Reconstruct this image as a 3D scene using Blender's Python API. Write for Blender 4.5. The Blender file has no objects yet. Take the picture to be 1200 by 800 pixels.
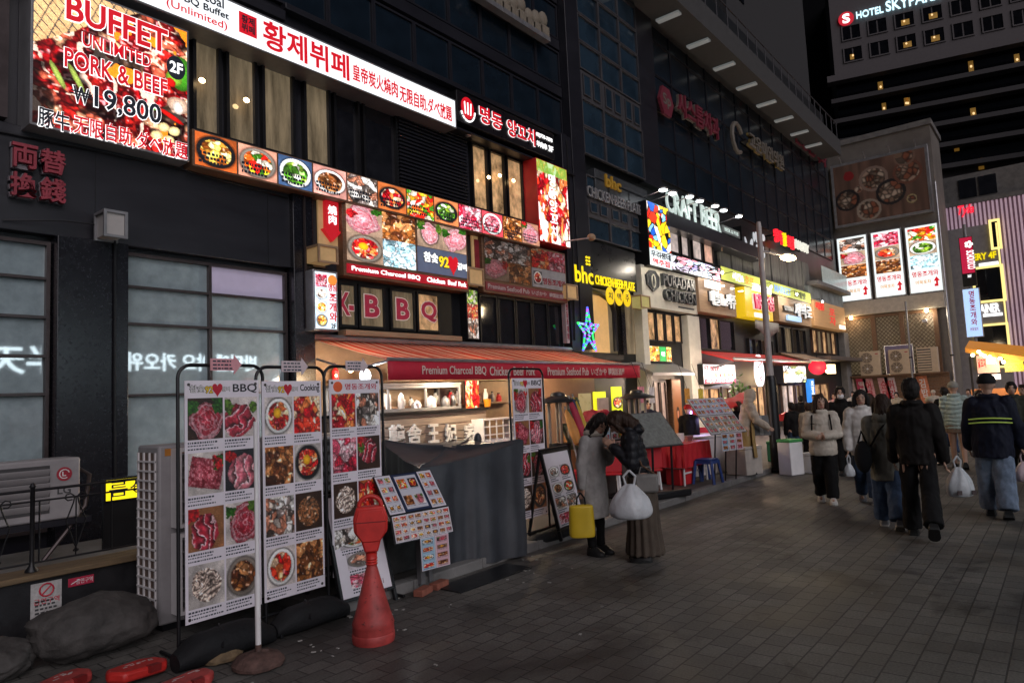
import bpy, math, random
import numpy as np
from mathutils import Vector, Matrix, noise as mnoise
R = math.radians
sc = bpy.context.scene
col = sc.collection
# ---------------------------------------------------------------- camera, sky, sun, exposure
EYE = 1.8
RIGHT = Vector((.63308, -.77277, -.04506)); UP = Vector((-.03646, -.08791, .99546)); FWD = Vector((.77323, .62856, .08383))
cam = bpy.data.cameras.new('camera'); cam.lens = 24; cam.sensor_width = 36; cam.clip_start = .05; cam.clip_end = 500
co = bpy.data.objects.new('camera', cam); col.objects.link(co)
co.matrix_world = Matrix(((RIGHT.x, UP.x, -FWD.x, 0), (RIGHT.y, UP.y, -FWD.y, 0), (RIGHT.z, UP.z, -FWD.z, EYE), (0, 0, 0, 1)))
sc.camera = co
wd = bpy.data.worlds.new('World'); sc.world = wd; wd.use_nodes = True
SUN_EL, SUN_AZ = 38, 205          # soft glow of the lit street opposite, behind and right of the camera
sky = wd.node_tree.nodes.new('ShaderNodeTexSky'); sky.sky_type = 'NISHITA'; sky.sun_disc = False
sky.sun_elevation = R(SUN_EL); sky.sun_rotation = R(SUN_AZ)
bg = wd.node_tree.nodes['Background']; bg.inputs[1].default_value = .0035
wd.node_tree.links.new(sky.outputs[0], bg.inputs[0])
sl = bpy.data.lights.new('soft_sun', 'SUN'); sl.energy = 1.3; sl.angle = R(50); sl.color = (1, .92, .97)
so = bpy.data.objects.new('soft_sun', sl); col.objects.link(so)
sdir = Vector((-.42, -1.0, .62)).normalized()
so.rotation_euler = sdir.to_track_quat('Z', 'Y').to_euler()
SUN_AZ = math.degrees(math.atan2(sdir.x, sdir.y)); sky.sun_rotation = R(SUN_AZ); sky.sun_elevation = math.asin(sdir.z)
sc.view_settings.view_transform = 'Standard'; sc.view_settings.look = 'None'
sc.view_settings.exposure = 0; sc.view_settings.gamma = 1; sc.view_settings.use_curve_mapping = False
sc.cycles.use_denoising = True
sc.cycles.max_bounces = 6; sc.cycles.diffuse_bounces = 3; sc.cycles.glossy_bounces = 3
sc.cycles.sample_clamp_indirect = 4
# ---------------------------------------------------------------- rays of the photograph -> points of the place
def ray(px, py):
    return RIGHT * (px - 600) + UP * (400 - py) + FWD * 800
def onY(px, py, Y):
    r = ray(px, py); t = Y / r.y; return Vector((r.x * t, Y, EYE + r.z * t))
def onX(px, py, X):
    r = ray(px, py); t = X / r.x; return Vector((X, r.y * t, EYE + r.z * t))
def G(px, py, z=0):
    r = ray(px, py); t = (z - EYE) / r.z; return Vector((r.x * t, r.y * t, z))
def frame(o, u, v):
    u = Vector(u).normalized(); v = Vector(v).normalized(); w = u.cross(v); o = Vector(o)
    return Matrix(((u.x, v.x, w.x, o.x), (u.y, v.y, w.y, o.y), (u.z, v.z, w.z, o.z), (0, 0, 0, 1)))
def uv(F, px, py, w=0):
    """where the ray of a pixel meets the plane at height w over frame F"""
    Fi = F.inverted(); o = Fi @ Vector((0, 0, EYE)); d = Fi.to_3x3() @ ray(px, py)
    t = (w - o.z) / d.z; p = o + d * t; return p.x, p.y
def mid(F, l, r, xm, yt, yb, w=0):
    """box on F from its left and right pixel columns and its height at column xm"""
    return uv(F, l, (yt + yb) / 2 + (l - xm) * .3, w)[0], uv(F, r, (yt + yb) / 2 + (r - xm) * .3, w)[0], uv(F, xm, yb, w)[1], uv(F, xm, yt, w)[1]
def rect(F, l, t, r, b, w=0):
    u0, v1 = uv(F, l, t, w); u1, v0 = uv(F, r, b, w); return u0, u1, v0, v1
D = 9.7
FA = frame((0, D, 0), (1, 0, 0), (0, 0, 1))
# ---------------------------------------------------------------- objects
def tag(o, label=None, cat=None, group=None, kind=None):
    if label: o['label'] = label
    if cat: o['category'] = cat
    if group: o['group'] = group
    if kind: o['kind'] = kind
    return o
WM = {}
def thing(name, label, cat, loc=(0, 0, 0), group=None, rz=0):
    o = bpy.data.objects.new(name, None); o.empty_display_size = .1; col.objects.link(o)
    o.location = loc; o.rotation_euler = (0, 0, rz); WM[o.name] = Matrix.Translation(Vector(loc)) @ Matrix.Rotation(rz, 4, 'Z')
    return tag(o, label, cat, group)
def wm(o):
    return WM.get(o.name, Matrix()) if o else Matrix()
class MB:
    """collects vertices and faces of one mesh; M places what is added next"""
    def __init__(s, M=None): s.v = []; s.f = []; s.c = []; s.M = M or Matrix(); s.col = (1, 1, 1)
    def add(s, vs, fs):
        b = len(s.v); M = s.M
        s.v += [M @ Vector(p) for p in vs]; s.c += [s.col] * len(vs)
        s.f += [tuple(i + b for i in f) for f in fs]; return s
    def box(s, x0, x1, y0, y1, z0, z1):
        if x0 > x1: x0, x1 = x1, x0
        if y0 > y1: y0, y1 = y1, y0
        if z0 > z1: z0, z1 = z1, z0
        return s.add([(x0, y0, z0), (x1, y0, z0), (x1, y1, z0), (x0, y1, z0), (x0, y0, z1), (x1, y0, z1), (x1, y1, z1), (x0, y1, z1)],
                     [(0, 3, 2, 1), (4, 5, 6, 7), (0, 1, 5, 4), (1, 2, 6, 5), (2, 3, 7, 6), (3, 0, 4, 7)])
    def rim(s, x0, x1, y0, y1, t, z0, z1):
        s.box(x0, x1, y0, y0 + t, z0, z1); s.box(x0, x1, y1 - t, y1, z0, z1)
        s.box(x0, x0 + t, y0 + t, y1 - t, z0, z1); return s.box(x1 - t, x1, y0 + t, y1 - t, z0, z1)
    def loft(s, rings, cap=True):
        n = len(rings[0]); vs = [p for r in rings for p in r]; fs = []
        for k in range(len(rings) - 1):
            for i in range(n):
                j = (i + 1) % n; fs.append((k * n + i, k * n + j, (k + 1) * n + j, (k + 1) * n + i))
        if cap: fs += [tuple(range(n - 1, -1, -1)), tuple((len(rings) - 1) * n + i for i in range(n))]
        return s.add(vs, fs)
    def lathe(s, prof, c=(0, 0, 0), n=24, sy=1):
        return s.loft([[(c[0] + r * math.cos(2 * math.pi * i / n), c[1] + sy * r * math.sin(2 * math.pi * i / n), c[2] + z) for i in range(n)] for r, z in prof])
    def tube(s, pts, r, n=8, rr=None, closed=False):
        pts = [Vector(p) for p in pts]; rings = []; m = len(pts); ref = None
        for i, p in enumerate(pts):
            if closed: t = pts[(i + 1) % m] - pts[i - 1]
            else: t = pts[min(i + 1, m - 1)] - pts[max(i - 1, 0)]
            t.normalize()
            if ref is None: ref = Vector((0, 0, 1)) if abs(t.z) < .9 else Vector((1, 0, 0))
            a = ref - t * ref.dot(t); a.normalize(); ref = a; b = t.cross(a); q = rr[i] if rr else r
            rings.append([p + a * (q * math.cos(2 * math.pi * k / n)) + b * (q * math.sin(2 * math.pi * k / n)) for k in range(n)])
        if closed:
            return s.loft(rings + [rings[0]], cap=False)
        return s.loft(rings)
    def ell(s, c, r, n=14, m=9, M=None):
        c = Vector(c); rings = []
        for j in range(m):
            a = math.pi * (j + .35) / (m - .3) - math.pi / 2
            rings.append([c + (M or Matrix.Identity(3)) @ Vector((r[0] * math.cos(a) * math.cos(2 * math.pi * i / n), r[1] * math.cos(a) * math.sin(2 * math.pi * i / n), r[2] * math.sin(a))) for i in range(n)])
        return s.loft(rings)
    def cap(s, a, ra, b, rb, n=10):
        a = Vector(a); b = Vector(b); d = (b - a); L = d.length; d.normalize(); pts = []; rr = []
        for k in (-.96, -.7, -.3): pts.append(a + d * ra * k); rr.append(ra * math.sqrt(1 - k * k))
        pts += [a, b]; rr += [ra, rb]
        for k in (.3, .7, .96): pts.append(b + d * rb * k); rr.append(rb * math.sqrt(1 - k * k))
        return s.tube(pts, 0, n, rr)
    def prism(s, pts, z0, z1):
        n = len(pts); return s.add([(x, y, z0) for x, y in pts] + [(x, y, z1) for x, y in pts],
            [tuple(range(n - 1, -1, -1)), tuple(range(n, 2 * n))] + [(i, (i + 1) % n, n + (i + 1) % n, n + i) for i in range(n)])
    def mesh(s, name, parent=None, colors=False):
        me = bpy.data.meshes.new(name); Wi = wm(parent).inverted() if parent else Matrix()
        me.from_pydata([Wi @ p for p in s.v], [], s.f)
        if colors:
            a = me.color_attributes.new('Col', 'FLOAT_COLOR', 'POINT')
            a.data.foreach_set('color', np.array([(*c, 1) for c in s.c], 'f').ravel())
        me.update(); return me
def smooth(me, deg=40):
    me.polygons.foreach_set('use_smooth', [True] * len(me.polygons))
    try: me.set_sharp_from_angle(angle=R(deg))
    except Exception: pass
def link(name, me, m, parent=None, label=None, sm=True):
    o = bpy.data.objects.new(name, me); col.objects.link(o)
    if m: me.materials.clear(); me.materials.append(m)
    if sm: smooth(me)
    if parent: o.parent = parent; WM[o.name] = wm(parent)
    if label: o['label'] = label
    return o
def part(name, mb, m, parent=None, label=None, bevel=0, sm=True, colors=False):
    o = link(name, mb.mesh(name, parent, colors), m, parent, label, sm)
    if bevel:
        b = o.modifiers.new('b', 'BEVEL'); b.width = bevel; b.segments = 2; b.limit_method = 'ANGLE'
    return o
def copy_tree(o, parent=None):
    c = o.copy(); col.objects.link(c); WM[c.name] = wm(o)
    if parent: c.parent = parent
    for ch in list(o.children): copy_tree(ch, c)
    return c
def struct(name, mb, m, label=None, bevel=0):
    o = part(name, mb, m, None, None, bevel); return tag(o, label, None, None, 'structure')
# ---------------------------------------------------------------- materials
MC = {}
def mat(name, c, rough=.6, metal=0, var=.18, scale=5, bump=.15, bscale=60, em=None, es=0, spec=.5, coat=0, trans=0, stretch=(1, 1, 1), alpha=1):
    if name in MC: return MC[name]
    m = bpy.data.materials.new(name); m.use_nodes = True; nt = m.node_tree; N = nt.nodes; L = nt.links; b = N['Principled BSDF']
    tc = N.new('ShaderNodeTexCoord'); mp = N.new('ShaderNodeMapping'); mp.inputs['Scale'].default_value = stretch
    L.new(tc.outputs['Object'], mp.inputs[0])
    n1 = N.new('ShaderNodeTexNoise'); n1.inputs['Scale'].default_value = scale; n1.inputs['Detail'].default_value = 6; n1.inputs['Roughness'].default_value = .65
    L.new(mp.outputs[0], n1.inputs[0])
    rp = N.new('ShaderNodeValToRGB'); rp.color_ramp.elements[0].position = .3; rp.color_ramp.elements[1].position = .72
    rp.color_ramp.elements[0].color = (*[max(0, k * (1 - var)) for k in c], 1); rp.color_ramp.elements[1].color = (*[min(1, k * (1 + var)) for k in c], 1)
    L.new(n1.outputs[0], rp.inputs[0]); L.new(rp.outputs[0], b.inputs['Base Color'])
    b.inputs['Roughness'].default_value = rough; b.inputs['Metallic'].default_value = metal; b.inputs['Specular IOR Level'].default_value = spec
    b.inputs['Coat Weight'].default_value = coat; b.inputs['Transmission Weight'].default_value = trans; b.inputs['Alpha'].default_value = alpha
    if rough > .05:
        mr = N.new('ShaderNodeMapRange'); mr.inputs['To Min'].default_value = max(.02, rough - .12); mr.inputs['To Max'].default_value = min(1, rough + .12)
        L.new(n1.outputs[0], mr.inputs[0]); L.new(mr.outputs[0], b.inputs['Roughness'])
    if bump:
        n2 = N.new('ShaderNodeTexNoise'); n2.inputs['Scale'].default_value = bscale; n2.inputs['Detail'].default_value = 4
        bp = N.new('ShaderNodeBump'); bp.inputs['Strength'].default_value = bump; bp.inputs['Distance'].default_value = .01
        L.new(mp.outputs[0], n2.inputs[0]); L.new(n2.outputs[0], bp.inputs['Height']); L.new(bp.outputs[0], b.inputs['Normal'])
    if em: b.inputs['Emission Color'].default_value = (*em, 1); b.inputs['Emission Strength'].default_value = es
    MC[name] = m; return m
def vmat(name, es=0, rough=.4, spec=.5, base=1, mottle=0, coat=0):
    """material whose colours come from the mesh's own colour attribute; es > 0 for back-lit prints"""
    if name in MC: return MC[name]
    m = bpy.data.materials.new(name); m.use_nodes = True; nt = m.node_tree; N = nt.nodes; L = nt.links; b = N['Principled BSDF']
    a = N.new('ShaderNodeVertexColor'); a.layer_name = 'Col'
    out = a.outputs[0]
    tc = N.new('ShaderNodeTexCoord'); n1 = N.new('ShaderNodeTexNoise'); n1.inputs['Scale'].default_value = 90; L.new(tc.outputs['Object'], n1.inputs[0])
    mx = N.new('ShaderNodeMix'); mx.data_type = 'RGBA'; mx.blend_type = 'MULTIPLY'; mx.inputs[0].default_value = mottle
    L.new(out, mx.inputs[6]); L.new(n1.outputs[0], mx.inputs[7]); out = mx.outputs[2]
    if base != 1:
        m2 = N.new('ShaderNodeMix'); m2.data_type = 'RGBA'; m2.blend_type = 'MULTIPLY'; m2.inputs[0].default_value = 1; m2.inputs[7].default_value = (base, base, base, 1)
        L.new(out, m2.inputs[6]); L.new(m2.outputs[2], b.inputs['Base Color'])
    else: L.new(out, b.inputs['Base Color'])
    b.inputs['Roughness'].default_value = rough; b.inputs['Specular IOR Level'].default_value = spec; b.inputs['Coat Weight'].default_value = coat
    if es: L.new(out, b.inputs['Emission Color']); b.inputs['Emission Strength'].default_value = es
    MC[name] = m; return m
def glow(name, c, es, base=.5):
    return mat(name, [k * base for k in c], .5, var=.04, bump=0, em=c, es=es)
def lin(c): return np.where(np.asarray(c) < .04045, np.asarray(c) / 12.92, ((np.asarray(c) + .055) / 1.055) ** 2.4)
# ---------------------------------------------------------------- lettering
TC = {}
def glyphs(s, bold=0., depth=.02, shear=0, lead=1.):
    k = (s, round(bold, 4), round(depth, 4), shear, lead)
    if k not in TC:
        cu = bpy.data.curves.new('lettering', 'FONT'); cu.body = s; cu.size = 1; cu.offset = bold; cu.extrude = depth / 2; cu.resolution_u = 3; cu.align_x = 'CENTER'; cu.shear = shear; cu.space_line = lead
        ob = bpy.data.objects.new('lettering', cu); col.objects.link(ob)
        me = bpy.data.meshes.new_from_object(ob.evaluated_get(bpy.context.evaluated_depsgraph_get()))
        v = np.empty(len(me.vertices) * 3, 'f'); me.vertices.foreach_get('co', v); v = v.reshape(-1, 3)
        TC[k] = (v, [tuple(p.vertices) for p in me.polygons])
        bpy.data.objects.remove(ob); bpy.data.curves.remove(cu); bpy.data.meshes.remove(me)
    return TC[k]
def lettering(parent, s, F, box, w, m, bold=.01, depth=.01, outline=None, name='lettering', flip=False, shear=0, lead=1., label=None, vert=False):
    """solid letters s filling box (u0, u1, v0, v1) of frame F, standing on height w"""
    if vert: s = '\n'.join(s)
    bold *= .55; v, f = glyphs(s, bold, 1, shear, lead); u0, u1, v0, v1 = box
    if len(v) == 0: return None
    a = v.min(0); b = v.max(0); su = (u1 - u0) / (b[0] - a[0]); sv = (v1 - v0) / (b[1] - a[1])
    def put(v, f, w, d, m, nm):
        mb = MB(F); q = [((u1 - (p[0] - a[0]) * su) if flip else (u0 + (p[0] - a[0]) * su), v0 + (p[1] - a[1]) * sv, w + d / 2 + p[2] * d) for p in v.tolist()]
        if flip: f = [t[::-1] for t in f]
        mb.add(q, f); return part(nm, mb, m, parent, label, sm=False)
    if outline:
        om, off = outline; v2, f2 = glyphs(s, bold + off * .85, 1, shear, lead); put(v2, f2, w, depth, om, 'letter_outline'); w += depth + .001
    return put(v, f, w, depth, m, name)
# ---------------------------------------------------------------- printed pictures (painted numerically, one vertex per dot)
def vn(h, w, cy, cx, rng):
    g = rng.random((int(cy) + 3, int(cx) + 3)); y = np.linspace(0, cy, h)[:, None]; x = np.linspace(0, cx, w)[None]
    yi = y.astype(int); xi = x.astype(int); fy = y - yi; fx = x - xi; fy = fy * fy * (3 - 2 * fy); fx = fx * fx * (3 - 2 * fx)
    return (g[yi, xi] * (1 - fx) + g[yi, xi + 1] * fx) * (1 - fy) + (g[yi + 1, xi] * (1 - fx) + g[yi + 1, xi + 1] * fx) * fy
def fbm(h, w, c, rng, o=3, asp=1.):
    s = 0; a = 1; t = 0
    for k in range(o): s = s + a * vn(h, w, c * 2 ** k, c * asp * 2 ** k, rng); t += a; a *= .55
    return s / t
def worley(x, y, k, rng, sx=1, sy=1, ang=0.):
    px = rng.uniform(x.min(), x.max(), k); py = rng.uniform(y.min(), y.max(), k)
    d = []
    th = ang + rng.normal(0, .5, k) if ang is not None else rng.uniform(0, 3.14, k)
    dx = x[..., None] - px; dy = y[..., None] - py; c = np.cos(th); s = np.sin(th)
    q = ((dx * c + dy * s) * sx) ** 2 + ((-dx * s + dy * c) * sy) ** 2
    i = q.argmin(-1); z = np.sqrt(np.partition(q, 1, -1)[..., :2]); return i, z[..., 0], z[..., 1] - z[..., 0]
PAL = {'red': ((.72, .08, .1), (.85, .2, .12), (.6, .05, .1), (.95, .5, .25), (.9, .75, .6)),
       'mix': ((.85, .12, .08), (.95, .7, .15), (.25, .5, .1), (.95, .9, .8), (.85, .35, .1)),
       'gold': ((.95, .75, .3), (.9, .6, .2), (.98, .88, .55), (.7, .35, .1)),
       'sea': ((.8, .75, .7), (.45, .4, .38), (.9, .88, .85), (.3, .25, .22), (.7, .45, .35)),
       'pink': ((.9, .55, .6), (.95, .75, .78), (.8, .3, .4), (.7, .12, .22)),
       'brown': ((.45, .25, .12), (.6, .35, .15), (.3, .15, .08), (.75, .5, .3)),
       'green': ((.3, .55, .12), (.55, .7, .2), (.9, .9, .8), (.2, .35, .1)),
       'ice': ((.8, .92, .95), (.65, .85, .9), (.95, .98, 1.), (.55, .7, .75))}
def food(kind, h, w, seed, pal=None, bgc=None):
    rng = np.random.default_rng(seed); y, x = np.mgrid[1:-1:h * 1j, -1:1:w * 1j]; hi = max(h, w) / 2.6
    im = np.zeros((h, w, 3)); bgs = [(.22, .14, .1), (.82, .78, .76), (.16, .16, .18), (.6, .4, .25), (.75, .72, .7)]
    b = np.array(bgc or bgs[rng.integers(len(bgs))]); im[:] = b * (.7 + .6 * fbm(h, w, 3, rng)[..., None])
    n = fbm(h, w, 4, rng); P = np.array(PAL[pal or 'red']); g = vn(h, w, hi, hi, rng); xw = x + .34 * (fbm(h, w, 5, rng) - .5); yw = y + .34 * (fbm(h, w, 5, rng) - .5)
    if kind in ('meat', 'slices', 'slab'):
        t = rng.uniform(-.9, .9); p = x * math.cos(t) + y * math.sin(t) + .9 * n; q = -x * math.sin(t) + y * math.cos(t)
        tone = fbm(h, w, 6, rng); pk = pal == 'pink'; cx, cy = rng.uniform(-.2, .2, 2)
        a, c = (np.array((.82, .34, .42)), np.array((.95, .68, .7))) if pk else (np.array((.55, .05, .12)), np.array((.84, .3, .38)))
        cc = a + (c - a) * np.clip(tone * 1.5 - .25, 0, 1)[..., None]; st = vn(h, w, 5, 9, rng) * .6 + .4 * vn(h, w, 14, 18, rng)
        r = np.hypot((x - cx) * rng.uniform(.9, 1.25), (y - cy)) + .5 * (fbm(h, w, 3, rng) - .5)
        if kind == 'slices':
            k = rng.uniform(1.5, 2.6); fr = (p * k + .3 * np.sin(q * 4)) % 1; edge = np.clip((.2 - fr) * 7, 0, 1); cc = cc + (np.array((.96, .8, .82)) - cc) * edge[..., None]; cc = cc * np.clip(1.15 - .9 * fr ** 3, .2, 1.2)[..., None]
        elif kind == 'slab':
            r = np.maximum(np.abs(x * math.cos(t) + y * math.sin(t)) * 1.05, np.abs(q) * 1.35) + .08 * n; m2 = np.abs(np.sin(30 * p + 10 * tone)) * g; cc = cc + (np.array((.95, .75, .77)) - cc) * np.clip(m2 * 1.3 - .25, 0, .8)[..., None]
        else:
            ring_ = np.abs((r * 2.6 + .5 * tone) % 1 - .5) < .07; fat = np.clip((np.abs(st - .5) < .04) * .7 + ring_ * .8 + ((r > .7) & (r < .8)), 0, 1); cc = cc + (np.array((.96, .82, .84)) - cc) * (fat * .75)[..., None]
        cc = cc * (.72 + .5 * g)[..., None]; m = r < rng.uniform(.82, 1.05); im = im * np.clip(.45 + (r - .85) * 3, .45, 1)[..., None] if kind != 'slices' else im
        im = np.where(m[..., None], cc * (1.1 - .35 * np.clip(r, 0, 1))[..., None], im)
        for _ in range(rng.integers(1, 4)):
            gx, gy = rng.choice([-.75, .75]), rng.uniform(.4, .9); gg = np.hypot(x - gx, y - gy) + .6 * (fbm(h, w, 7, rng) - .5) < .3
            im = np.where(gg[..., None], np.array([(.15, .32, .08), (.65, .1, .12), (.28, .4, .12)][rng.integers(3)]) * (.5 + g[..., None]), im)
    else:
        r = np.hypot(x, y * (1 if kind != 'dish' else 1.15)); inner = .74
        if kind in ('bowl', 'dish', 'egg'):
            rim = np.array([(.93, .93, .92), (.1, .1, .11), (.5, .46, .42), (.93, .93, .92)][rng.integers(4)])
            im = im * np.clip(.35 + (r - .9) * 4, .35, 1)[..., None]; im = np.where((r < .93)[..., None], rim * (.78 + .3 * np.clip(1 - np.abs(r - .84) * 9, 0, 1) + .12 * y)[..., None], im)
        k = int({'pile': 40, 'bowl': 46, 'dish': 40, 'egg': 60, 'shell': 22, 'noodle': 20}.get(kind, 40) * (1 if h < 90 else 2.6))
        i, d1, e = worley(xw, yw, k, rng, 1, {'pile': 2.0, 'egg': 3.5, 'noodle': 3}.get(kind, 1.3), ang=None)
        cc = P[rng.integers(len(P), size=k)][i] * (.75 + .4 * rng.random(k))[i][..., None]
        cc = cc * (.6 + .75 * fbm(h, w, 7, rng))[..., None] * (.8 + .4 * g)[..., None]
        if kind == 'shell': cc = cc * (.65 + .45 * np.abs(np.sin(d1 * 22)))[..., None]; inner = 2
        if kind == 'noodle':
            s = np.sin(22 * (y + .35 * np.sin(3 * x + 6 * n)) + 14 * n); cc = P[0] * (.55 + .4 * s[..., None]) + .2 * P[-1] + .15 * (n[..., None]); inner = .8
        cc = cc * np.clip(.55 + e * 5, 0, 1.08)[..., None] * (1.2 - .45 * d1)[..., None]; hl = np.clip((vn(h, w, hi * .6, hi * .6, rng) - .78) * 4, 0, .5); cc = cc + hl[..., None]
        if kind == 'pile': inner = 2
        im = np.where((r + .18 * (n - .5) < inner)[..., None], cc, im)
        if kind == 'egg':
            gg = np.hypot(x + .1, y - .15); im = np.where((gg < .27)[..., None], np.array((.98, .72, .1)) * (1.15 - gg[..., None] * 1.2), im)
    sp = rng.random((h, w, 1)); im = im * (.9 + .16 * sp) + .1 * (sp > .98)
    return lin(np.clip(im, 0, 1))
def picture(parent, F, box, w, im, m, name='food_photo'):
    u0, u1, v0, v1 = box; h, k = im.shape[:2]
    jj, ii = np.mgrid[0:h, 0:k]; vs = np.stack([u0 + (u1 - u0) * ii / (k - 1), v1 - (v1 - v0) * jj / (h - 1), np.full(ii.shape, w)], -1).reshape(-1, 3)
    A = np.array(wm(parent).inverted() @ F if parent else F); vs = vs @ A[:3, :3].T + A[:3, 3]
    q = (jj * k + ii)[:-1, :-1].ravel(); fc = np.stack([q, q + k, q + k + 1, q + 1], 1)
    me = bpy.data.meshes.new(name); me.vertices.add(len(vs)); me.vertices.foreach_set('co', vs.astype('f').ravel())
    me.loops.add(fc.size); me.polygons.add(len(fc)); me.loops.foreach_set('vertex_index', fc.astype('i').ravel())
    me.polygons.foreach_set('loop_start', np.arange(0, fc.size, 4, dtype='i'))
    me.update(calc_edges=True); a = me.color_attributes.new('Col', 'FLOAT_COLOR', 'POINT')
    a.data.foreach_set('color', np.concatenate([im.reshape(-1, 3), np.ones((h * k, 1))], 1).astype('f').ravel())
    return link(name, me, m, parent, sm=False)
def inset(b, a, c=None, d=None, e=None):
    """sub-rectangle of box b by fractions u0, u1, v0, v1"""
    return (b[0] + (b[1] - b[0]) * a, b[0] + (b[1] - b[0]) * c, b[2] + (b[3] - b[2]) * d, b[2] + (b[3] - b[2]) * e)
# ---------------------------------------------------------------- shared materials
M_dark = mat('dark_cladding', (.0135, .0135, .019), .38, var=.25, scale=1.2, bump=.05, bscale=8, stretch=(.4, 1, 2))
M_pier = mat('dark_granite', (.009, .009, .013), .25, var=.4, scale=30, bump=.03)
M_frame = mat('bronze_frame', (.07, .055, .055), .35, .6, bump=.04)
M_black = mat('black_metal', (.012, .012, .014), .4, .3, bump=.05)
M_grey = mat('grey_metal', (.25, .25, .26), .45, .5, bump=.05)
M_alu = mat('aluminium', (.5, .5, .52), .35, .8, bump=.03)
M_white = mat('white_paint', (.72, .7, .7), .5, bump=.04, var=.08)
M_whiteglow = glow('white_face', (1, 1, 1), 1.5)
M_redl = glow('red_letter', (.78, .006, .02), .8, .25)
M_navy = mat('dark_letter', (.02, .03, .05), .5, bump=0)
M_wood = mat('brown_wood', (.16, .085, .045), .55, var=.4, scale=4, bump=.2, stretch=(.5, 3, 6))
M_tan = mat('tan_wood', (.34, .22, .13), .55, var=.25, scale=3, bump=.15, stretch=(.5, 3, 6))
M_red = mat('red_plastic', (.5, .02, .025), .4, bump=.08, var=.15)
M_concrete = mat('concrete', (.16, .155, .15), .8, var=.3, scale=3, bump=.3)
V_box = vmat('backlit_print', 1.25, .3); V_dim = vmat('unlit_print', 0, .35, base=.9); V_vinyl = vmat('vinyl_print', 0, .45, base=1)
V_soft = vmat('softly_lit_print', .35, .3)
M_lamp = glow('warm_lamp', (1, .68, .32), 14)
M_lampw = glow('white_lamp', (.9, .97, 1), 9)
def glassmat(name, tint, em=0, seed=0, rough=.06, spec=.9, marks=.5, scale=3., stretch=(1, 1, 1)):
    """pane with a patchy room or film behind it"""
    if name in MC: return MC[name]
    m = mat(name, tint, rough, var=marks, scale=scale, bump=0, em=tint, es=em, spec=spec, stretch=stretch)
    nt = m.node_tree; b = nt.nodes['Principled BSDF']; rp = [n for n in nt.nodes if n.type == 'VALTORGB'][0]
    if em: nt.links.new(rp.outputs[0], b.inputs['Emission Color'])
    for l in list(b.inputs['Roughness'].links): nt.links.remove(l)
    b.inputs['Roughness'].default_value = rough
    return m
G_blue = glassmat('dark_blue_glass', (.008, .014, .022), .0, rough=.2, spec=.25, marks=.5, scale=.6)
G_film = glassmat('frosted_film_glass', (.26, .325, .345), .0, rough=.03, spec=1.0, marks=.2, scale=5)
G_lilac = glassmat('lilac_lit_glass', (.38, .34, .46), .28, marks=.06)
G_room = glassmat('dim_room_glass', (.15, .115, .07), .65, marks=.7, scale=2.2, stretch=(2.5, 1, .35))
G_warm = glassmat('warm_room_glass', (.48, .29, .14), .6, marks=.95, scale=2.6, stretch=(1.3, 1, .9))
G_black = glassmat('black_glass', (.012, .012, .015), .0, spec=.8)
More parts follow.
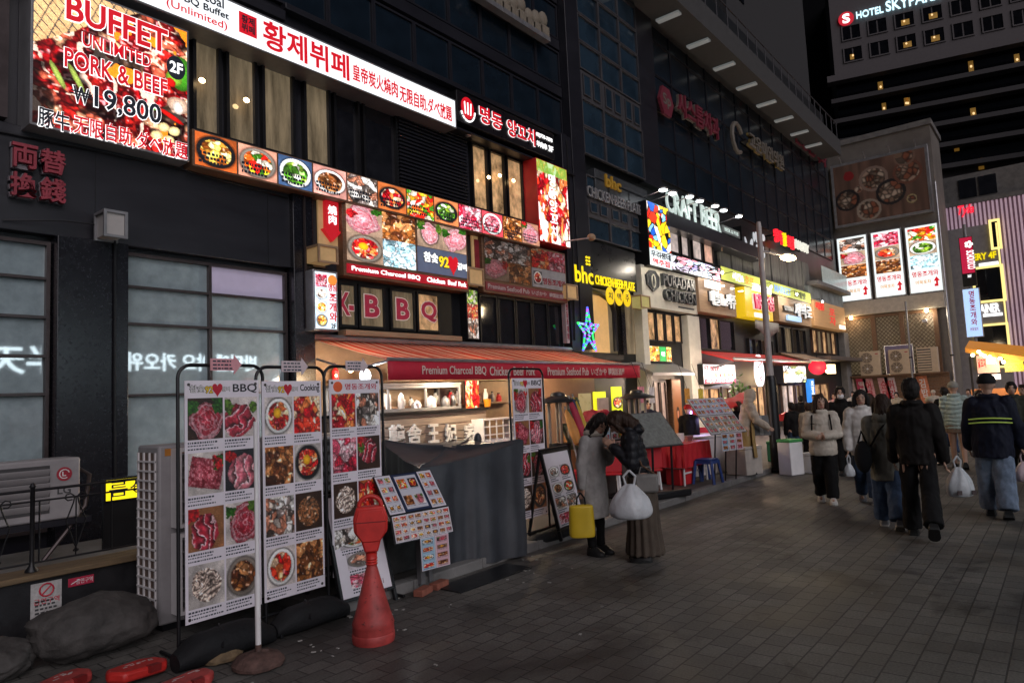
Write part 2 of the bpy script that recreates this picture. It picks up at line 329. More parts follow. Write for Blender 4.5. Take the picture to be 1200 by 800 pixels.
# ---------------------------------------------------------------- the ground
def paving():
    m = bpy.data.materials.new('street_pavers'); m.use_nodes = True; nt = m.node_tree; N = nt.nodes; L = nt.links; b = N['Principled BSDF']
    tc = N.new('ShaderNodeTexCoord'); br = N.new('ShaderNodeTexBrick'); br.inputs['Scale'].default_value = 1; br.inputs['Brick Width'].default_value = .215
    br.inputs['Row Height'].default_value = .155; br.inputs['Mortar Size'].default_value = .006; br.inputs['Mortar Smooth'].default_value = .3; br.inputs['Bias'].default_value = -.2
    br.inputs['Color1'].default_value = (.13, .124, .116, 1); br.inputs['Color2'].default_value = (.08, .077, .073, 1); br.inputs['Mortar'].default_value = (.038, .036, .034, 1)
    nw = N.new('ShaderNodeTexNoise'); nw.inputs['Scale'].default_value = 1.3; nw.inputs['Detail'].default_value = 3
    mw = N.new('ShaderNodeMix'); mw.data_type = 'RGBA'; mw.blend_type = 'LINEAR_LIGHT'; mw.inputs[0].default_value = .012
    L.new(tc.outputs['Object'], mw.inputs[6]); L.new(nw.outputs['Color'], mw.inputs[7]); L.new(mw.outputs[2], br.inputs[0])
    n = N.new('ShaderNodeTexNoise'); n.inputs['Scale'].default_value = .7; n.inputs['Detail'].default_value = 7; n.inputs['Roughness'].default_value = .62; L.new(tc.outputs['Object'], n.inputs[0])
    r = N.new('ShaderNodeValToRGB'); r.color_ramp.elements[0].position = .36; r.color_ramp.elements[0].color = (.42, .41, .41, 1); r.color_ramp.elements[1].position = .62; r.color_ramp.elements[1].color = (1.12, 1.1, 1.06, 1); L.new(n.outputs[0], r.inputs[0])
    g = N.new('ShaderNodeTexNoise'); g.inputs['Scale'].default_value = 60; g.inputs['Detail'].default_value = 5; L.new(tc.outputs['Object'], g.inputs[0])
    gr = N.new('ShaderNodeValToRGB'); gr.color_ramp.elements[0].position = .3; gr.color_ramp.elements[0].color = (.72, .72, .72, 1); gr.color_ramp.elements[1].position = .7; gr.color_ramp.elements[1].color = (1.2, 1.2, 1.2, 1); L.new(g.outputs[0], gr.inputs[0])
    m1 = N.new('ShaderNodeMix'); m1.data_type = 'RGBA'; m1.blend_type = 'MULTIPLY'; m1.inputs[0].default_value = 1; L.new(br.outputs[0], m1.inputs[6]); L.new(r.outputs[0], m1.inputs[7])
    m2 = N.new('ShaderNodeMix'); m2.data_type = 'RGBA'; m2.blend_type = 'MULTIPLY'; m2.inputs[0].default_value = 1; L.new(m1.outputs[2], m2.inputs[6]); L.new(gr.outputs[0], m2.inputs[7])
    # old gum spots and spills
    vo = N.new('ShaderNodeTexVoronoi'); vo.inputs['Scale'].default_value = 1.7; L.new(mw.outputs[2], vo.inputs[0])
    vr = N.new('ShaderNodeValToRGB'); vr.color_ramp.elements[0].position = .03; vr.color_ramp.elements[0].color = (.45, .45, .45, 1); vr.color_ramp.elements[1].position = .045; vr.color_ramp.elements[1].color = (1, 1, 1, 1); L.new(vo.outputs['Distance'], vr.inputs[0])
    m3 = N.new('ShaderNodeMix'); m3.data_type = 'RGBA'; m3.blend_type = 'MULTIPLY'; m3.inputs[0].default_value = .8; L.new(m2.outputs[2], m3.inputs[6]); L.new(vr.outputs[0], m3.inputs[7])
    sp_ = N.new('ShaderNodeTexNoise'); sp_.inputs['Scale'].default_value = .8; sp_.inputs['Detail'].default_value = 9; sp_.inputs['Roughness'].default_value = .6; sp_.inputs['Distortion'].default_value = .6; L.new(tc.outputs['Object'], sp_.inputs[0])
    sr = N.new('ShaderNodeValToRGB'); sr.color_ramp.elements[0].position = .56; sr.color_ramp.elements[0].color = (1, 1, 1, 1); sr.color_ramp.elements[1].position = .62; sr.color_ramp.elements[1].color = (.55, .54, .54, 1); L.new(sp_.outputs[0], sr.inputs[0])
    m4 = N.new('ShaderNodeMix'); m4.data_type = 'RGBA'; m4.blend_type = 'MULTIPLY'; m4.inputs[0].default_value = 1; L.new(m3.outputs[2], m4.inputs[6]); L.new(sr.outputs[0], m4.inputs[7]); m3 = m4
    L.new(m3.outputs[2], b.inputs['Base Color'])
    mr = N.new('ShaderNodeMapRange'); mr.inputs['From Min'].default_value = .35; mr.inputs['From Max'].default_value = .65; mr.inputs['To Min'].default_value = .52; mr.inputs['To Max'].default_value = .82; L.new(n.outputs[0], mr.inputs[0]); L.new(mr.outputs[0], b.inputs['Roughness'])
    mm = N.new('ShaderNodeMath'); mm.operation = 'MULTIPLY_ADD'; mm.inputs[1].default_value = .25; L.new(g.outputs[0], mm.inputs[0]); L.new(br.outputs['Fac'], mm.inputs[2])
    bp = N.new('ShaderNodeBump'); bp.invert = True; bp.inputs['Strength'].default_value = .6; bp.inputs['Distance'].default_value = .006; L.new(mm.outputs[0], bp.inputs['Height']); L.new(bp.outputs[0], b.inputs['Normal'])
    return m
M_pave = paving()
struct('street', MB().add([(-80, -80, 0), (160, -80, 0), (160, 160, 0), (-80, 160, 0)], [(0, 1, 2, 3)]), M_pave, 'grey brick paved pedestrian street with dark stains')
M_side = mat('sidewalk_slab', (.07, .066, .06), .7, var=.4, scale=2, bump=.3, bscale=30)
struct('sidewalk', MB().box(3.6, 42, 5.25, 9.9, -.02, .095), M_side, 'low raised sidewalk along the shops')
kb = MB()
for i in range(38): kb.box(3.6 + i * 1.0, 4.592 + i * 1.0, 5.09, 5.247, -.02, .1)
struct('kerb', kb, M_concrete, 'worn grey kerb stones along the sidewalk', bevel=.012)
struct('drain_cover', MB().box(4.75, 5.85, 4.62, 4.98, -.01, .012), M_black, 'dark steel drain cover set beside the kerb', bevel=.004)
rng0 = random.Random(4)
M_lit = mat('litter_paper', (.3, .29, .27), .8)
mb = MB()
for i in range(46):
    x, y = rng0.uniform(2.4, 11), rng0.uniform(1.2, 5.0)
    if i < 34: x, y = rng0.uniform(3., 6.5), rng0.uniform(4.3, 5.05)
    s = rng0.uniform(.006, .018); a = rng0.uniform(0, 3); mb.M = Matrix.Translation((x, y, 0)) @ Matrix.Rotation(a, 4, 'Z'); mb.box(-s, s, -s * .5, s * .5, .001, .006)
lo = part('litter', mb, M_lit, None, sm=False); tag(lo, 'tiny white scraps of litter scattered on the paving', None, None, 'stuff')
# ---------------------------------------------------------------- building on the left
bA = thing('restaurant_building', 'dark clad restaurant building covered in lit food signs', 'building', (4, D, 0))
X1 = 14.62
mb = MB()
mb.box(-14, X1, D + .2, D + 6, 0, 19)
part('wall', mb, M_dark, bA)
mb = MB()        # spandrel bands and piers standing proud of the wall
mb.box(-14, X1, D + .02, D + .196, 4.1, 5.42)
mb.box(-14, 6.3, D + .02, D + .196, 8.32, 8.5); mb.box(6.3, X1, D + .02, D + .196, 8.55, 8.66)
mb.box(X1 - .42, X1, D - .1, D + .196, 2.92, 8.54)
part('spandrel', mb, M_dark, bA, bevel=.01)
mb = MB(); mb.box(2.95, 3.78, D - .08, D + .197, 0, 4.098); mb.box(6.3, 6.68, D - .08, D + .197, 0, 5.41); part('pier', mb, M_pier, bA, bevel=.01)
mb = MB()
for x in (-1.5, 1.1, 3.4, 5.9): mb.box(x, x + .008, D + .012, D + .019, 4.1, 5.42)
part('cladding_joint', mb, M_black, bA)
def window(parent, F, box, cols, rows, fm, pm, t=.05, dep=.08, label=None, pms=None, w=-.196):
    """frame with mullions at the fractions cols/rows, and its panes"""
    u0, u1, v0, v1 = box; mb = MB(F); mb.rim(u0, u1, v0, v1, t, w, w + dep)
    us = [u0 + t] + [u0 + (u1 - u0) * c for c in cols] + [u1 - t]; vs = [v0 + t] + [v0 + (v1 - v0) * r for r in rows] + [v1 - t]
    for u in us[1:-1]: mb.box(u - t / 2, u + t / 2, v0 + t, v1 - t, w + .003, w + dep - .003)
    for v in vs[1:-1]:
        for a, b in zip(us[:-1], us[1:]): mb.box(a + (t / 2 if a != us[0] else 0), b - (t / 2 if b != us[-1] else 0), v - t * .4, v + t * .4, w + .006, w + dep - .006)
    fo = part('window', mb, fm, parent, label)
    if pms is None:
        pb = MB(F); pb.box(u0 + t * .5, u1 - t * .5, v0 + t * .5, v1 - t * .5, w + .01, w + .03); part('pane', pb, pm, fo)
    else:
        k = 0
        for a, b in zip(us[:-1], us[1:]):
            for c, d in zip(vs[:-1], vs[1:]):
                pb = MB(F); pb.box(a, b, c, d, w + .01, w + .03); part('pane', pb, pms[k % len(pms)], fo); k += 1
    return fo
for k, (pts, r_) in enumerate((([(-6, D, 5.3), (2.2, D - .01, 5.27), (4.4, D - .01, 5.33), (6.25, D - .01, 5.25)], .014), ([(3.6, D - .1, 4.35), (3.6, D - .1, 2.0), (3.62, D - .1, .4)], .02), ([(2.4, D - .01, 4.2), (3.0, D - .1, 4.28), (3.62, D - .1, 4.3)], .01), ([(6.5, D - .1, 5.3), (6.5, D - .1, 3.1)], .025), ([(14.4, D - .12, 8.4), (14.42, D - .12, 5.6), (14.3, D - .12, 3.2)], .018))): part('cable', MB().tube(pts, r_, 6), M_black if k != 3 else M_frame, bA)
# big film covered windows of the raised ground floor
zs = lambda x, ys: [uv(FA, x, y, -.05)[1] for y in ys]
u0, u1, v0, v1 = rect(FA, -60, 268, 88, 600, -.05); v0 = .45; v1 = uv(FA, 60, 283, -.05)[1]
hs = [(z - v0) / (v1 - v0) for z in zs(70, (461, 417, 372, 327))]
window(bA, FA, (u0 - 1.2, 2.93, v0, v1), (.5,), hs, M_frame, G_film, .045, .1)
u0 = 3.8; u1 = 6.28; v1 = 4.03; hs = [(z - v0) / (v1 - v0) for z in zs(200, (462, 381, 339))]; sp = (uv(FA, 249, 400, -.05)[0] - u0) / (u1 - u0)
f2 = window(bA, FA, (u0, u1, v0, v1), (sp,), hs, M_frame, G_film, .045, .1, pms=[G_film] * 7 + [G_lilac])
# third floor windows behind the signs
for l, r_, t, g in ((227, 260, 60, G_room), (266, 302, 74, G_room), (308, 346, 88, G_room), (357, 388, 106, G_room), (392, 422, 118, G_black), (426, 466, 130, G_black), (553, 572, 172, G_warm), (574, 592, 178, G_warm), (594, 613, 183, G_warm)):
    a = uv(FA, l, t, -.08)[0]; b = uv(FA, r_, t, -.08)[0]
    window(bA, FA, (a, b, 6.0, 7.5), (), (), M_black, g, .05, .1)
mb = MB(FA); a = uv(FA, 470, 150)[0]; b = uv(FA, 549, 150)[0]
for k in range(20): mb.box(a, b, 6.05 + k * .075, 6.09 + k * .075, -.15, -.06)
part('louvre', mb, M_dark, bA)
for px, py in ((236, 95), (288, 118), (572, 208), (585, 206), (601, 212)):
    x, z = uv(FA, px, py, -.02); part('room_lamp', MB().ell((x, D - .0, z), (.05, .03, .04)), M_lamp, bA)
for k in range(7):      # small round downlights under the long sign
    x = 4.9 + k * .95; part('downlight', MB().lathe([(.05, -.02), (.07, 0)], (x, D - .12, 7.48), 14), M_alu, bA)
part('soffit', MB().box(4.66, X1, D - .2, D + .196, 7.5, 7.54), M_dark, bA)
# upper curtain wall, each window its own part
cw = MB(FA); cw.rim(0, 1.05, 0, .95, .045, 0, .07); cf = part('window', cw, M_dark, bA); pb = MB(FA); pb.box(.02, 1.03, .02, .93, .015, .03); part('pane', pb, G_blue, cf)
first = True
for r_, z in enumerate((8.68, 10.0, 11.3, 12.6, 13.9)):
    for k in range(15):
        o = cf if first else copy_tree(cf, bA); first = False
        o.location = (-1.2 + k * 1.055 , 0, 0); o.location.z = z
        o.location.y = .19
mb = MB()
for z in (9.7, 11.0, 12.3, 13.6): mb.box(-14, X1, D + .1, D + .195, z, z + .26)
part('curtain_band', mb, M_dark, bA)
window(bA, FA, (.7, 2.45, 5.5, 8.2), (.55,), (.3, .66), M_frame, G_blue, .12, .12, pms=[G_film, G_film, G_film])
# ---------------------------------------------------------------- signs of the left building
def sign(name, label, cat, F, box, w0, w1, fm, face=None, border=.04, group=None):
    """a box sign: body, face set in a border"""
    u0, u1, v0, v1 = box; c = F @ Vector(((u0 + u1) / 2, v0, w0))
    t = thing(name, label, cat, c, group)
    mb = MB(F)
    if face: mb.box(u0, u1, v0, v1, w0, w1 - .015); mb.rim(u0, u1, v0, v1, border, w1 - .015, w1)
    else: mb.box(u0, u1, v0, v1, w0, w1)
    part('sign_body', mb, fm, t, bevel=.006)
    if face:
        pb = MB(F); pb.box(u0 + border + .002, u1 - border - .002, v0 + border + .002, v1 - border - .002, w1 - .014, w1 - .008); part('sign_face', pb, face, t)
    return t
def B(F, l, t, r, b, w): return rect(F, l, t, r, b, w)
# buffet picture sign
W = .28; bx = B(FA, 37, -42, 222, 190, W); bx = (bx[0], bx[1], uv(FA, 222, 190, W)[1], uv(FA, 222, 37, W)[1])
t = sign('picture_sign', 'large back-lit grilled meat picture sign with buffet price lettering', 'sign', FA, bx, -.19, W, M_grey, border=.03)
def grill_im(h, w):
    rng = np.random.default_rng(11); y, x = np.mgrid[1:-1:h * 1j, -1:1:w * 1j]; n = fbm(h, w, 5, rng)
    wx, wy = fbm(h, w, 9, rng), fbm(h, w, 9, rng); i, d1, e = worley(x + .22 * wx, y + .22 * wy, 230, rng, 1, 2.6, ang=-.5); g = vn(h, w, 70, 60, rng)
    P = np.array(((.62, .05, .07), (.75, .12, .1), (.5, .04, .06), (.82, .35, .25), (.86, .6, .45), (.4, .05, .06)))
    im = P[rng.integers(6, size=230)][i] * np.clip(.5 + e * 6, 0, 1.15)[..., None] * (.55 + .6 * g + .35 * wx)[..., None]; im = im + np.clip((vn(h, w, 45, 45, rng) - .72) * 3, 0, .6)[..., None]
    fat = np.abs(vn(h, w, 10, 7, rng) - .5) < .05; im = np.where((fat & (vn(h, w, 30, 30, rng) > .4))[..., None], np.array((.95, .8, .72)), im)
    coal = np.clip((fbm(h, w, 5, rng) - .56) * 9, 0, .75); im = im * (1 - coal)[..., None]
    fire = (fbm(h, w, 6, rng) > .66) & (x > -.6); im = np.where(fire[..., None], np.array((1, .55, .12)), im)
    top = y > .35 + .75 * (x + .55) + .1 * n; wire = (np.abs(((x + y) * 7) % 1 - .5) < .06) | (np.abs(((x - y * .4) * 6) % 1 - .5) < .05)
    im = np.where(top[..., None], np.where(wire[..., None], .25, np.array((.9, .72, .5)) * (.8 + .3 * n[..., None])), im)
    def blob(cx, cy, rx, ry, c, a=0):
        nonlocal im
        dx = (x - cx) * math.cos(a) + (y - cy) * math.sin(a); dy = -(x - cx) * math.sin(a) + (y - cy) * math.cos(a)
        q = (dx / rx) ** 2 + (dy / ry) ** 2 + .5 * (n - .5); im = np.where((q < 1)[..., None], np.array(c) * (1.15 - .5 * q[..., None]), im)
    blob(.9, .3, .2, .26, (.25, .55, .12)); blob(.8, .2, .12, .12, (.5, .7, .2)); blob(.75, .12, .08, .07, (.85, .1, .08))
    for c, y0 in ((-.72, -.28), (-.5, -.25)): blob(c, y0, .04, .2, (.6, .68, .3), .5)
    blob(.86, -.2, .16, .12, (.85, .7, .6)); blob(.86, -.24, .08, .1, (.95, .88, .82))
    for c, y0 in ((.65, -.6), (.8, -.62), (.72, -.78), (.55, -.75)): blob(c, y0, .09, .07, (.98, .88, .62), .4)
    blob(.75, -.4, .2, .04, (.8, .08, .06), -.4); blob(.5, -.35, .07, .03, (.4, .65, .2))
    return lin(np.clip(im * (.85 + .3 * rng.random((h, w, 1))), 0, 1))
ib = (bx[0] + .03, bx[1] - .03, bx[2] + .03, bx[3] - .03)
picture(t, FA, ib, W + .003, grill_im(190, 170), vmat('bright_print', 1.3, .3), 'grill_photo')
wl = (M_whiteglow, .035)
def q4(lb, lt, rb, W=W):   # box from left-bottom, left-top and right-bottom pixels
    a, z0 = uv(FA, *lb, W); _, z1 = uv(FA, *lt, W); b, _ = uv(FA, *rb, W); return a, b, z0, z1
def txt(t, s, l, r, xm, yt, yb, w, m, **k): return lettering(t, s, FA, mid(FA, l, r, xm, yt, yb, w), w + .006, m, **k)
txt(t, 'BUFFET', 77, 196, 140, 16, 45, W, M_redl, bold=.045, outline=wl)
txt(t, 'UNLIMITED', 96, 176, 136, 52, 67, W, M_redl, bold=.02, outline=(M_whiteglow, .03))
txt(t, 'PORK & BEEF', 75, 195, 135, 75, 97, W, M_redl, bold=.03, outline=(M_whiteglow, .035))
txt(t, 'W', 85, 104, 94, 103, 122, W, M_navy, bold=.02, outline=wl)
c = mid(FA, 82, 107, 94, 103, 122, W); mb = MB(FA)
for f in (.45, .62): mb.box(c[0], c[1], c[2] + (c[3] - c[2]) * f, c[2] + (c[3] - c[2]) * f + .018, W + .028, W + .032)
part('won_bar', mb, M_navy, t)
txt(t, '19,800', 110, 188, 150, 113, 140, W, M_navy, bold=.03, outline=(M_whiteglow, .03))
txt(t, '豚牛', 44, 81, 62, 129, 152, W, M_navy, bold=.02, outline=(M_whiteglow, .03))
txt(t, ',无限自助,ダベ放題', 82, 219, 152, 151, 173, W, M_redl, bold=.02, outline=(M_whiteglow, .03))
x, z = uv(FA, 206, 80, W); mb = MB(FA)
mb.prism([(x + .13 * math.cos(i * math.pi / 12), z + .17 * math.sin(i * math.pi / 12)) for i in range(24)], W + .004, W + .01); part('floor_badge', mb, M_navy, t)
lettering(t, '2F', FA, (x - .09, x + .09, z - .08, z + .08), W + .011, M_whiteglow, .03)
# long white sign
W = .3; z1 = uv(FA, 360, 40, W)[1]; z0 = uv(FA, 360, 81, W)[1]
t = sign('long_sign', 'long white back-lit sign with red buffet lettering above the windows', 'sign', FA, (2.2, uv(FA, 535, 140, W)[0], z0, z1), -.17, W, M_grey, glow('white_sign_face', (.93, .97, 1), 1.15), .025)
def txz(t, s, px0, px1, f0, f1, w, m, **k):     # letters between two pixel columns, height as a fraction of the sign
    c = (z0, z1); a = uv(FA, px0[0], px0[1], w)[0]; b = uv(FA, px1[0], px1[1], w)[0]
    return lettering(t, s, FA, (a, b, c[0] + (c[1] - c[0]) * f0, c[0] + (c[1] - c[0]) * f1), w + .002, m, **k)
txz(t, '황제뷔페', (308, 40), (409, 85), .13, .88, W, M_redl, bold=.035)
txz(t, '皇帝炭火燒肉', (413, 80), (466, 110), .22, .72, W, M_redl, bold=.02)
txz(t, '无限自助,ダベ放題', (468, 105), (529, 130), .14, .68, W, M_redl, bold=.02)
txz(t, 'BBQ Buffet', (208, 8), (268, 22), .42, .62, W, M_navy, bold=.02)
txz(t, 'Charcoal', (207, 0), (262, 8), .68, .92, W, M_navy, bold=.02)
txz(t, '(Unlimited)', (195, 18), (266, 40), .12, .36, W, M_redl, bold=.0)
a = uv(FA, 280, 30, W)[0]; b = uv(FA, 301, 45, W)[0]; mb = MB(FA); mb.box(a, b, z0 + .16, z0 + .5, W, W + .004); part('seal', mb, M_redl, t)
lettering(t, '황제\n뷔페', FA, (a + .04, b - .04, z0 + .2, z0 + .46), W + .005, M_navy, .02)
a = uv(FA, 150, 0, W)[0]; mb = MB(FA); mb.box(2.9, a + .1, z0 + .12, z0 + .5, W, W + .004); part('seal', mb, M_redl, t)
# black lamb skewer sign
W = .28
bx = B(FA, 535, 117, 650, 188, W); bx = (bx[0] + .01, bx[1], uv(FA, 650, 188, W)[1], uv(FA, 650, 158, W)[1])
t = sign('black_sign', 'black sign with red Korean lamb skewer lettering above the lit windows', 'sign', FA, bx, -.17, W, M_black, mat('black_face', (.01, .008, .01), .3, bump=0), .02)
lettering(t, '명동', FA, inset(bx, .2, .42, .25, .82), W + .002, M_redl, .04, outline=(M_whiteglow, .02))
lettering(t, '양꼬치', FA, inset(bx, .47, .77, .2, .8), W + .002, M_redl, .04, outline=(M_whiteglow, .02))
lettering(t, '02)778-7878', FA, inset(bx, .79, .98, .6, .78), W + .002, M_whiteglow, .01)
lettering(t, '羊肉串', FA, inset(bx, .79, .91, .26, .48), W + .002, M_whiteglow, .02); lettering(t, '3F', FA, inset(bx, .93, .985, .26, .48), W + .002, M_whiteglow, .03)
a = bx[0] + .32; z = (bx[2] + bx[3]) / 2; mb = MB(FA); mb.prism([(a + .2 * math.cos(i * math.pi / 12), z + .02 + .24 * math.sin(i * math.pi / 12)) for i in range(24)], W, W + .006); part('emblem', mb, M_redl, t)
mb = MB(FA)
for i in range(7): an = R(200 + i * 23); mb.tube([(a + .22 * math.cos(an), z + .27 * math.sin(an), W + .01), (a + .22 * math.cos(an + .3), z + .27 * math.sin(an + .3), W + .01)], .018, 6)
for i in (-1, 0, 1): mb.tube([(a + i * .08, z - .12, W + .012), (a + i * .1, z + .14, W + .012)], .014, 6)
part('emblem_line', mb, M_whiteglow, t)
# strip of dish pictures
W = .26; z1 = uv(FA, 228, 153, W)[1]; z0 = uv(FA, 228, 192, W)[1]; xs = [uv(FA, p, 153 + (p - 228) * .3, W)[0] for p in (227, 278, 325, 366, 406, 442, 476, 508, 537, 564, 589, 611, 632)]
t = sign('picture_strip', 'long back-lit strip of dish photographs under the upper windows', 'sign', FA, (xs[0] - .02, xs[-1], z0 - .03, z1 + .02), -.18, W, M_wood)
for k, (kd, pl, bgc) in enumerate((('bowl', 'gold', (.75, .35, .15)), ('bowl', 'mix', (.85, .6, .5)), ('bowl', 'green', (.25, .35, .5)), ('dish', 'brown', (.85, .6, .55)), ('shell', 'sea', (.4, .38, .35)), ('dish', 'red', (.75, .4, .2)), ('pile', 'mix', (.7, .4, .3)), ('dish', 'green', (.85, .5, .3)), ('pile', 'pink', (.6, .5, .3)), ('bowl', 'pink', (.9, .3, .35)), ('pile', 'brown', (.7, .4, .35)), ('meat', 'pink', (.7, .5, .4)))):
    bb = (xs[k] + .015, xs[k + 1] - .015, z0, z1); picture(t, FA, bb, W + .004, food(kd, 64, 70, 100 + k, pl, bgc), V_box)
    mb = MB(FA); rg = random.Random(k)
    for r_ in range(3):
        u = bb[0] + .05
        while u < bb[1] - .16: s = rg.uniform(.02, .05); mb.box(u, u + s, z0 + .05 + r_ * .065, z0 + .09 + r_ * .065, W + .006, W + .009); u += s + .018
    part('caption_lettering', mb, M_navy, t)
# tall red meat sign
W = .3; bx = (uv(FA, 628, 190, W)[0], uv(FA, 664, 200, W)[0], uv(FA, 664, 290, W)[1], uv(FA, 664, 199, W)[1])
t = sign('tall_picture_sign', 'tall back-lit red meat picture sign at the corner of the dark building', 'sign', FA, bx, -.16, W, M_red)
im = food('pile', 150, 70, 77, 'red', (.8, .1, .1)); rg = np.random.default_rng(3); n = fbm(150, 70, 5, rg); im = np.where((n > .62)[..., None], np.array((.95, .85, .82)), im); im[:22] = im[:22] * .3 + np.array((.15, .4, .05)) * .8
picture(t, FA, (bx[0] + .02, bx[1] - .02, bx[2] + .02, bx[3] - .02), W + .004, im, vmat('bright_print', 1.3, .3))
lettering(t, '명동양꼬치', FA, inset(bx, .36, .6, .08, .86), W + .006, M_whiteglow, .02, vert=True)
mb = MB(); mb.tube([onY(662, 283, D - .3), onY(690, 279, D - .9)], .02); x = onY(693, 278, D - .9)
t2 = thing('sign_floodlight', 'small pale floodlight on an arm beside the tall red meat sign', 'floodlight', onY(664, 283, D - .3)); part('arm', mb, M_alu, t2); part('lamp_head', MB().ell(x, (.12, .1, .09)), M_tan, t2)
# money exchange letters
t = thing('exchange_lettering', 'unlit red raised characters reading money exchange on dark cladding', 'sign', onY(44, 236, D))
for s, b in (('両', (14, 44, 29, 169, 197)), ('替', (47, 77, 62, 176, 204)), ('換', (12, 43, 28, 203, 231)), ('錢', (47, 77, 62, 209, 237))):
    lettering(t, s, FA, mid(FA, *b, .1), .0, mat('faded_red', (.3, .03, .05), .5, bump=.05), .04, .06, outline=(mat('letter_side', (.2, .18, .2), .5), .03))
# wall lamp boxes
def lampbox(name, label, l, t_, r_, b, w0, w1, m, es=None):
    bx = B(FA, l, t_, r_, b, w1); c = FA @ Vector(((bx[0] + bx[1]) / 2, bx[2], w0)); t = thing(name, label, 'wall lamp', c)
    mb = MB(FA); mb.box(bx[0] + .03, bx[1] - .03, bx[2] + .03, bx[3] - .03, w0, w1 - .03); part('lamp_box', mb, m, t)
    mb = MB(FA)
    for w in (w0, w1 - .03): mb.rim(bx[0], bx[1], bx[2], bx[3], .035, w, w + .03)
    mb.box(bx[0], bx[0] + .035, bx[3] - .035, bx[3], w0 + .03, w1 - .03); mb.box(bx[1] - .035, bx[1], bx[3] - .035, bx[3], w0 + .03, w1 - .03); part('lamp_frame', mb, M_grey if es is None else M_tan, t)
    return t
M_ivory = mat('ivory_acrylic', (.42, .4, .38), .4, bump=.02, var=.08); M_ivw = mat('warm_acrylic', (.5, .34, .17), .4, bump=.02, em=(1, .6, .25), es=.16)
lampbox('wall_lamp', 'unlit pale box lamp on the dark pier left of the glazing', 122, 244, 150, 280, .08, .42, M_ivory)
lampbox('wall_lamp', 'tan box lamp under the small red arrow sign', 373, 285, 397, 310, .05, .45, M_ivw, 1)
lampbox('wall_lamp', 'tan box lamp between the lit and the unlit picture signs', 549, 312, 568, 336, .05, .26, M_ivw, 1)
lampbox('wall_lamp', 'tan box lamp beside the unlit seafood pub sign', 664, 332, 678, 352, .05, .3, M_ivw, 1)
# warm column panels beside the picture signs
for l, r_, t_, b, lb in ((372, 399, 232, 286, 'tan lit column panel behind the red arrow'), (552, 566, 268, 312, 'tan lit column panel with a dark red face')):
    a = uv(FA, l, t_, .03)[0]; b_ = uv(FA, r_, t_, .03)[0]; z_0 = uv(FA, l, b, .03)[1]; z_1 = 5.4
    o = part('column_panel', MB(FA).box(a, b_, z_0, z_1, -.0, .035), M_ivw, bA)
a = uv(FA, 556, 275, .06)[0]; b_ = uv(FA, 562, 275, .06)[0]; part('red_panel', MB(FA).box(a, b_, 4.62, 5.25, .036, .06), mat('dull_red', (.25, .02, .03), .5), bA)
t = thing('arrow_sign', 'small red downward arrow sign with white characters', 'sign', onY(388, 283, D - .06))
a = uv(FA, 381, 250, .1)[0]; b_ = uv(FA, 396, 250, .1)[0]; zt = uv(FA, 388, 236, .1)[1]; zb = uv(FA, 388, 283, .1)[1]; c = (a + b_) / 2
part('arrow', MB(FA).prism([(a, zt), (a, zb + .2), (a - .06, zb + .2), (c, zb), (b_ + .06, zb + .2), (b_, zb + .2), (b_, zt)][::-1], .04, .12), glow('arrow_red', (.6, .01, .02), .55, .8), t)
lettering(t, '燒肉', FA, (c - .09, c + .09, zb + .3, zt - .08), .121, M_whiteglow, .02, vert=True)
# picture sign pair: lit and unlit
def pubsign(label, l, t_, r_, b, rb, W, V, redm, whitem, pics, title, band):
    u0 = uv(FA, l, t_, W)[0]; u1 = uv(FA, r_, t_, W)[0]; v1 = uv(FA, l, t_, W)[1]; vb = uv(FA, l, b, W)[1]; v0 = uv(FA, l, rb, W)[1]
    t = sign('picture_sign', label, 'sign', FA, (u0 - .06, u1 + .06, v0 - .05, v1 + .05), -.17, W - .02, M_wood); um = u0 + (u1 - u0) * .53; vm = (vb + v1) / 2
    cells = ((u0, (u0 + um) / 2, vm, v1), ((u0 + um) / 2, um, vm, v1), (u0, (u0 + um) / 2, vb, vm), ((u0 + um) / 2, um, vb, vm), (um + .06, (um + u1) / 2 + .03, vm, v1), ((um + u1) / 2 + .03, u1, vm, v1))
    for k, (c, p) in enumerate(zip(cells, pics)): picture(t, FA, c, W + .002, food(p[0], 64, 72, p[2], p[1], (.6, .5, .42)), V)
    part('name_panel', MB(FA).box(um + .06, u1, vb, vm - .01, W - .02, W + .003), mat('slate_panel' if whitem is M_whiteglow else 'grey_panel', (.12, .14, .2) if whitem is M_whiteglow else (.3, .3, .31), .4, em=(.1, .13, .22), es=.5 if whitem is M_whiteglow else 0), t)
    title(t, (um + .06, u1, vb, vm - .01), W + .004)
    rbx = (u0, u1, v0, vb - .06); part('name_band', MB(FA).box(*rbx, W - .02, W + .003), redm, t)
    for s, f0, f1 in band: lettering(t, s, FA, inset(rbx, f0, f1, .22, .8), W + .004, whitem, .02)
M_yel = glow('yellow_letter', (1, .72, .02), 1.0); M_pale = mat('faded_letter', (.45, .38, .38), .5)
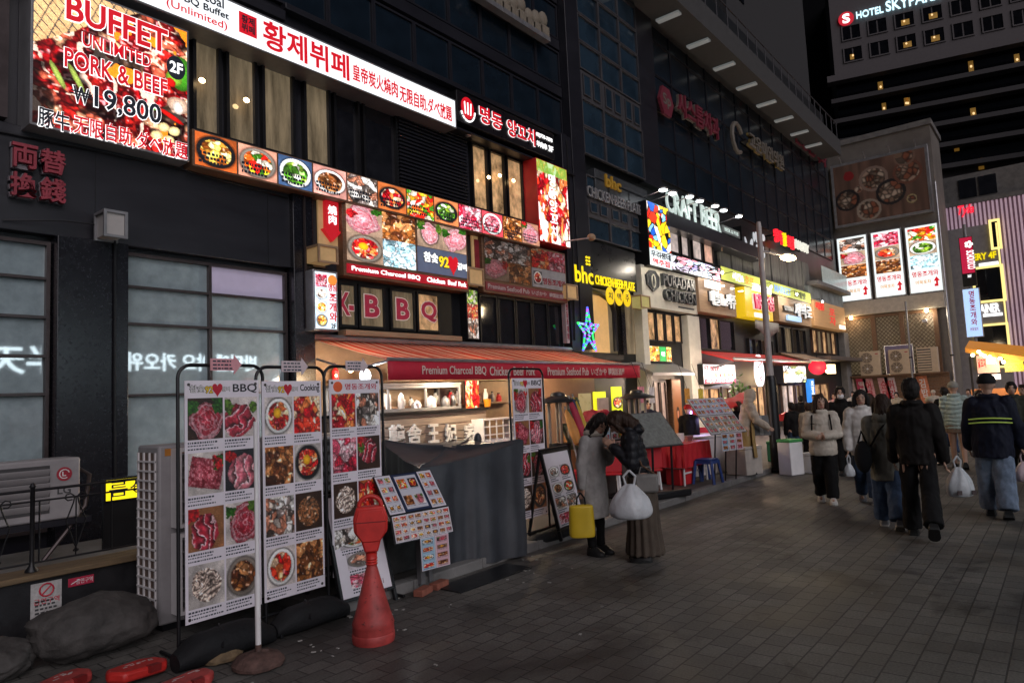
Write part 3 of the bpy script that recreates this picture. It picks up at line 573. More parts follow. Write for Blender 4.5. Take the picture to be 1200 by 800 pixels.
def ttl(t, b, w):
    bl = mat('black_outline', (.005, .005, .006), .5, bump=0); o = (bl, .05)
    lettering(t, '참숯', FA, inset(b, .1, .38, .42, .82), w, M_whiteglow, .04, outline=o); lettering(t, '92', FA, inset(b, .4, .6, .3, .75), w, M_yel, .05, outline=o)
    h = inset(b, .58, .8, .12, .86); u, v = (h[0] + h[1]) / 2, (h[2] + h[3]) / 2; s = (h[1] - h[0]) / 2
    part('heart_emblem', MB(FA).prism([(u + s * .062 * 16 * math.sin(i * .2617) ** 3, v + s * .09 * (13 * math.cos(i * .2617) - 5 * math.cos(2 * i * .2617) - 2 * math.cos(3 * i * .2617) - math.cos(4 * i * .2617))) for i in range(24)][::-1], w + .011, w + .02), M_redl, t)
    lettering(t, '갈비', FA, inset(b, .78, .98, .3, .6), w, M_whiteglow, .03, outline=o)
pubsign('lit sign of raw meat photographs above the red charcoal band', 405, 238, 544, 304, 319, .2, V_box, glow('red_band', (.42, .008, .02), .6, .8), M_whiteglow,
        (('meat', 'pink', 21), ('pile', 'brown', 22), ('egg', 'red', 23), ('pile', 'ice', 24), ('meat', 'pink', 25), ('meat', 'pink', 26)), ttl, (('Premium Charcoal BBQ', .03, .56), ('Chicken', .62, .78), ('Beef', .81, .89), ('Pork', .91, .985)))
def ttl2(t, b, w): lettering(t, '명동조개와', FA, inset(b, .3, .98, .2, .55), w, mat('faded_red', (.3, .03, .05)), .03); c = inset(b, .03, .28, .15, .85); picture(t, FA, c, w + .001, food('bowl', 30, 30, 5, 'red', (.3, .3, .31)), V_dim)
pubsign('unlit faded seafood picture sign above the dark windows', 567, 277, 660, 326, 339, .16, vmat('faded_print', 0, .4, base=.55), mat('faded_band', (.22, .035, .045), .5), M_pale,
        (('pile', 'sea', 31), ('shell', 'sea', 32), ('meat', 'pink', 33), ('shell', 'brown', 34), ('pile', 'red', 35), ('pile', 'pink', 36)), ttl2, (('Premium Seafood Pub', .02, .5), ('いざかや', .53, .72), ('韓国居酒屋', .76, .98)))
# blue-white vertical lit sign
W = .34; bx = B(FA, 367, 315, 397, 388, W)
t = sign('vertical_sign', 'bluish white vertical lit sign with dishes and red Korean letters', 'sign', FA, bx, .0, W, M_alu, glow('cool_sign_face', (.75, .9, 1), 1.15), .03)
for k in range(4): picture(t, FA, inset(bx, .08, .55, .06 + k * .22, .27 + k * .22), W + .002, food(('pile', 'dish', 'bowl', 'bowl')[3 - k], 40, 40, 50 + k, ('pink', 'sea', 'gold', 'gold')[3 - k], (.8, .9, 1)), V_box)
lettering(t, '조개와', FA, inset(bx, .62, .93, .16, .62), W + .002, M_redl, .03, vert=True); lettering(t, '명동', FA, inset(bx, .6, .95, .66, .78), W + .002, M_redl, .02); part('emblem', MB(FA).ell(((inset(bx, .6, .95, .8, .95)[0] + inset(bx, .6, .95, .8, .95)[1]) / 2, bx[3] - .15, W + .004), (.09, .09, .01)), glow('orange_face', (.9, .3, .05), .9), t)
lettering(t, '2F', FA, inset(bx, .68, .88, .04, .12), W + .002, M_navy, .02)
# second floor barbecue windows with letters on the glass
zt = uv(FA, 450, 336, -.02)[1]; zb = uv(FA, 450, 386, -.02)[1]
part('window_surround', MB(FA).box(uv(FA, 398, 340)[0], uv(FA, 548, 350)[0], zb - .1, zt + .18, -.196, -.1), M_black, bA)
for s, l, r_, a, b in (('K-', 399, 420, 400, 417), ('B', 422, 453, 430, 447), ('B', 459, 488, 467, 482), ('Q', 490, 517, 496, 514)):
    x0 = uv(FA, l, 350)[0]; x1 = uv(FA, r_, 350)[0]; fo = window(bA, FA, (x0, x1, zb, zt), (), (), M_black, G_warm if s == 'Q' else G_room, .05, .06)
    fo.location.y = -.1; c0 = uv(FA, a, 360)[0]; c1 = uv(FA, b, 360)[0]
    lettering(fo, s, FA, (c0, c1, zb + (zt - zb) * .27, zb + (zt - zb) * .78), -.163, mat('window_red', (.33, .02, .05), .5, bump=0, em=(.3, .02, .05), es=.25), .06, .004, outline=(mat('window_white', (.6, .5, .45), .5, bump=0, em=(.5, .4, .35), es=.3), .04))
part('ledge', MB(FA).box(uv(FA, 400, 392)[0], uv(FA, 536, 396)[0], zb - .16, zb - .06, -.1, .14), M_tan, bA, bevel=.01)
x0 = uv(FA, 563, 370)[0]; x1 = uv(FA, 661, 380)[0]; w_ = (x1 - x0) / 5
for k in range(5): window(bA, FA, (x0 + k * w_, x0 + (k + 1) * w_ - .02, 2.98, 4.1), (), (), M_black, G_black, .05, .08).location.y = -.1
# narrow picture signs between windows
bx = B(FA, 546, 338, 562, 398, .1); t = sign('narrow_sign', 'narrow dim food banner beside the barbecue windows', 'sign', FA, bx, -.19, .1, M_black)
picture(t, FA, inset(bx, .06, .94, .02, .98), .104, np.concatenate([food('pile', 28, 26, 3, 'green'), food('pile', 28, 26, 4, 'red'), food('pile', 40, 26, 5, 'sea')]), V_soft)
bx = B(FA, 662, 352, 668, 402, .1); t = sign('narrow_sign', 'thin pale vertical name sign on the corner pier', 'sign', FA, bx, -.08, .1, mat('pale_panel', (.4, .32, .33), .5)); lettering(t, '명동조개와', FA, inset(bx, .2, .8, .08, .92), .101, mat('faded_red', (.3, .03, .05)), .02, vert=True)
# old cornice letters near the roof
t = thing('rooftop_lettering', 'row of worn grey letter blocks high on the dark facade', 'sign', onY(600, 40, D))
p0 = uv(FA, 562, 3, .2); p1 = uv(FA, 645, 44, .2)
part('mounting_rail', MB(FA).box(p0[0], p1[0], p1[1] - .12, p1[1], 0, .2), M_grey, t)
mb = MB(FA)
for i in range(9):
    u = p0[0] + (p1[0] - p0[0]) * (i + .5) / 9; h = .42 + .12 * (i * 7 % 3); mb.box(u - .19, u + .16, p1[1] + .002, p1[1] + h * .4, .02, .17); mb.ell((u, p1[1] + h * .7, .1), (.17, .2, .08), 10, 7)
part('letter_block', mb, mat('worn_letter', (.2, .17, .13), .7), t)
# ---------------------------------------------------------------- striped awning
YV = 7.8
aw = thing('awning', 'long red and cream striped awning with a red lettered valance', 'awning', (10.4, 9.69, 2.9))
xa, xb = 6.66, 14.3; z0, z1 = 2.46, 2.93
m = bpy.data.materials.new('striped_canvas'); m.use_nodes = True; nt = m.node_tree; b = nt.nodes['Principled BSDF']
tc = nt.nodes.new('ShaderNodeTexCoord'); sx = nt.nodes.new('ShaderNodeSeparateXYZ'); nt.links.new(tc.outputs['Object'], sx.inputs[0])
mm = nt.nodes.new('ShaderNodeMath'); mm.operation = 'MULTIPLY'; mm.inputs[1].default_value = 5.2; nt.links.new(sx.outputs[0], mm.inputs[0])
fr = nt.nodes.new('ShaderNodeMath'); fr.operation = 'FRACT'; nt.links.new(mm.outputs[0], fr.inputs[0])
rp = nt.nodes.new('ShaderNodeValToRGB'); rp.color_ramp.interpolation = 'CONSTANT'; rp.color_ramp.elements[0].color = (.7, .16, .1, 1); rp.color_ramp.elements[1].color = (.9, .68, .56, 1); rp.color_ramp.elements[1].position = .52
nt.links.new(fr.outputs[0], rp.inputs[0]); nt.links.new(rp.outputs[0], b.inputs['Base Color']); b.inputs['Roughness'].default_value = .8
tr = nt.nodes.new('ShaderNodeBsdfTranslucent'); nt.links.new(rp.outputs[0], tr.inputs[0]); ms = nt.nodes.new('ShaderNodeMixShader'); ms.inputs[0].default_value = .7
nt.links.new(b.outputs[0], ms.inputs[1]); nt.links.new(tr.outputs[0], ms.inputs[2]); nt.links.new(ms.outputs[0], nt.nodes['Material Output'].inputs[0])
mb = MB(); n = 40
def awn(f, i): return (xa + (xb - xa) * i / n, YV + (9.69 - YV) * f, z0 + (z1 - z0) * f - .05 * math.sin(math.pi * f) * abs(math.sin(i * .9)))
mb.add([awn(j / 6, i) for j in range(7) for i in range(n + 1)], [(j * (n + 1) + i, j * (n + 1) + i + 1, (j + 1) * (n + 1) + i + 1, (j + 1) * (n + 1) + i) for j in range(6) for i in range(n)])
o = part('canvas', mb, m, aw); s = o.modifiers.new('s', 'SOLIDIFY'); s.thickness = .006
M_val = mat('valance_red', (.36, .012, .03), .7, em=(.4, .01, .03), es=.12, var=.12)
mb = MB(); mb.add([(xa + (xb - xa) * i / 60, YV - .012 * (i % 2) * math.sin(i), z) for z in (2.16, 2.46) for i in range(61)], [(i, i + 1, 61 + i + 1, 61 + i) for i in range(60)])
o = part('valance', mb, M_val, aw); s = o.modifiers.new('s', 'SOLIDIFY'); s.thickness = .006
FV = frame((0, YV - .03, 0), (1, 0, 0), (0, 0, 1)); mw_ = mat('valance_letter', (.6, .5, .45), .6, bump=0)
for s, a, b in (('Premium Charcoal BBQ', 495, 570), ('Chicken', 574, 598), ('Beef', 602, 614), ('Pork', 617, 627), ('Premium Seafood Pub', 642, 690), ('いざかや', 693, 711), ('韓国居酒屋', 713, 732)):
    lettering(aw, s, FV, (uv(FV, a, 440)[0], uv(FV, b, 440)[0], 2.22, 2.38), 0, mw_, .02, .004)
mb = MB(); mb.tube([(xa, YV, 2.47), (xb, YV, 2.47)], .03); mb.tube([(xa, 9.66, 2.97), (xb, 9.66, 2.97)], .06)
for x in (xa + .03, 9.2, 11.7, xb - .03): mb.tube([(x, 9.6, 2.6), (x, 8.7, 2.36), (x, YV + .03, 2.45)], .02)
part('awning_arm', mb, M_alu, aw)
# warm bulbs below the awning (lit in the photograph)
def bulb(name, label, p, power, c, r=.05, m=None):
    t = thing(name, label, 'lamp', p); part('bulb', MB().ell(p, (r, r, r * 1.2)), m or M_lamp, t)
    part('socket', MB().lathe([(.015, r * 1.1), (.02, r * 1.25), (.02, r * 2)], p, 10), M_black, t)
    l = bpy.data.lights.new('bulb_light', 'POINT'); l.energy = power; l.color = c; l.shadow_soft_size = .12; lo = bpy.data.objects.new('bulb_light', l); col.objects.link(lo)
    lo.parent = t; lo.location = (0, -.02, -r * 2.2); return t
WARM = (1, .66, .33); COOL = (.95, .97, 1)
bulb('hanging_bulb', 'bright white bulb under the left end of the striped awning', onY(428, 440, 8.6), 55, COOL, .09, M_lampw)
bulb('hanging_bulb', 'warm bulb hanging at the far left of the awning', onY(411, 432, 8.9), 22, WARM)
for px, py, lb in ((392, 428, 'upper'), (394, 440, 'lower')): bulb('fairy_bulb', 'tiny %s warm fairy bulb on the dark pier below the awning' % lb, onY(px, py, 9.3), 3, WARM, .02)
bulb('hanging_bulb', 'warm bulb over the kitchen counter behind the BBQ valance', (9.3, 8.5, 2.3), 115, (1, .78, .52))
bulb('hanging_bulb', 'warm bulb under the right half of the striped awning', (12.6, 8.6, 2.35), 150, (1, .72, .4))
# ---------------------------------------------------------------- kitchen counter under the awning
FC = frame((0, 9.0, 0), (1, 0, 0), (0, 0, 1))
M_plank = mat('plank_counter', (.24, .19, .15), .6, var=.35, scale=3, bump=.25, stretch=(.6, 3, 9))
ct = thing('kitchen_counter', 'plank clad kitchen counter with raised white characters under the awning', 'counter', (8.5, 9.1, .1))
xa_, xb_ = 6.72, uv(FC, 570, 490)[0]; zt = uv(FC, 500, 482)[1]
mb = MB(FC); k = 0; z = .1
while z < zt - .05: mb.box(xa_, xb_, z, min(z + .135, zt - .03), -.5, 0 - .004 * (k % 2)); z += .145; k += 1
part('counter_front', mb, M_plank, ct, bevel=.006); part('counter_top', MB(FC).box(xa_, xb_ + .02, zt - .028, zt + .02, -.62, .06), M_black, ct, bevel=.006)
for s, a, b in (('韓', 455, 472), ('舍', 476, 492), ('王', 501, 512), ('妃', 520, 533), ('家', 543, 557)):
    u0_ = uv(FC, a, 510)[0]; u1_ = uv(FC, b, 510)[0]; zc = uv(FC, (a + b) / 2, 509 - (a - 455) * .03)[1]
    lettering(ct, s, FC, (u0_, u1_, zc - .17, zc + .17), .01, mat('white_letter', (.6, .6, .58), .5, bump=0), .05, .05)
# kitchen behind: warm wall, shelf, glazed case
kw = MB(FC); kw.box(6.7, 12.2, 0, 2.9, -.72, -.66); part('kitchen_wall', kw, mat('kitchen_wall', (.2, .13, .075), .6, var=.35, scale=2), bA)
gc = thing('glass_case', 'glazed kitchen display case standing on the plank counter', 'display case', (8.2, 9.2, zt))
u1_ = uv(FC, 540, 460)[0]
mb = MB(FC); mb.rim(xa_ + .1, u1_, zt + .022, 2.12, .05, -.04, 0); mb.rim(xa_ + .1, u1_, zt + .022, 2.12, .05, -.6, -.56)
for f in (.33, .66): mb.box(xa_ + .1 + (u1_ - xa_ - .1) * f - .02, xa_ + .1 + (u1_ - xa_ - .1) * f + .02, zt + .075, 2.07, -.035, -.005)
mb.box(xa_ + .1, u1_, 2.122, 2.16, -.62, .02); part('case_frame', mb, M_grey, gc, bevel=.004)
part('case_light', MB(FC).box(xa_ + .2, u1_ - .1, 2.09, 2.115, -.3, -.2), glow('case_tube', (1, .85, .7), 5), gc)
lt = bpy.data.lights.new('case_light', 'AREA'); lt.shape = 'RECTANGLE'; lt.size = 1.8; lt.size_y = .1; lt.energy = 14; lt.color = (1, .8, .6); lo = bpy.data.objects.new('case_light', lt); col.objects.link(lo); lo.location = (8.1, 9.27, 2.08)
for k, px in enumerate((455, 470, 488, 505, 522, 531)):
    x = uv(FC, px, 470, -.3)[0]; t = thing('kitchen_utensil', ('round white ladle hanging', 'tall white pitcher standing', 'small steel pan standing', 'white stock pot standing', 'grey rice cooker standing', 'narrow steel tin standing')[k] + ' in the glazed kitchen case', 'utensil', (x, 9.3, zt + .022))
    h = (.3, .28, .14, .22, .2, .26)[k]; r = (.05, .06, .1, .1, .09, .05)[k]
    part('vessel', MB().lathe([(r * .7, 0), (r, h * .2), (r, h * .7), (r * .8, h)], (x, 9.3, zt + .022), 16), (M_white, M_white, M_alu, M_white, M_grey, M_alu)[k], t); part('lid', MB().lathe([(r * .85, h + .002), (r * .4, h + .03), (.012, h + .05)], (x, 9.3, zt + .022), 14), M_alu, t)
sh = thing('kitchen_shelf', 'brown wall shelf of jars and bottles behind the kitchen counter', 'shelf', (8.8, 9.6, 1.75)); part('shelf_board', MB(FC).box(6.9, 11.6, 1.72, 1.76, -.65, -.45), M_wood, sh, bevel=.005); part('shelf_board', MB(FC).box(6.9, 11.6, 2.2, 2.24, -.65, -.45), M_wood, sh, bevel=.005); part('dark_panel', MB(FC).box(9.4, 10.1, .1, 2.7, -.66, -.6), M_frame, sh); rg = random.Random(6)
for k in range(22):
    x = 7.0 + k * .21; z_ = 1.762 if k % 3 else 2.242; h = rg.uniform(.12, .26); r = rg.uniform(.04, .065); q = (x, 9.54, z_); jr = thing('jar', 'jar or bottle standing on the brown kitchen wall shelf', 'jar', q, 'jars on the kitchen shelf'); part('jar_body', MB().lathe([(r * .9, 0), (r, .02), (r, h * .7), (r * .5, h * .85), (r * .45, h)], q, 12), (M_ivory, M_wood, M_tan, M_red, M_white, M_grey)[rg.randrange(6)], jr); part('lid', MB().lathe([(r * .55, h + .001), (r * .55, h + .025)], q, 10), M_black, jr)
bx = B(FC, 545, 446, 562, 479, -.02); t = sign('food_poster', 'orange lit food poster beside the kitchen case', 'poster', FC, bx, -.06, -.02, M_black); picture(t, FC, bx, -.017, food('pile', 60, 34, 8, 'red', (.8, .4, .15)), V_soft)
x = uv(FC, 571, 470, -.1)[0]; t = thing('bucket', 'small orange bucket with a white jug standing right of the food poster', 'bucket', (x, 9.1, zt + .02)); part('pail', MB().lathe([(.06, 0), (.085, .16), (.09, .16), (.06, .15)], (x, 9.1, zt + .02), 18), mat('orange_plastic', (.75, .3, .02), .4), t); part('jug', MB().lathe([(.045, .1), (.05, .26), (.025, .32), (.03, .36)], (x - .02, 9.12, zt + .02), 14), M_white, t)
fx = thing('lattice_crate', 'white lattice crate at the right end of the plank counter', 'crate', onY(582, 512, 8.7)); FL = frame((0, 8.7, 0), (1, 0, 0), (0, 0, 1)); bx = B(FL, 566, 491, 606, 515, 0); mb = MB(FL); mb.rim(*bx, .03, -.3, 0)
for k in range(1, 5): u = bx[0] + (bx[1] - bx[0]) * k / 5; mb.box(u - .012, u + .012, bx[2] + .03, bx[3] - .03, -.02, -.003)
for k in range(1, 3): v = bx[2] + (bx[3] - bx[2]) * k / 3; mb.box(bx[0] + .03, bx[1] - .03, v - .012, v + .012, -.025, -.008)
part('lattice', mb, M_white, fx); part('crate_shelf', MB(FL).box(bx[0] + .031, bx[1] - .031, bx[2] + .031, bx[2] + .06, -.29, -.03), M_white, fx)
part('crate_leg', MB(FL).box(bx[0], bx[1], .096, bx[2] - .002, -.28, -.02), M_dark, fx)
# ---------------------------------------------------------------- tarpaulin stall
def cover(name, label, c, mtr, corners_b, corners_t, n=46, amp=.02, seed=1):
    """cloth thrown over a box: four bottom and four top corners"""
    t = thing(name, label, c, (sum(p[0] for p in corners_b) / 4, sum(p[1] for p in corners_b) / 4, 0)); rings = []
    def edge(cs, dz, k_):
        ps = []; run = 0
        for i in range(4):
            a = Vector(cs[i]); b = Vector(cs[(i + 1) % 4]); L_ = (b - a).length; d = (b - a).normalized()
            for j in range(n):
                f = j / n; p = a.lerp(b, f); u = (i + f) * 1.9; fold = mnoise.noise(Vector((u * 2.1, seed, .1))) * 1.6 + mnoise.noise(Vector((u * 5.3, seed, k_ * .6))) * .7
                sw = math.sin(f * math.pi) ** .5; ps.append(p + Vector((-d.y, d.x, 0)) * -(amp * k_ * fold * sw + .02 * mnoise.noise(Vector((p.x * 3, p.y * 3, p.z * 2.5)))) + Vector((0, 0, dz - .05 * sw * max(0, 1 - k_) + (.02 * mnoise.noise(Vector((u * 4, 3, 0))) if k_ > 1.2 else 0))))
        return ps
    cb = [Vector(p) for p in corners_b]; ctp = [Vector(p) for p in corners_t]
    for f in (0, .15, .35, .55, .75, .9, .98): rings.append(edge([a.lerp(b, f) for a, b in zip(cb, ctp)], 0, 1.3 - f))
    cen = sum(ctp, Vector()) / 4
    for g in (.06, .3, .6, .9): rings.append([p + Vector((0, 0, -.03 * math.sin(g * 3))) for p in edge([a.lerp(cen, g) for a in ctp], 0, .1)])
    part('tarpaulin', MB().loft(rings), mtr, t); return t
M_tarp = mat('grey_tarp', (.036, .04, .048), .5, var=.3, scale=2.5, bump=.4, bscale=9)
p1 = G(617, 650, .03); p0 = Vector((4.95, 5.32, .03)); q1 = onY(613, 513, p1.y + .05)
dx = (p1 - p0); nrm = Vector((-dx.y, dx.x, 0)).normalized() * 1.15
st = cover('covered_stall', 'street stall hidden under a dark grey tarpaulin', 'stall', M_tarp, [p0, p1, p1 + nrm, p0 + nrm], [(p0.x + .02, p0.y + .04, onY(452, 552, p0.y).z), (q1.x, q1.y, q1.z), (p1.x + nrm.x - .05, p1.y + nrm.y - .05, 1.33), (p0.x + nrm.x + .05, p0.y + nrm.y - .05, 1.4)], amp=.05)
mb = MB(); kx = onY(560, 515, p1.y + 1.0); mb.ell(kx, (.05, .05, .09)); mb.tube([kx, kx + Vector((-.3, .1, -.1)), kx + Vector((-.8, .3, -.22))], .02); part('cloth_knot', mb, M_tarp, st)
# steel work bench left of the stall
cbt = thing('steel_cabinet', 'low dark steel bench with a lifted lid behind the red marker', 'cabinet', G(480, 690, .1))
Y0 = 5.42; FB_ = frame((0, Y0, 0), (1, 0, 0), (0, 0, 1)); bx = B(FB_, 448, 628, 518, 690, 0)
part('cabinet_body', MB(FB_).box(bx[0] - .3, bx[1], .1, .62, -.5, 0), mat('dark_steel', (.06, .06, .06), .45, .4, var=.4), cbt, bevel=.008)
mb = MB(FB_); mb.add([(bx[0] - .4, .66, .03), (bx[1] + .03, .63, .14), (bx[1] + .03, .78, -.5), (bx[0] - .4, .86, -.5), (bx[0] - .4, .64, .03), (bx[1] + .03, .61, .14), (bx[1] + .03, .76, -.5), (bx[0] - .4, .84, -.5)], [(0, 1, 2, 3), (7, 6, 5, 4), (0, 4, 5, 1), (1, 5, 6, 2), (2, 6, 7, 3), (3, 7, 4, 0)]); part('cabinet_lid', mb, mat('worn_lid', (.16, .14, .12), .5, .3, var=.4), cbt)
# ---------------------------------------------------------------- tall banner stands
def arrow_card(parent, F, u, v, s, m):
    mb = MB(F); mb.prism([(u - s, v - s * .36), (u + s * .5, v - s * .36), (u + s * .5, v - s * .6), (u + s, v), (u + s * .5, v + s * .6), (u + s * .5, v + s * .36), (u - s, v + s * .36)], .012, .018); part('arrow_card', mb, m, parent)
    mb = MB(F); rg = random.Random(int(u * 10))
    for r_ in range(3):
        x = u - s * .85
        while x < u + s * .3: w = rg.uniform(.01, .035); mb.box(x, x + w, v + s * (.2 - r_ * .22) - .006, v + s * (.2 - r_ * .22) + .006, .0185, .02); x += w + .009
    part('card_text', mb, M_navy, parent)
M_pinkc = mat('pink_card', (.65, .3, .33), .6, bump=0); M_palec = mat('pale_card', (.6, .5, .52), .6, bump=0)
M_vin = mat('white_vinyl', (.74, .69, .75), .4, bump=.03, var=.04)
KIND = {'bbq': [('meat', 'red'), ('slices', 'red'), ('slab', 'red'), ('slices', 'pink'), ('slices', 'red'), ('meat', 'red'), ('noodle', 'sea'), ('bowl', 'brown')], 'cook': [('egg', 'red'), ('pile', 'red'), ('pile', 'brown'), ('egg', 'red'), ('pile', 'sea'), ('noodle', 'brown'), ('bowl', 'red'), ('pile', 'brown')],
        'clam': [('pile', 'red'), ('pile', 'sea'), ('shell', 'pink'), ('slices', 'red'), ('noodle', 'sea'), ('pile', 'red'), ('shell', 'sea'), ('pile', 'brown')]}
def banner(label, F, box, kind, title, tcol, seed, card, group='banner stands'):
    u0, u1, v0, v1 = box; o = F @ Vector(((u0 + u1) / 2, 0, 0)); t = thing('banner_stand', label, 'banner stand', o, group); W_, H_ = u1 - u0, v1 - v0
    mb = MB(F); e = .045; k = .1; pts = [(u0 - e, .03, -.01), (u0 - e, v1 + .02, -.01)]
    for i in range(1, 7): a = math.pi - i * math.pi / 12; pts.append((u0 - e + k + k * math.cos(a), v1 + .02 + k * math.sin(a) - 0, -.01))
    for i in range(0, 7): a = math.pi / 2 - i * math.pi / 12; pts.append((u1 + e - k + k * math.cos(a), v1 + .02 + k * math.sin(a), -.01))
    pts.append((u1 + e, .03, -.01)); mb.tube(pts, .014, 8); mb.tube([(u0 - e, .14, -.01), (u1 + e, .14, -.01)], .012)
    for u in (u0 - e, u1 + e): mb.tube([(u, .02, -.3), (u, .02, .22)], .014)
    part('stand_frame', mb, M_black, t)
    part('banner_sheet', MB(F).box(u0, u1, v0, v1, -.003, .004), M_vin, t)
    part('eyelet', (lambda q: [q.lathe([(.012, 0), (.012, .003)], (0, 0, 0), 10) for q.M in [F @ Matrix.Translation((a, b, .004)) for a in (u0 + .03, u1 - .03) for b in (v0 + .03, v1 - .03)]] and q)(MB()), M_frame, t)
    top = .075
    if kind == 'clam':
        part('emblem', MB(F).ell((u0 + W_ * .16, v1 - H_ * .038, .005), (W_ * .09, W_ * .085, .004)), mat('orange_print', (.75, .12, .03), .5, bump=0), t); lettering(t, title, F, (u0 + W_ * .3, u0 + W_ * .94, v1 - H_ * .055, v1 - H_ * .022), .0045, tcol, .02, .002)
    else:
        ol = (mat('ink_outline', (.01, .01, .012), .5, bump=0), .05)
        lettering(t, '참숯', F, (u0 + W_ * .06, u0 + W_ * .25, v1 - H_ * .05, v1 - H_ * .02), .0045, M_white, .02, .001, outline=ol); lettering(t, '92', F, (u0 + W_ * .26, u0 + W_ * .36, v1 - H_ * .055, v1 - H_ * .025), .0045, mat('yellow_print', (.8, .55, .02), .5, bump=0), .04, .001, outline=ol)
        hx, hz = u0 + W_ * .42, v1 - H_ * .038; s = W_ * .07
        part('heart_emblem', MB(F).prism([(hx + s * .062 * 16 * math.sin(i * .2617) ** 3, hz + s * .085 * (13 * math.cos(i * .2617) - 5 * math.cos(2 * i * .2617) - 2 * math.cos(3 * i * .2617) - math.cos(4 * i * .2617))) for i in range(24)][::-1], .005, .007), mat('heart_red', (.5, .01, .03), .5, bump=0), t)
        lettering(t, '갈비', F, (u0 + W_ * .48, u0 + W_ * .59, v1 - H_ * .048, v1 - H_ * .028), .0045, M_white, .02, .001, outline=ol)
        lettering(t, title, F, (u0 + W_ * .63, u0 + W_ * .97, v1 - H_ * .058, v1 - H_ * .016), .0045, tcol, .025, .002)
    ch = (H_ * .925) / 4
    for i in range(8):
        c, r_ = i % 2, i // 2; a = u0 + W_ * (.035 + .48 * c); b = a + W_ * .455; zt_ = v1 - H_ * top - r_ * ch; zb_ = zt_ - ch * .76
        kd, pl = KIND[kind][i]; picture(t, F, (a, b, zb_, zt_), .006, food(kd, 58, 46, seed + i, pl), V_vinyl)
    mb = MB(F); rg = random.Random(seed)
    for i in range(8):
        c, r_ = i % 2, i // 2; a = u0 + W_ * (.035 + .48 * c); zb_ = v1 - H_ * top - r_ * ch - ch * .8
        for ln in range(3):
            x = a; end = a + W_ * rg.uniform(.25, .42); hh = (.013, .008, .01)[ln]
            while x < end: w = rg.uniform(.006, .02); mb.box(x, x + w, zb_ - ln * ch * .06 - hh, zb_ - ln * ch * .06, .005, .0065); x += w + .007
    part('caption_lettering', mb, M_navy, t)
    if card: arrow_card(t, F, (u0 + u1) / 2 + .02, v1 + .125, .13, card)
    return t
FP = frame((0, 5.2, 0), (1, 0, 0), (0, 0, 1)); M_ink = mat('black_ink', (.015, .015, .02), .5, bump=0); M_rink = mat('red_ink', (.5, .015, .04), .5, bump=0)
def pb(F, l, r, tl, br): a, b_ = uv(F, *tl)[0], uv(F, *br)[0]; return (uv(F, l[0], l[1])[0], uv(F, r[0], r[1])[0], uv(F, *br)[1], uv(F, *tl)[1])
b1 = (2.44, 3.05, .25, 2.05)
banner('tall white banner stand of raw meat photos headed BBQ, left of the Cooking one', FP, b1, 'bbq', 'BBQ', M_ink, 300, M_pinkc)
x0, x1 = uv(FP, 308, 560)[0], uv(FP, 378, 560)[0]
banner('tall white banner stand of stew and dish photos headed Cooking', FP, (x0, x1, .25, 2.04), 'cook', 'Cooking', M_ink, 320, M_palec)
x0, x1 = uv(FP, 387, 520)[0], uv(FP, 446, 520)[0]
banner('tall white banner stand with an orange shell emblem and red Korean heading', FP, (x0, x1, .3, 2.05), 'clam', '명동조개와', M_rink, 340, M_palec)
FP2 = frame((0, 5.35, 0), (1, 0, 0), (0, 0, 1)); x0, x1 = uv(FP2, 603, 520)[0], uv(FP2, 638, 520)[0]
banner('tall white banner stand headed BBQ standing right of the grey tarpaulin', FP2, (x0, x1, uv(FP2, 620, 607)[1], uv(FP2, 620, 443)[1]), 'bbq', 'BBQ', M_ink, 360, None)
part_ = None
# heavy black sacks weighing the stands down
M_sack = mat('black_rubber', (.012, .0125, .014), .75, bump=.7, bscale=26, spec=.25)
def sack(label, x0, x1, y, r):
    t = thing('weight_sack', label, 'weight', ((x0 + x1) / 2, y, 0)); n = 12; rings = []
    for i in range(n + 1):
        f = i / n; x = x0 + (x1 - x0) * f; q = r * min(1, .55 + 2.2 * min(f, 1 - f)) ; rings.append([(x, y + q * 1.15 * math.cos(a) * (1 + .05 * math.sin(5 * f + a)), max(.004, q * .92 + q * .92 * math.sin(a) + .006 * math.sin(9 * f + a * 2))) for a in [k * math.pi / 9 for k in range(18)]])
    part('sack_body', MB().loft(rings), M_sack, t); part('sack_strap', MB().tube([((x0 + x1) / 2 - .1, y - r * 1.19, r), ((x0 + x1) / 2 - .05, y - .5 * r, r * 1.75), ((x0 + x1) / 2 - .03, y + .3 * r, r * 1.9)], .008), M_black, t); return t
sack('long black rubber weight under the BBQ banner at the far left', 2.28, 3.02, 5.02, .125); sack('long black rubber weight under the Cooking banner', 3.06, 3.75, 5.05, .115)
sack('black rubber weight under the banner right of the tarpaulin', x0 - .02, x1 + .35, 5.18, .09)
# white flag pole on a rusty round base, and a second base
def rust_base(name, label, p, r, m, pole=None):
    t = thing(name, label, 'pole base', p); rg = random.Random(int(r * 1000)); n = 22
    prof = [(r * .2, 0), (r, .012), (r * 1.02, .035), (r * .85, .07), (r * .4, .095), (r * .12, .1)]; rings = []
    for q, z in prof: rings.append([(p[0] + q * math.cos(k * 2 * math.pi / n) * (1 + .07 * mnoise.noise(Vector((math.cos(k * .2856) * 2, math.sin(k * .2856) * 2, z * 20 + r * 40)))), p[1] + q * math.sin(k * 2 * math.pi / n), z + .002 + p[2] + .012 * mnoise.noise(Vector((k * .9, z * 30, r * 60)))) for k in range(n)])
    part('cast_base', MB().loft(rings), m, t); part('socket', MB().lathe([(.022, .09), (.022, .15)], p, 12), m, t)
    if pole: part('pole', MB().lathe([(.02, .14), (.02, .62), (.014, .63), (.014, pole)], p, 12), M_white, t)
    return t
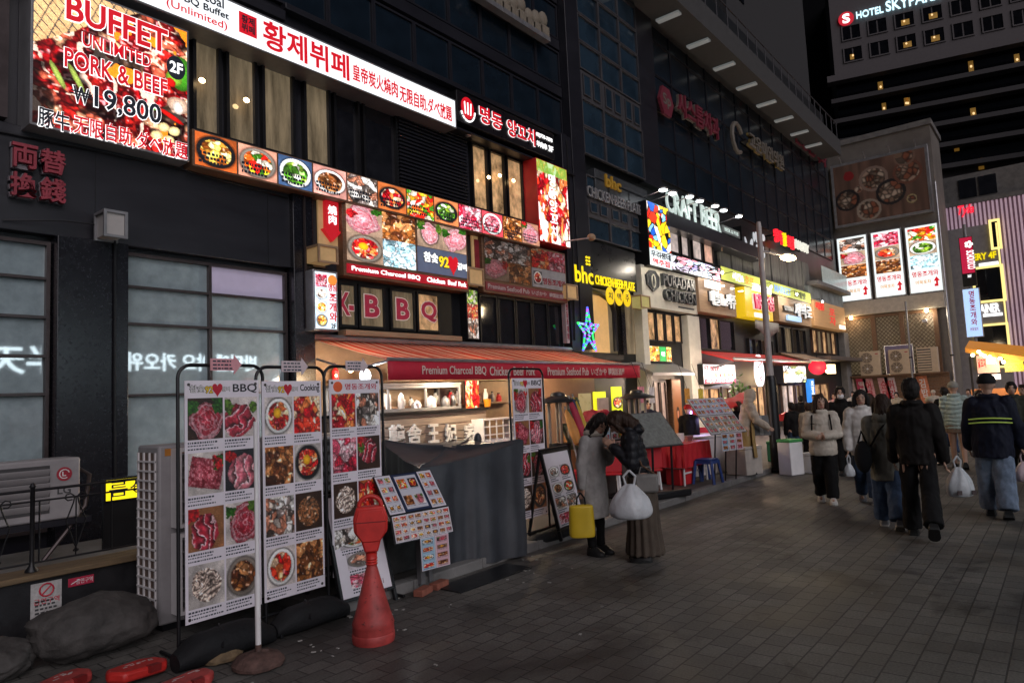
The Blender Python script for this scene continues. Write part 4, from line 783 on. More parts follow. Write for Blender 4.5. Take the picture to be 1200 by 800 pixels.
M_rust = mat('rusty_iron', (.1, .055, .045), .85, var=.5, scale=14, bump=.9, bscale=35); M_rust2 = mat('ochre_iron', (.16, .11, .06), .85, var=.5, scale=12, bump=.9, bscale=30)
rust_base('flag_pole', 'thin white pole in a rusty round base between two banners', G(303, 780), .175, M_rust, 1.72)
rust_base('pole_base', 'ochre round pole base with no pole in it', G(258, 772), .155, M_rust2)
# ---------------------------------------------------------------- folding picture boards
def aboard(label, F, box, pics, seed, back=True):
    u0, u1, v0, v1 = box; o = F @ Vector(((u0 + u1) / 2, v0, 0)); t = thing('picture_board', label, 'a-board', o)
    mb = MB(F); mb.rim(u0 - .03, u1 + .03, v0, v1 + .03, .03, -.03, .012); mb.box(u0 - .03, u0, v0 - .12, v0 - .002, -.03, .012); mb.box(u1, u1 + .03, v0 - .12, v0 - .002, -.03, .012); part('board_frame', mb, M_black, t, bevel=.004)
    part('board_face', MB(F).box(u0, u1, v0 + .03, v1, -.012, 0), M_vin, t)
    h = (v1 - v0); W_ = u1 - u0; n = len(pics)
    for i, (kd, pl, c, r_, cw_, rh) in enumerate(pics): picture(t, F, (u0 + W_ * c, u0 + W_ * (c + cw_), v0 + h * (r_ - rh), v0 + h * r_), .002, food(kd, 40, 46, seed + i, pl, (.8, .76, .78)), V_vinyl)
    mb = MB(F); rg = random.Random(seed)
    for i, (kd, pl, c, r_, cw_, rh) in enumerate(pics):
        for ln in range(2):
            x = u0 + W_ * (c + .02); e = u0 + W_ * (c + cw_ * rg.uniform(.5, .95))
            while x < e: w = rg.uniform(.008, .025); mb.box(x, x + w, v0 + h * (r_ - rh) - .02 - ln * .025, v0 + h * (r_ - rh) - .008 - ln * .025, .001, .0025); x += w + .008
    part('caption_lettering', mb, M_navy, t); return t, o
def lean(o, u, back, drop=0):   # a board frame leaning back from the street
    u = Vector(u).normalized(); n = u.cross(Vector((0, 0, 1))); v = (Vector((0, 0, 1)) - n * back).normalized(); return frame(o, u, v)
pA = G(402, 722); pB = G(466, 702); FAb = lean(pA, pB - pA, .3); L_ = (pB - pA).length
t, o = aboard('white picture board of stews leaning behind the red marker', FAb, (.03, L_ - .03, .1, 1.02), [('bowl', 'sea', .12, .95, .6, .2), ('bowl', 'mix', .12, .68, .62, .2), ('dish', 'sea', .2, .44, .55, .16), ('pile', 'pink', .2, .23, .5, .12)], 400)
n_ = (pB - pA).normalized().cross(Vector((0, 0, 1))); FBk = lean(pA - n_ * .62, pB - pA, -.28)
mb = MB(FBk); mb.rim(0, L_, .0, 1.08, .03, -.015, .015); mb.box(.03, L_ - .03, .3, .33, -.012, .012); part('rear_frame', mb, M_black, t); part('rear_panel', MB(FBk).box(.03, L_ - .03, .331, 1.05, -.008, .004), mat('pink_panel', (.55, .4, .42), .5, var=.05, bump=.03), t)
pA = G(657, 630, .1); pB = G(688, 617, .1); FAb = lean(pA, pB - pA, .22); L_ = (pB - pA).length
zt = 1.02
t, o = aboard('small picture board of dishes left of the woman in the grey coat', FAb, (.03, L_ - .03, .08, zt), [('bowl', 'sea', .08, .82, .4, .15), ('bowl', 'red', .52, .82, .4, .15), ('bowl', 'brown', .08, .6, .4, .15), ('bowl', 'mix', .52, .6, .4, .15), ('shell', 'sea', .08, .4, .4, .14), ('shell', 'sea', .52, .4, .4, .14), ('pile', 'pink', .08, .2, .4, .13), ('shell', 'brown', .52, .2, .4, .13)], 420)
n_ = (pB - pA).normalized().cross(Vector((0, 0, 1))); FBk = lean(pA - n_ * .45, pB - pA, -.2); mb = MB(FBk); mb.rim(0, L_, 0, 1.08, .03, -.015, .015); part('rear_frame', mb, M_black, t)
# ---------------------------------------------------------------- red plastic marker on a conical foot
M_rp = mat('faded_red_plastic', (.42, .05, .045), .55, var=.45, scale=5, bump=.1, bscale=25); M_rp2 = mat('bright_red_plastic', (.55, .025, .02), .45, var=.25, bump=.05)
p = G(438, 750); t = thing('traffic_marker', 'red plastic street marker with round head on a conical foot', 'marker', p)
part('foot', MB().lathe([(.02, 0), (.158, .0), (.163, .02), (.163, .06), (.157, .07), (.16, .085), (.157, .12), (.162, .135), (.15, .17), (.135, .21), (.045, .545), (.04, .56), (.04, .57)], p, 36), M_rp, t)
part('neck', MB().lathe([(.042, .571), (.047, .58), (.04, .59), (.047, .6), (.04, .61), (.047, .62), (.042, .63), (.046, .66), (.03, .67)], p, 24), M_rp2, t)
hd = frame((p.x, p.y, p.z), RIGHT.cross((0, 0, 1)).cross((0, 0, -1)), (0, 0, 1))
uax = Vector((.78, -.62, 0)).normalized(); hd = frame(p, uax, (0, 0, 1))
oc = [(-.05, .672), (.05, .672), (.075, .76), (.128, .83), (.132, .93), (.105, 1.02), (-.105, 1.02), (-.132, .93), (-.128, .83), (-.075, .76)]
o = part('head', MB(hd).prism(oc, -.055, .055), M_rp2, t, bevel=.014)
part('head_rim', MB(hd).prism([(x * .86, .69 + (z - .69) * .93) for x, z in oc[2:]], .056, .068), M_rp2, t, bevel=.006); part('head_groove', MB(hd).box(-.115, .115, .9, .908, .0685, .07), mat('groove', (.2, .01, .01), .6), t)
mb = MB(Matrix.Translation(p)); rg = random.Random(3)
for k in range(26):
    z_ = rg.uniform(.03, .5); a_ = rg.uniform(3.4, 5.6); r_ = (.158 if z_ < .2 else .158 - (z_ - .2) * .31) + .002; l_ = rg.uniform(.01, .05); mb.tube([(r_ * math.cos(a_), r_ * math.sin(a_), z_), ((r_ - .002) * math.cos(a_ + .1), (r_ - .002) * math.sin(a_ + .1), z_ + l_ * rg.uniform(-.4, .6))], .0022, 4)
part('scuff_mark', mb, mat('scuff_dark', (.16, .05, .045), .8), t)
part('handle', MB(hd).tube([(.085 * math.cos(a), 1.02 + .075 * math.sin(a), 0) for a in [k * math.pi / 12 for k in range(13)]], .018, 10), M_rp2, t)
# fallen red plastic heads at the lower left
def redlid(label, p, rz, s, tilt=.12):
    t = thing('red_plastic_cover', label, 'cover', p, None, rz); M_ = Matrix.Translation(p) @ Matrix.Rotation(rz, 4, 'Z') @ Matrix.Rotation(tilt, 4, 'Y')
    mb = MB(M_); mb.prism([(-.2 * s, -.11 * s), (.14 * s, -.13 * s), (.22 * s, -.05 * s), (.22 * s, .07 * s), (.12 * s, .13 * s), (-.18 * s, .1 * s), (-.24 * s, .02 * s)], .03, .1); part('cover_body', mb, M_rp2 if s > .9 else M_rp, t, bevel=.02)
    mb = MB(M_); mb.box(-.02 * s, .07 * s, -.15 * s, -.1 * s, .06, .106); part('latch', mb, mat('groove', (.2, .01, .01), .6), t)
    mb = MB(M_); rg = random.Random(int(s * 100))
    for i in range(9): x, y = rg.uniform(-.12, .12) * s, rg.uniform(.0, .06) * s; mb.box(x, x + .035 * s, y, y + .008, .1005, .102)
    part('scuff_mark', mb, mat('scuff', (.5, .42, .4), .7), t); return t
redlid('bright red plastic cover lying nearest to the big stone', G(160, 796), .35, .95); redlid('red plastic cover cut by the lower left frame edge', G(72, 812), .5, .9, .05); redlid('red plastic cover half out of frame beside the ochre base', G(218, 812), .1, .8, .0)
# stones
M_stone = mat('dark_stone', (.055, .05, .047), .8, var=.65, scale=4, bump=1., bscale=22)
def stone(label, c, r, seed, rz):
    t = thing('stone', label, 'stone', (c[0], c[1], 0)); mb = MB(Matrix.Translation(c) @ Matrix.Rotation(rz, 4, 'Z')); n, m_ = 72, 44; rings = []
    for j in range(m_):
        a = math.pi * (j + .3) / (m_ - .4) - math.pi / 2; rg = []
        for i in range(n):
            b = 2 * math.pi * i / n; d = Vector((math.cos(a) * math.cos(b), math.cos(a) * math.sin(b), math.sin(a))); k = 1 + .16 * mnoise.noise(d * 1.3 + Vector((seed, 0, 0))) + .05 * mnoise.noise(d * 4 + Vector((0, seed, 0))) + .02 * mnoise.noise(d * 11) - .09 * abs(mnoise.noise(d * 2.3 + Vector((0, 0, seed)))) - .03 * abs(mnoise.noise(d * 6 + Vector((seed, 0, 0))))
            rg.append((d.x * r[0] * k, d.y * r[1] * k, max(-c[2] - .01, d.z * r[2] * k)))
        rings.append(rg)
    part('boulder', mb.loft(rings), M_stone, t)
c = G(118, 775); stone('large smooth dark boulder below the notice on the low wall', (c.x + .03, c.y + .22, .22), (.45, .28, .225), 3, -.1)
c = G(12, 795); stone('second dark boulder cut by the left frame edge', (c.x - .12, c.y + .1, .12), (.3, .26, .15), 8, .3)
# ---------------------------------------------------------------- terrace wall, railing and things behind it
YW = 6.62; FW_ = frame((0, YW, 0), (1, 0, 0), (0, 0, 1)); zl = uv(FW_, 60, 668)[1]
t = thing('terrace_wall', 'low black terrace wall with a worn wooden ledge', 'wall', (1, YW, 0))
part('wall_face', MB().box(-8, 4.2, YW, YW + .25, 0, zl - .05), mat('black_wall', (.012, .012, .014), .45, var=.4), t)
mb = MB(); mb.box(-8, 4.2, YW - .05, YW + .16, zl - .048, zl); mb.box(-8, 4.2, YW + .17, YW + .32, zl - .048, zl - .006); part('ledge', mb, mat('worn_ledge', (.14, .095, .05), .7, var=.5, scale=5, bump=.4, stretch=(.4, 4, 4)), t, bevel=.01)
struct('terrace_floor', MB().box(-14, 6.6, YW + .33, D - .16, 0, .3), M_concrete, 'raised concrete terrace floor behind the low wall')
t = thing('railing', 'black wrought iron railing with scrolls on the terrace ledge', 'railing', (1, YW + .1, zl)); yr = YW + .1; FR = frame((0, yr, 0), (1, 0, 0), (0, 0, 1)); zt = uv(FR, 60, 572)[1]
mb = MB(); mb.tube([(-6, yr, zt), (4.2, yr, zt)], .012); mb.tube([(-6, yr, zt - .09), (4.2, yr, zt - .09)], .008); mb.tube([(-6, yr, zl + .07), (4.2, yr, zl + .07)], .008); part('rail', mb, M_black, t)
xp = uv(FR, 38, 600)[0]
for x in (xp - 1.9, xp, xp + 1.9): part('post', MB().lathe([(.05, 0), (.05, .012), (.022, .05), (.018, .08), (.018, zt - zl + .02), (.026, zt - zl + .03), (.01, zt - zl + .06)], (x, yr, zl + .001), 12), M_black, t)
def scroll(x):
    mb = MB(); h = zt - zl - .16; z_ = zl + .07
    for s in (-1, 1):
        pts = [(x + s * (.012 + .03 * (1 - q / 6) * math.cos(q * 1.1 + 1)), yr, z_ + .05 + .03 * (1 - q / 6) * math.sin(q * 1.1 + 1)) for q in range(6, 0, -1)]
        pts += [(x + s * .02, yr, z_ + .12), (x + s * .075, yr, z_ + .24 * h / .4), (x + s * .06, yr, z_ + h * .68), (x + s * .02, yr, z_ + h * .9), (x + s * .012, yr, z_ + h)]
        pts += [(x + s * (.05 + .035 * math.cos(2.8 - q)), yr, z_ + h + .0 + .03 * math.sin(2.8 - q)) for q in range(0, 6)]
        mb.tube(pts, .006, 6)
    mb.tube([(x, yr, zl + .07), (x, yr, zt - .09)], .006, 6); return mb
for k in range(-6, 7): 
    x = xp + .32 + k * .55
    if x < 4.0: part('scroll', scroll(x), M_black, t)
    x = xp + .6 + k * .55
    if x < 4.0: part('baluster', MB().tube([(x, yr, zl + .07), (x, yr, zt - .09)], .007, 6), M_black, t)
# wall air conditioner unit behind the railing
M_ac = mat('dirty_white_metal', (.29, .28, .285), .5, var=.2, scale=3, bump=.04); M_slot = mat('dark_slot', (.05, .05, .052), .6)
def acbox(name, label, F, box, dep, z_, group=None):
    u0, u1, v0, v1 = box; o = F @ Vector(((u0 + u1) / 2, v0, -dep / 2)); t = thing(name, label, 'air conditioner', o, group); part('housing', MB(F).box(u0, u1, v0, v1, -dep, 0), M_ac, t, bevel=.02); return t
FD = frame((0, 8.1, 0), (1, 0, 0), (0, 0, 1)); bx = B(FD, -60, 536, 94, 607, 0); bx = (bx[0], bx[1], uv(FD, 94, 605)[1], uv(FD, 94, 535)[1])
t = acbox('air_conditioner', 'dirty white outdoor unit with louvres behind the scrolled railing', FD, bx, .4, 0)
part('grille_recess', MB(FD).box(bx[0] + .06, bx[1] - .28, bx[2] + .08, bx[3] - .06, .001, .006), M_slot, t)
for k in range(6): z_ = bx[2] + .11 + k * (bx[3] - bx[2] - .2) / 6; mb = MB(FD); mb.add([(bx[0] + .07, z_, .008), (bx[1] - .29, z_, .008), (bx[1] - .29, z_ + .055, .05), (bx[0] + .07, z_ + .055, .05), (bx[0] + .07, z_ + .012, .008), (bx[1] - .29, z_ + .012, .008), (bx[1] - .29, z_ + .067, .05), (bx[0] + .07, z_ + .067, .05)], [(3, 2, 1, 0), (4, 5, 6, 7), (0, 1, 5, 4), (1, 2, 6, 5), (2, 3, 7, 6), (3, 0, 4, 7)]); part('louvre', mb, M_ac, t)
c = ((bx[1] - .15), bx[3] - .16); part('maker_emblem', MB(FD).prism([(c[0] + .07 * math.cos(i * .2618), c[1] + .07 * math.sin(i * .2618)) for i in range(24)], .001, .006), mat('maker_red', (.35, .02, .04), .5, bump=0), t)
mb = MB(FD); mb.tube([(c[0] + .045 * math.cos(a), c[1] + .045 * math.sin(a), .008) for a in [.3 + k * .5 for k in range(11)]], .006, 6); mb.box(c[0] - .02, c[0] - .01, c[1] - .02, c[1] + .025, .006, .01); mb.box(c[0] - .01, c[0] + .015, c[1] - .022, c[1] - .012, .006, .01); part('emblem_line', mb, M_white, t)
lettering(t, 'LG', FD, (c[0] - .06, c[0] + .06, c[1] - .2, c[1] - .12), .001, M_slot, .02, .004)
part('bracket', MB(FD).box(bx[0], bx[1] + .1, bx[2] - .06, bx[2] - .002, -.35, .02), M_dark, t); part('hose', MB(FD).tube([(bx[1] - .02, bx[3] - .1, -.1), (bx[1] + .12, bx[3] - .2, -.1), (bx[1] + .08, bx[2] + .1, -.1), (bx[1] - .1, bx[2] - .15, -.1), (bx[1] - .3, bx[2] - .4, -.1)], .022), M_frame, t)
# small yellow lit sign
FY = frame((0, 8.6, 0), (1, 0, 0), (0, 0, 1)); bx = B(FY, 122, 563, 176, 586, 0); bx = (bx[0], bx[1], uv(FY, 124, 589)[1], uv(FY, 124, 561)[1])
t = sign('small_lit_sign', 'small yellow lit sign low behind the railing', 'sign', FY, bx, -.1, 0, M_black); part('sign_face', MB(FY).box(bx[0] + .02, bx[1] - .02, bx[2] + .02, bx[3] - .02, 0, .004), glow('yellow_face', (1, .78, .01), 1.2), t)
lettering(t, '룸식', FY, inset(bx, .1, .9, .2, .85), .005, M_navy, .0, .003); part('bracket', MB(FY).box(bx[0], bx[1], .3, bx[2] - .002, -.06, -.02), M_black, t)
# notices on the low wall
bx = B(FW_, 36, 682, 72, 728, .004); t = sign('notice', 'worn white no smoking notice on the low black wall', 'notice', FW_, (bx[0], bx[1], uv(FW_, 40, 728)[1], uv(FW_, 40, 684)[1]), .001, .006, mat('notice_white', (.42, .41, .4), .6, var=.3, scale=20)); bx = (bx[0], bx[1], uv(FW_, 40, 728)[1], uv(FW_, 40, 684)[1])
lettering(t, '금연구역', FW_, inset(bx, .1, .92, .42, .58), .0065, M_rink, .02, .001); u, v = (bx[0] + bx[1]) / 2, bx[2] + (bx[3] - bx[2]) * .79; mb = MB(FW_); mb.tube([(u + .05 * math.cos(k * .5236), v + .05 * math.sin(k * .5236), .008) for k in range(12)], .007, 6, closed=True); mb.tube([(u - .035, v - .035, .008), (u + .035, v + .035, .008)], .006, 6); part('no_smoking_mark', mb, M_rink, t)
mb = MB(FW_); rg = random.Random(2)
for r_ in range(4):
    x = bx[0] + .03
    while x < bx[1] - .05: w = rg.uniform(.012, .03); mb.box(x, x + w, bx[2] + .05 + r_ * .03, bx[2] + .065 + r_ * .03, .006, .0075); x += w + .01
part('small_print', mb, M_slot, t)
bx = B(FW_, 80, 676, 110, 686, .004); bx = (bx[0], bx[1], uv(FW_, 80, 688)[1], uv(FW_, 80, 678)[1]); t = sign('sticker', 'small red no smoking sticker right of the white notice', 'notice', FW_, bx, .001, .005, mat('sticker_red', (.45, .02, .06), .5)); lettering(t, '금연구역', FW_, inset(bx, .3, .95, .2, .8), .0055, M_white, .0, .001); part('cross_mark', MB(FW_).tube([(bx[0] + .02, bx[2] + .02, .006), (bx[0] + .08, bx[3] - .02, .006)], .004, 5), M_white, t)
# tall outdoor units behind the banners
FU = frame((0, 6.0, 0), (1, 0, 0), (0, 0, 1))
xl = uv(FU, 186, 600)[0]; zt = uv(FU, 190, 522)[1]
for k in range(2):
    u0 = xl + k * 1.12; t = acbox('tall_outdoor_unit', ('tall white outdoor unit with an open coil grid behind the BBQ banner', 'tall white outdoor unit glimpsed between the banners right of the pole')[k], FU, (u0, u0 + 1.05, .06, zt - .02 * k), .42, 0)
    for q in range(2):
        z_0 = .14 + q * (zt - .12) / 2; part('wind_guard', MB(FU).rim(u0 + .1, u0 + .85, z_0, z_0 + .66, .03, .002, .14), M_white, t)
        for s in range(6): z_ = z_0 + .06 + s * .1; mb = MB(FU); mb.add([(u0 + .13, z_, .02), (u0 + .82, z_, .02), (u0 + .82, z_ + .05, .13), (u0 + .13, z_ + .05, .13), (u0 + .13, z_ + .008, .02), (u0 + .82, z_ + .008, .02), (u0 + .82, z_ + .058, .13), (u0 + .13, z_ + .058, .13)], [(3, 2, 1, 0), (4, 5, 6, 7), (0, 1, 5, 4), (1, 2, 6, 5), (2, 3, 7, 6), (3, 0, 4, 7)]); part('slat', mb, M_ac, t)
    part('foot', MB(FU).box(u0 + .05, u0 + 1., .0, .058, -.38, -.05), M_black, t)
    FE = frame((u0 + FU.translation.x, 6.42, 0), (0, -1, 0), (0, 0, 1)); mb = MB(FE); h_ = zt - .16
    for i in range(4): mb.box(.03 + i * .11, .05 + i * .11, .1, .1 + h_, .002, .014)
    for i in range(17): mb.box(.03, .38, .1 + i * h_ / 17, .114 + i * h_ / 17, .004, .018)
    part('coil_grid', mb, M_white, t); part('coil', MB(FE).box(.03, .38, .1, .1 + h_, .0005, .0015), mat('copper_coil', (.13, .08, .055), .5, .3, var=.4, scale=30), t)
    if k == 0: part('label', MB(FU).box(u0 + .05, u0 + .22, zt - .09, zt - .03, .001, .003), mat('orange_label', (.5, .2, .03), .5), t)
# ---------------------------------------------------------------- menu stand covered in sheets
p = G(505, 692); t = thing('menu_stand', 'menu stand with many small picture sheets left of the tarpaulin', 'menu stand', p)
def card_im(h, w, seed, tint=(1, 1, 1), rows=3, cols=2):
    rng = np.random.default_rng(seed); im = np.ones((h, w, 3)) * np.array(tint) * .8
    for r_ in range(rows):
        for c in range(cols):
            y0, y1 = int(h * (r_ + .22) / rows), int(h * (r_ + .78) / rows); x0_, x1_ = int(w * (c + .12) / cols), int(w * (c + .88) / cols)
            if y1 - y0 > 2 and x1_ - x0_ > 2:
                f = food(('meat', 'pile', 'egg')[rng.integers(3)], y1 - y0 + 2, x1_ - x0_ + 2, seed * 31 + r_ * 7 + c, ('red', 'mix', 'brown')[rng.integers(3)])[1:-1, 1:-1]; im[y0:y1, x0_:x1_] = np.where(f < .0031, f * 12.9, 1.055 * np.maximum(f, 1e-5) ** (1 / 2.4) - .055)
            yy = min(h - 1, y1 + 1); im[yy:yy + 1, x0_:x1_] *= rng.uniform(.3, 1, (1, x1_ - x0_, 1))[: max(0, min(1, h - yy))]
    return lin(np.clip(im, 0, 1))
ux = Vector((.97, -.1, 0)).normalized(); zt_ = 1.14; o = p + Vector((0, .12, 0))
part('post', MB().box(p.x - .03, p.x + .03, p.y + .1, p.y + .16, .05, .95), M_grey, t, bevel=.004); part('post', MB().box(p.x + .1, p.x + .15, p.y + .12, p.y + .17, .05, .9), M_grey, t, bevel=.004)
FS = lean(onY(492, 598, p.y - .05), ux, .75); FS2 = lean(onY(492, 598, p.y - .05), ux, .25)
part('sheet_board', MB(FS).box(-.34, .34, .0, .43, -.02, -.004), M_black, t)
part('sheet_board', MB(FS2).box(-.33, .36, -.26, -.004, -.02, -.004), M_black, t)
for i, (a, b_) in enumerate(((-.33, -.16), (-.15, .15), (.16, .33))):
    s_ = thing if False else None
    part('menu_sheet', MB(FS).box(a, b_, .01, .42, -.004, .0), M_vin if i != 1 else mat('navy_cover', (.02, .03, .07), .4), t); c = (a + .01, b_ - .01, .02, .41) if i != 1 else (a + .025, b_ - .025, .035, .395); picture(t, FS, c, .002, card_im(60, 36 if i != 1 else 60, 60 + i, (.95, .95, 1), 4 if i != 1 else 2, 2), V_vinyl)
for i in range(4): a = -.32 + i * .168; part('menu_sheet', MB(FS2).box(a, a + .163, -.25, -.01, -.004, 0), M_vin, t); picture(t, FS2, (a + .005, a + .158, -.245, -.015), .002, card_im(44, 32, 70 + i, (1, .95, .97), 4, 2), V_vinyl)
for i in range(2): a = -.05 + i * .17; FS3 = lean(FS2 @ Vector((0, -.25, -.0)), ux, .05); part('menu_sheet', MB(FS3).box(a, a + .165, -.3, -.004, -.004, 0), M_vin, t); picture(t, FS3, (a + .006, a + .159, -.295, -.01), .002, card_im(56, 30, 80 + i, ((.75, .9, 1), (1, .8, .85))[i], 4, 1), V_vinyl)
M_brick = mat('red_brick', (.26, .085, .055), .85, var=.3, scale=12, bump=.5, bscale=60)
for i, (dx, dy, rz) in enumerate(((-.12, .0, .3), (.12, .03, .2))):
    q = p + Vector((dx, dy - .02, 0)); tb = thing('brick', ('loose red brick at the left foot of the menu stand', 'loose red brick at the right foot of the menu stand')[i], 'brick', q); part('brick_body', MB(Matrix.Translation(q) @ Matrix.Rotation(rz, 4, 'Z')).box(-.1, .1, -.05, .05, .001, .062), M_brick, tb, bevel=.006)
# ---------------------------------------------------------------- long commercial building beyond
bB = thing('commercial_building', 'long dark commercial building with a glass front and rows of shop signs', 'building', (30, D + 2, 0))
XB = 42.0
part('wall', MB().box(X1 + .01, XB, D + .2, D + 8, 0, 17.5), mat('dark_panel', (.014, .016, .018), .4, var=.3, scale=.8, bump=.03), bB)
part('pier', MB().box(X1 + .02, 15.25, D - .12, D + .196, 3.0, 17), M_dark, bB, bevel=.01)
part('pier', MB().box(18.75, 19.95, D - .02, D + .196, 8.3, 17), M_dark, bB, bevel=.01)
# narrow tower of small windows
M_mull = mat('tower_mullion', (.075, .073, .08), .5, .3, bump=.04)
G_tower = glassmat('tower_glass', (.014, .026, .04), .1, spec=.3, marks=.45, scale=.9)
x0, x1 = 15.3, 18.72
for r_, (z0, z1, kind) in enumerate(((8.32, 9.08, 0), (9.1, 9.88, 0), (9.9, 10.7, 1), (10.72, 11.5, 0), (11.52, 12.3, 0), (12.32, 13.1, 0), (13.12, 13.9, 0), (13.92, 14.7, 0), (14.72, 15.5, 1), (15.52, 16.3, 0), (16.32, 17.1, 0), (6.0, 6.6, 0), (6.62, 7.12, 1), (7.14, 7.75, 0))):
    for k in range(3):
        a = x0 + (x1 - x0) * k / 3; b = x0 + (x1 - x0) * (k + 1) / 3 - .01
        if kind == 0: window(bB, FA, (a, b, z0, z1), (), (), M_mull, G_tower, .035, .09).location.y = -.196
        else:
            part('band_panel', MB(FA).box(a, b, z0, z1, .0, .05), M_mull, bB)
            for q in range(2): c = a + (b - a) * (.12 + q * .45); window(bB, FA, (c, c + (b - a) * .32, z0 + .1, z1 - .1), (), (), M_mull, G_tower, .03, .04).location.y = -.25
# glass curtain of the upper floors
cw = MB(FA); cw.rim(0, 1.5, 0, 1.18, .03, 0, .06); cf = part('window', cw, M_dark, bB); pb_ = MB(FA); pb_.box(.01, 1.49, .01, 1.17, .015, .03); part('pane', pb_, G_blue, cf)
first = True
for r_ in range(5):
    for k in range(14):
        o = cf if first else copy_tree(cf, bB); first = False; o.location = (20.0 + k * 1.515, .19, 8.75 + r_ * 1.2)
# deep eave with tube lamps below
ev = thing('roof_eave', 'deep grey roof eave with a row of tube lamps beneath it', 'eave', (30, D, 14))
mb = MB(); mb.box(17.6, 39.2, 8.6, 9.95, 14.05, 14.2); mb.box(17.6, 39.2, 8.5, 8.597, 13.98, 14.85); part('eave_slab', mb, mat('eave_grey', (.06, .06, .06), .7, bump=.05), ev)
mb = MB(); mb.tube([(17.6, 8.55, 15.7), (39, 8.55, 15.7)], .03)
for k in range(22): mb.tube([(17.8 + k, 8.55, 14.2), (17.8 + k, 8.55, 15.7)], .02)
part('eave_rail', mb, M_mull, ev)
for k in range(9):
    x = 17.8 + k * 2.32; part('tube_lamp', MB().box(x - .12, x + .12, 8.75, 9.55, 13.96, 14.03), glow('eave_tube', (.9, .95, .95), .1), ev)
# dim letter signs on the glass, a faint glow put into the red
def flat_sign(name, label, s, l, r_, xm, yt, yb, m, w=.12, depth=.08, outline=None, F=FA, back=None):
    bx = mid(F, l, r_, xm, yt, yb, w); t = thing(name, label, 'sign', F @ Vector(((bx[0] + bx[1]) / 2, bx[2], 0)))
    if back: part('sign_body', MB(F).box(bx[0] - .1, bx[1] + .1, bx[2] - .1, bx[3] + .1, -.02, w - .01), back, t, bevel=.01)
    else: part('mounting_rail', MB(F).box(bx[0], bx[1], (bx[2] + bx[3]) / 2 - .04, (bx[2] + bx[3]) / 2 + .04, -.12, w - .005), M_black, t)
    lettering(t, s, F, bx, w, m, .03, depth, outline=outline); return t, bx
M_dred = mat('dim_red_glow', (.13, .02, .035), .5, em=(.3, .02, .04), es=.03, bump=.03); M_dcream = mat('unlit_cream', (.14, .125, .105), .5, bump=.03)
t, bx = flat_sign('letter_sign', 'dim red Korean dental letters high on the dark glass', '시스톰치과', 791, 838, 815, 126, 150, M_dred, outline=(M_dcream, .03)); c = uv(FA, 779, 120, .12)
part('emblem', MB(FA).prism([(c[0] + .5 * math.cos(i * 1.0472), c[1] + .55 * math.sin(i * 1.0472)) for i in range(6)], .1, .2), M_dred, t); lettering(t, 'Sp', FA, (c[0] - .28, c[0] + .28, c[1] - .25, c[1] + .25), .202, M_dcream, .03)
t, bx = flat_sign('letter_sign', 'dim cream Korean clinic letters with a round emblem', '고운미인의원', 875, 914, 895, 170, 187, M_dcream, outline=(mat('gold_side', (.2, .14, .04), .5), .02)); c = uv(FA, 863, 162, .12); part('emblem', MB(FA).tube([(c[0] + .55 * math.cos(k * .52), c[1] + .6 * math.sin(k * .52), .15) for k in range(1, 11)], .09, 6), M_dcream, t)
flat_sign('letter_sign', 'dim red Korean letters near the far end of the dark glass', '민병원치과', 931, 966, 948, 163, 181, M_dred)
# tower shop signs
t, bx = flat_sign('shop_sign', 'dim grey panel sign with unlit chicken and beer letters above the tower windows', 'CHICKEN·BEER·PLATE', 687, 750, 718, 229, 241, mat('unlit_grey_letter', (.22, .22, .23), .5), .1, .05)
bx = B(FA, 680, 192, 753, 252, .08); part('sign_body', MB(FA).box(15.75, 18.75, bx[2] + .05, bx[3] + .05, -.19, .09), mat('smoked_panel', (.05, .055, .06), .35, bump=.02), t, bevel=.01); lettering(t, 'bhc', FA, B(FA, 708, 204, 727, 226, .1), .1, mat('dull_gold', (.25, .15, .02), .5, em=(.5, .25, .02), es=.15), .04, .05)
M_yb = glow('bright_yellow', (1, .78, .005), .95)
bx = B(FA, 662, 300, 745, 343, .1); t = thing('shop_sign', 'yellow lit chicken and beer sign above the arched entrance', 'sign', FA @ Vector((16.9, bx[2], 0)))
part('sign_body', MB(FA).box(14.9, uv(FA, 746, 330, .1)[0], 4.75, 5.9, -.15, .1), mat('black_panel', (.012, .013, .016), .3, bump=.02), t, bevel=.01)
lettering(t, 'bhc', FA, (uv(FA, 673, 320, .1)[0], uv(FA, 694, 320, .1)[0], uv(FA, 673, 330, .1)[1], uv(FA, 673, 310, .1)[1]), .11, M_yb, .03, .02); lettering(t, 'CHICKEN·BEER·PLATE', FA, (uv(FA, 697, 330, .1)[0], uv(FA, 743, 336, .1)[0], uv(FA, 697, 333, .1)[1], uv(FA, 697, 322, .1)[1]), .11, M_yb, .015, .02)
x, z = uv(FA, 688, 309, .1); mb = MB(FA)
for i in range(3):
    for s in (-1, 1): mb.ell((x + s * .06, z - .02 + i * .09, .13), (.05, .035, .02))
part('wheat_emblem', mb, M_yb, t)
for s, px, py in (('치', 715.3, 346.5), ('맥', 725.5, 348), ('주', 735, 349.5)):
    x, z = uv(FA, px, py, .3); part('yellow_disc', MB(FA).prism([(x + .21 * math.cos(i * .2618), z + .24 * math.sin(i * .2618)) for i in range(24)], .28, .3), glow('disc_yellow', (1, .68, .01), .75), t); lettering(t, s, FA, (x - .1, x + .1, z - .1, z + .1), .301, M_navy, .0)
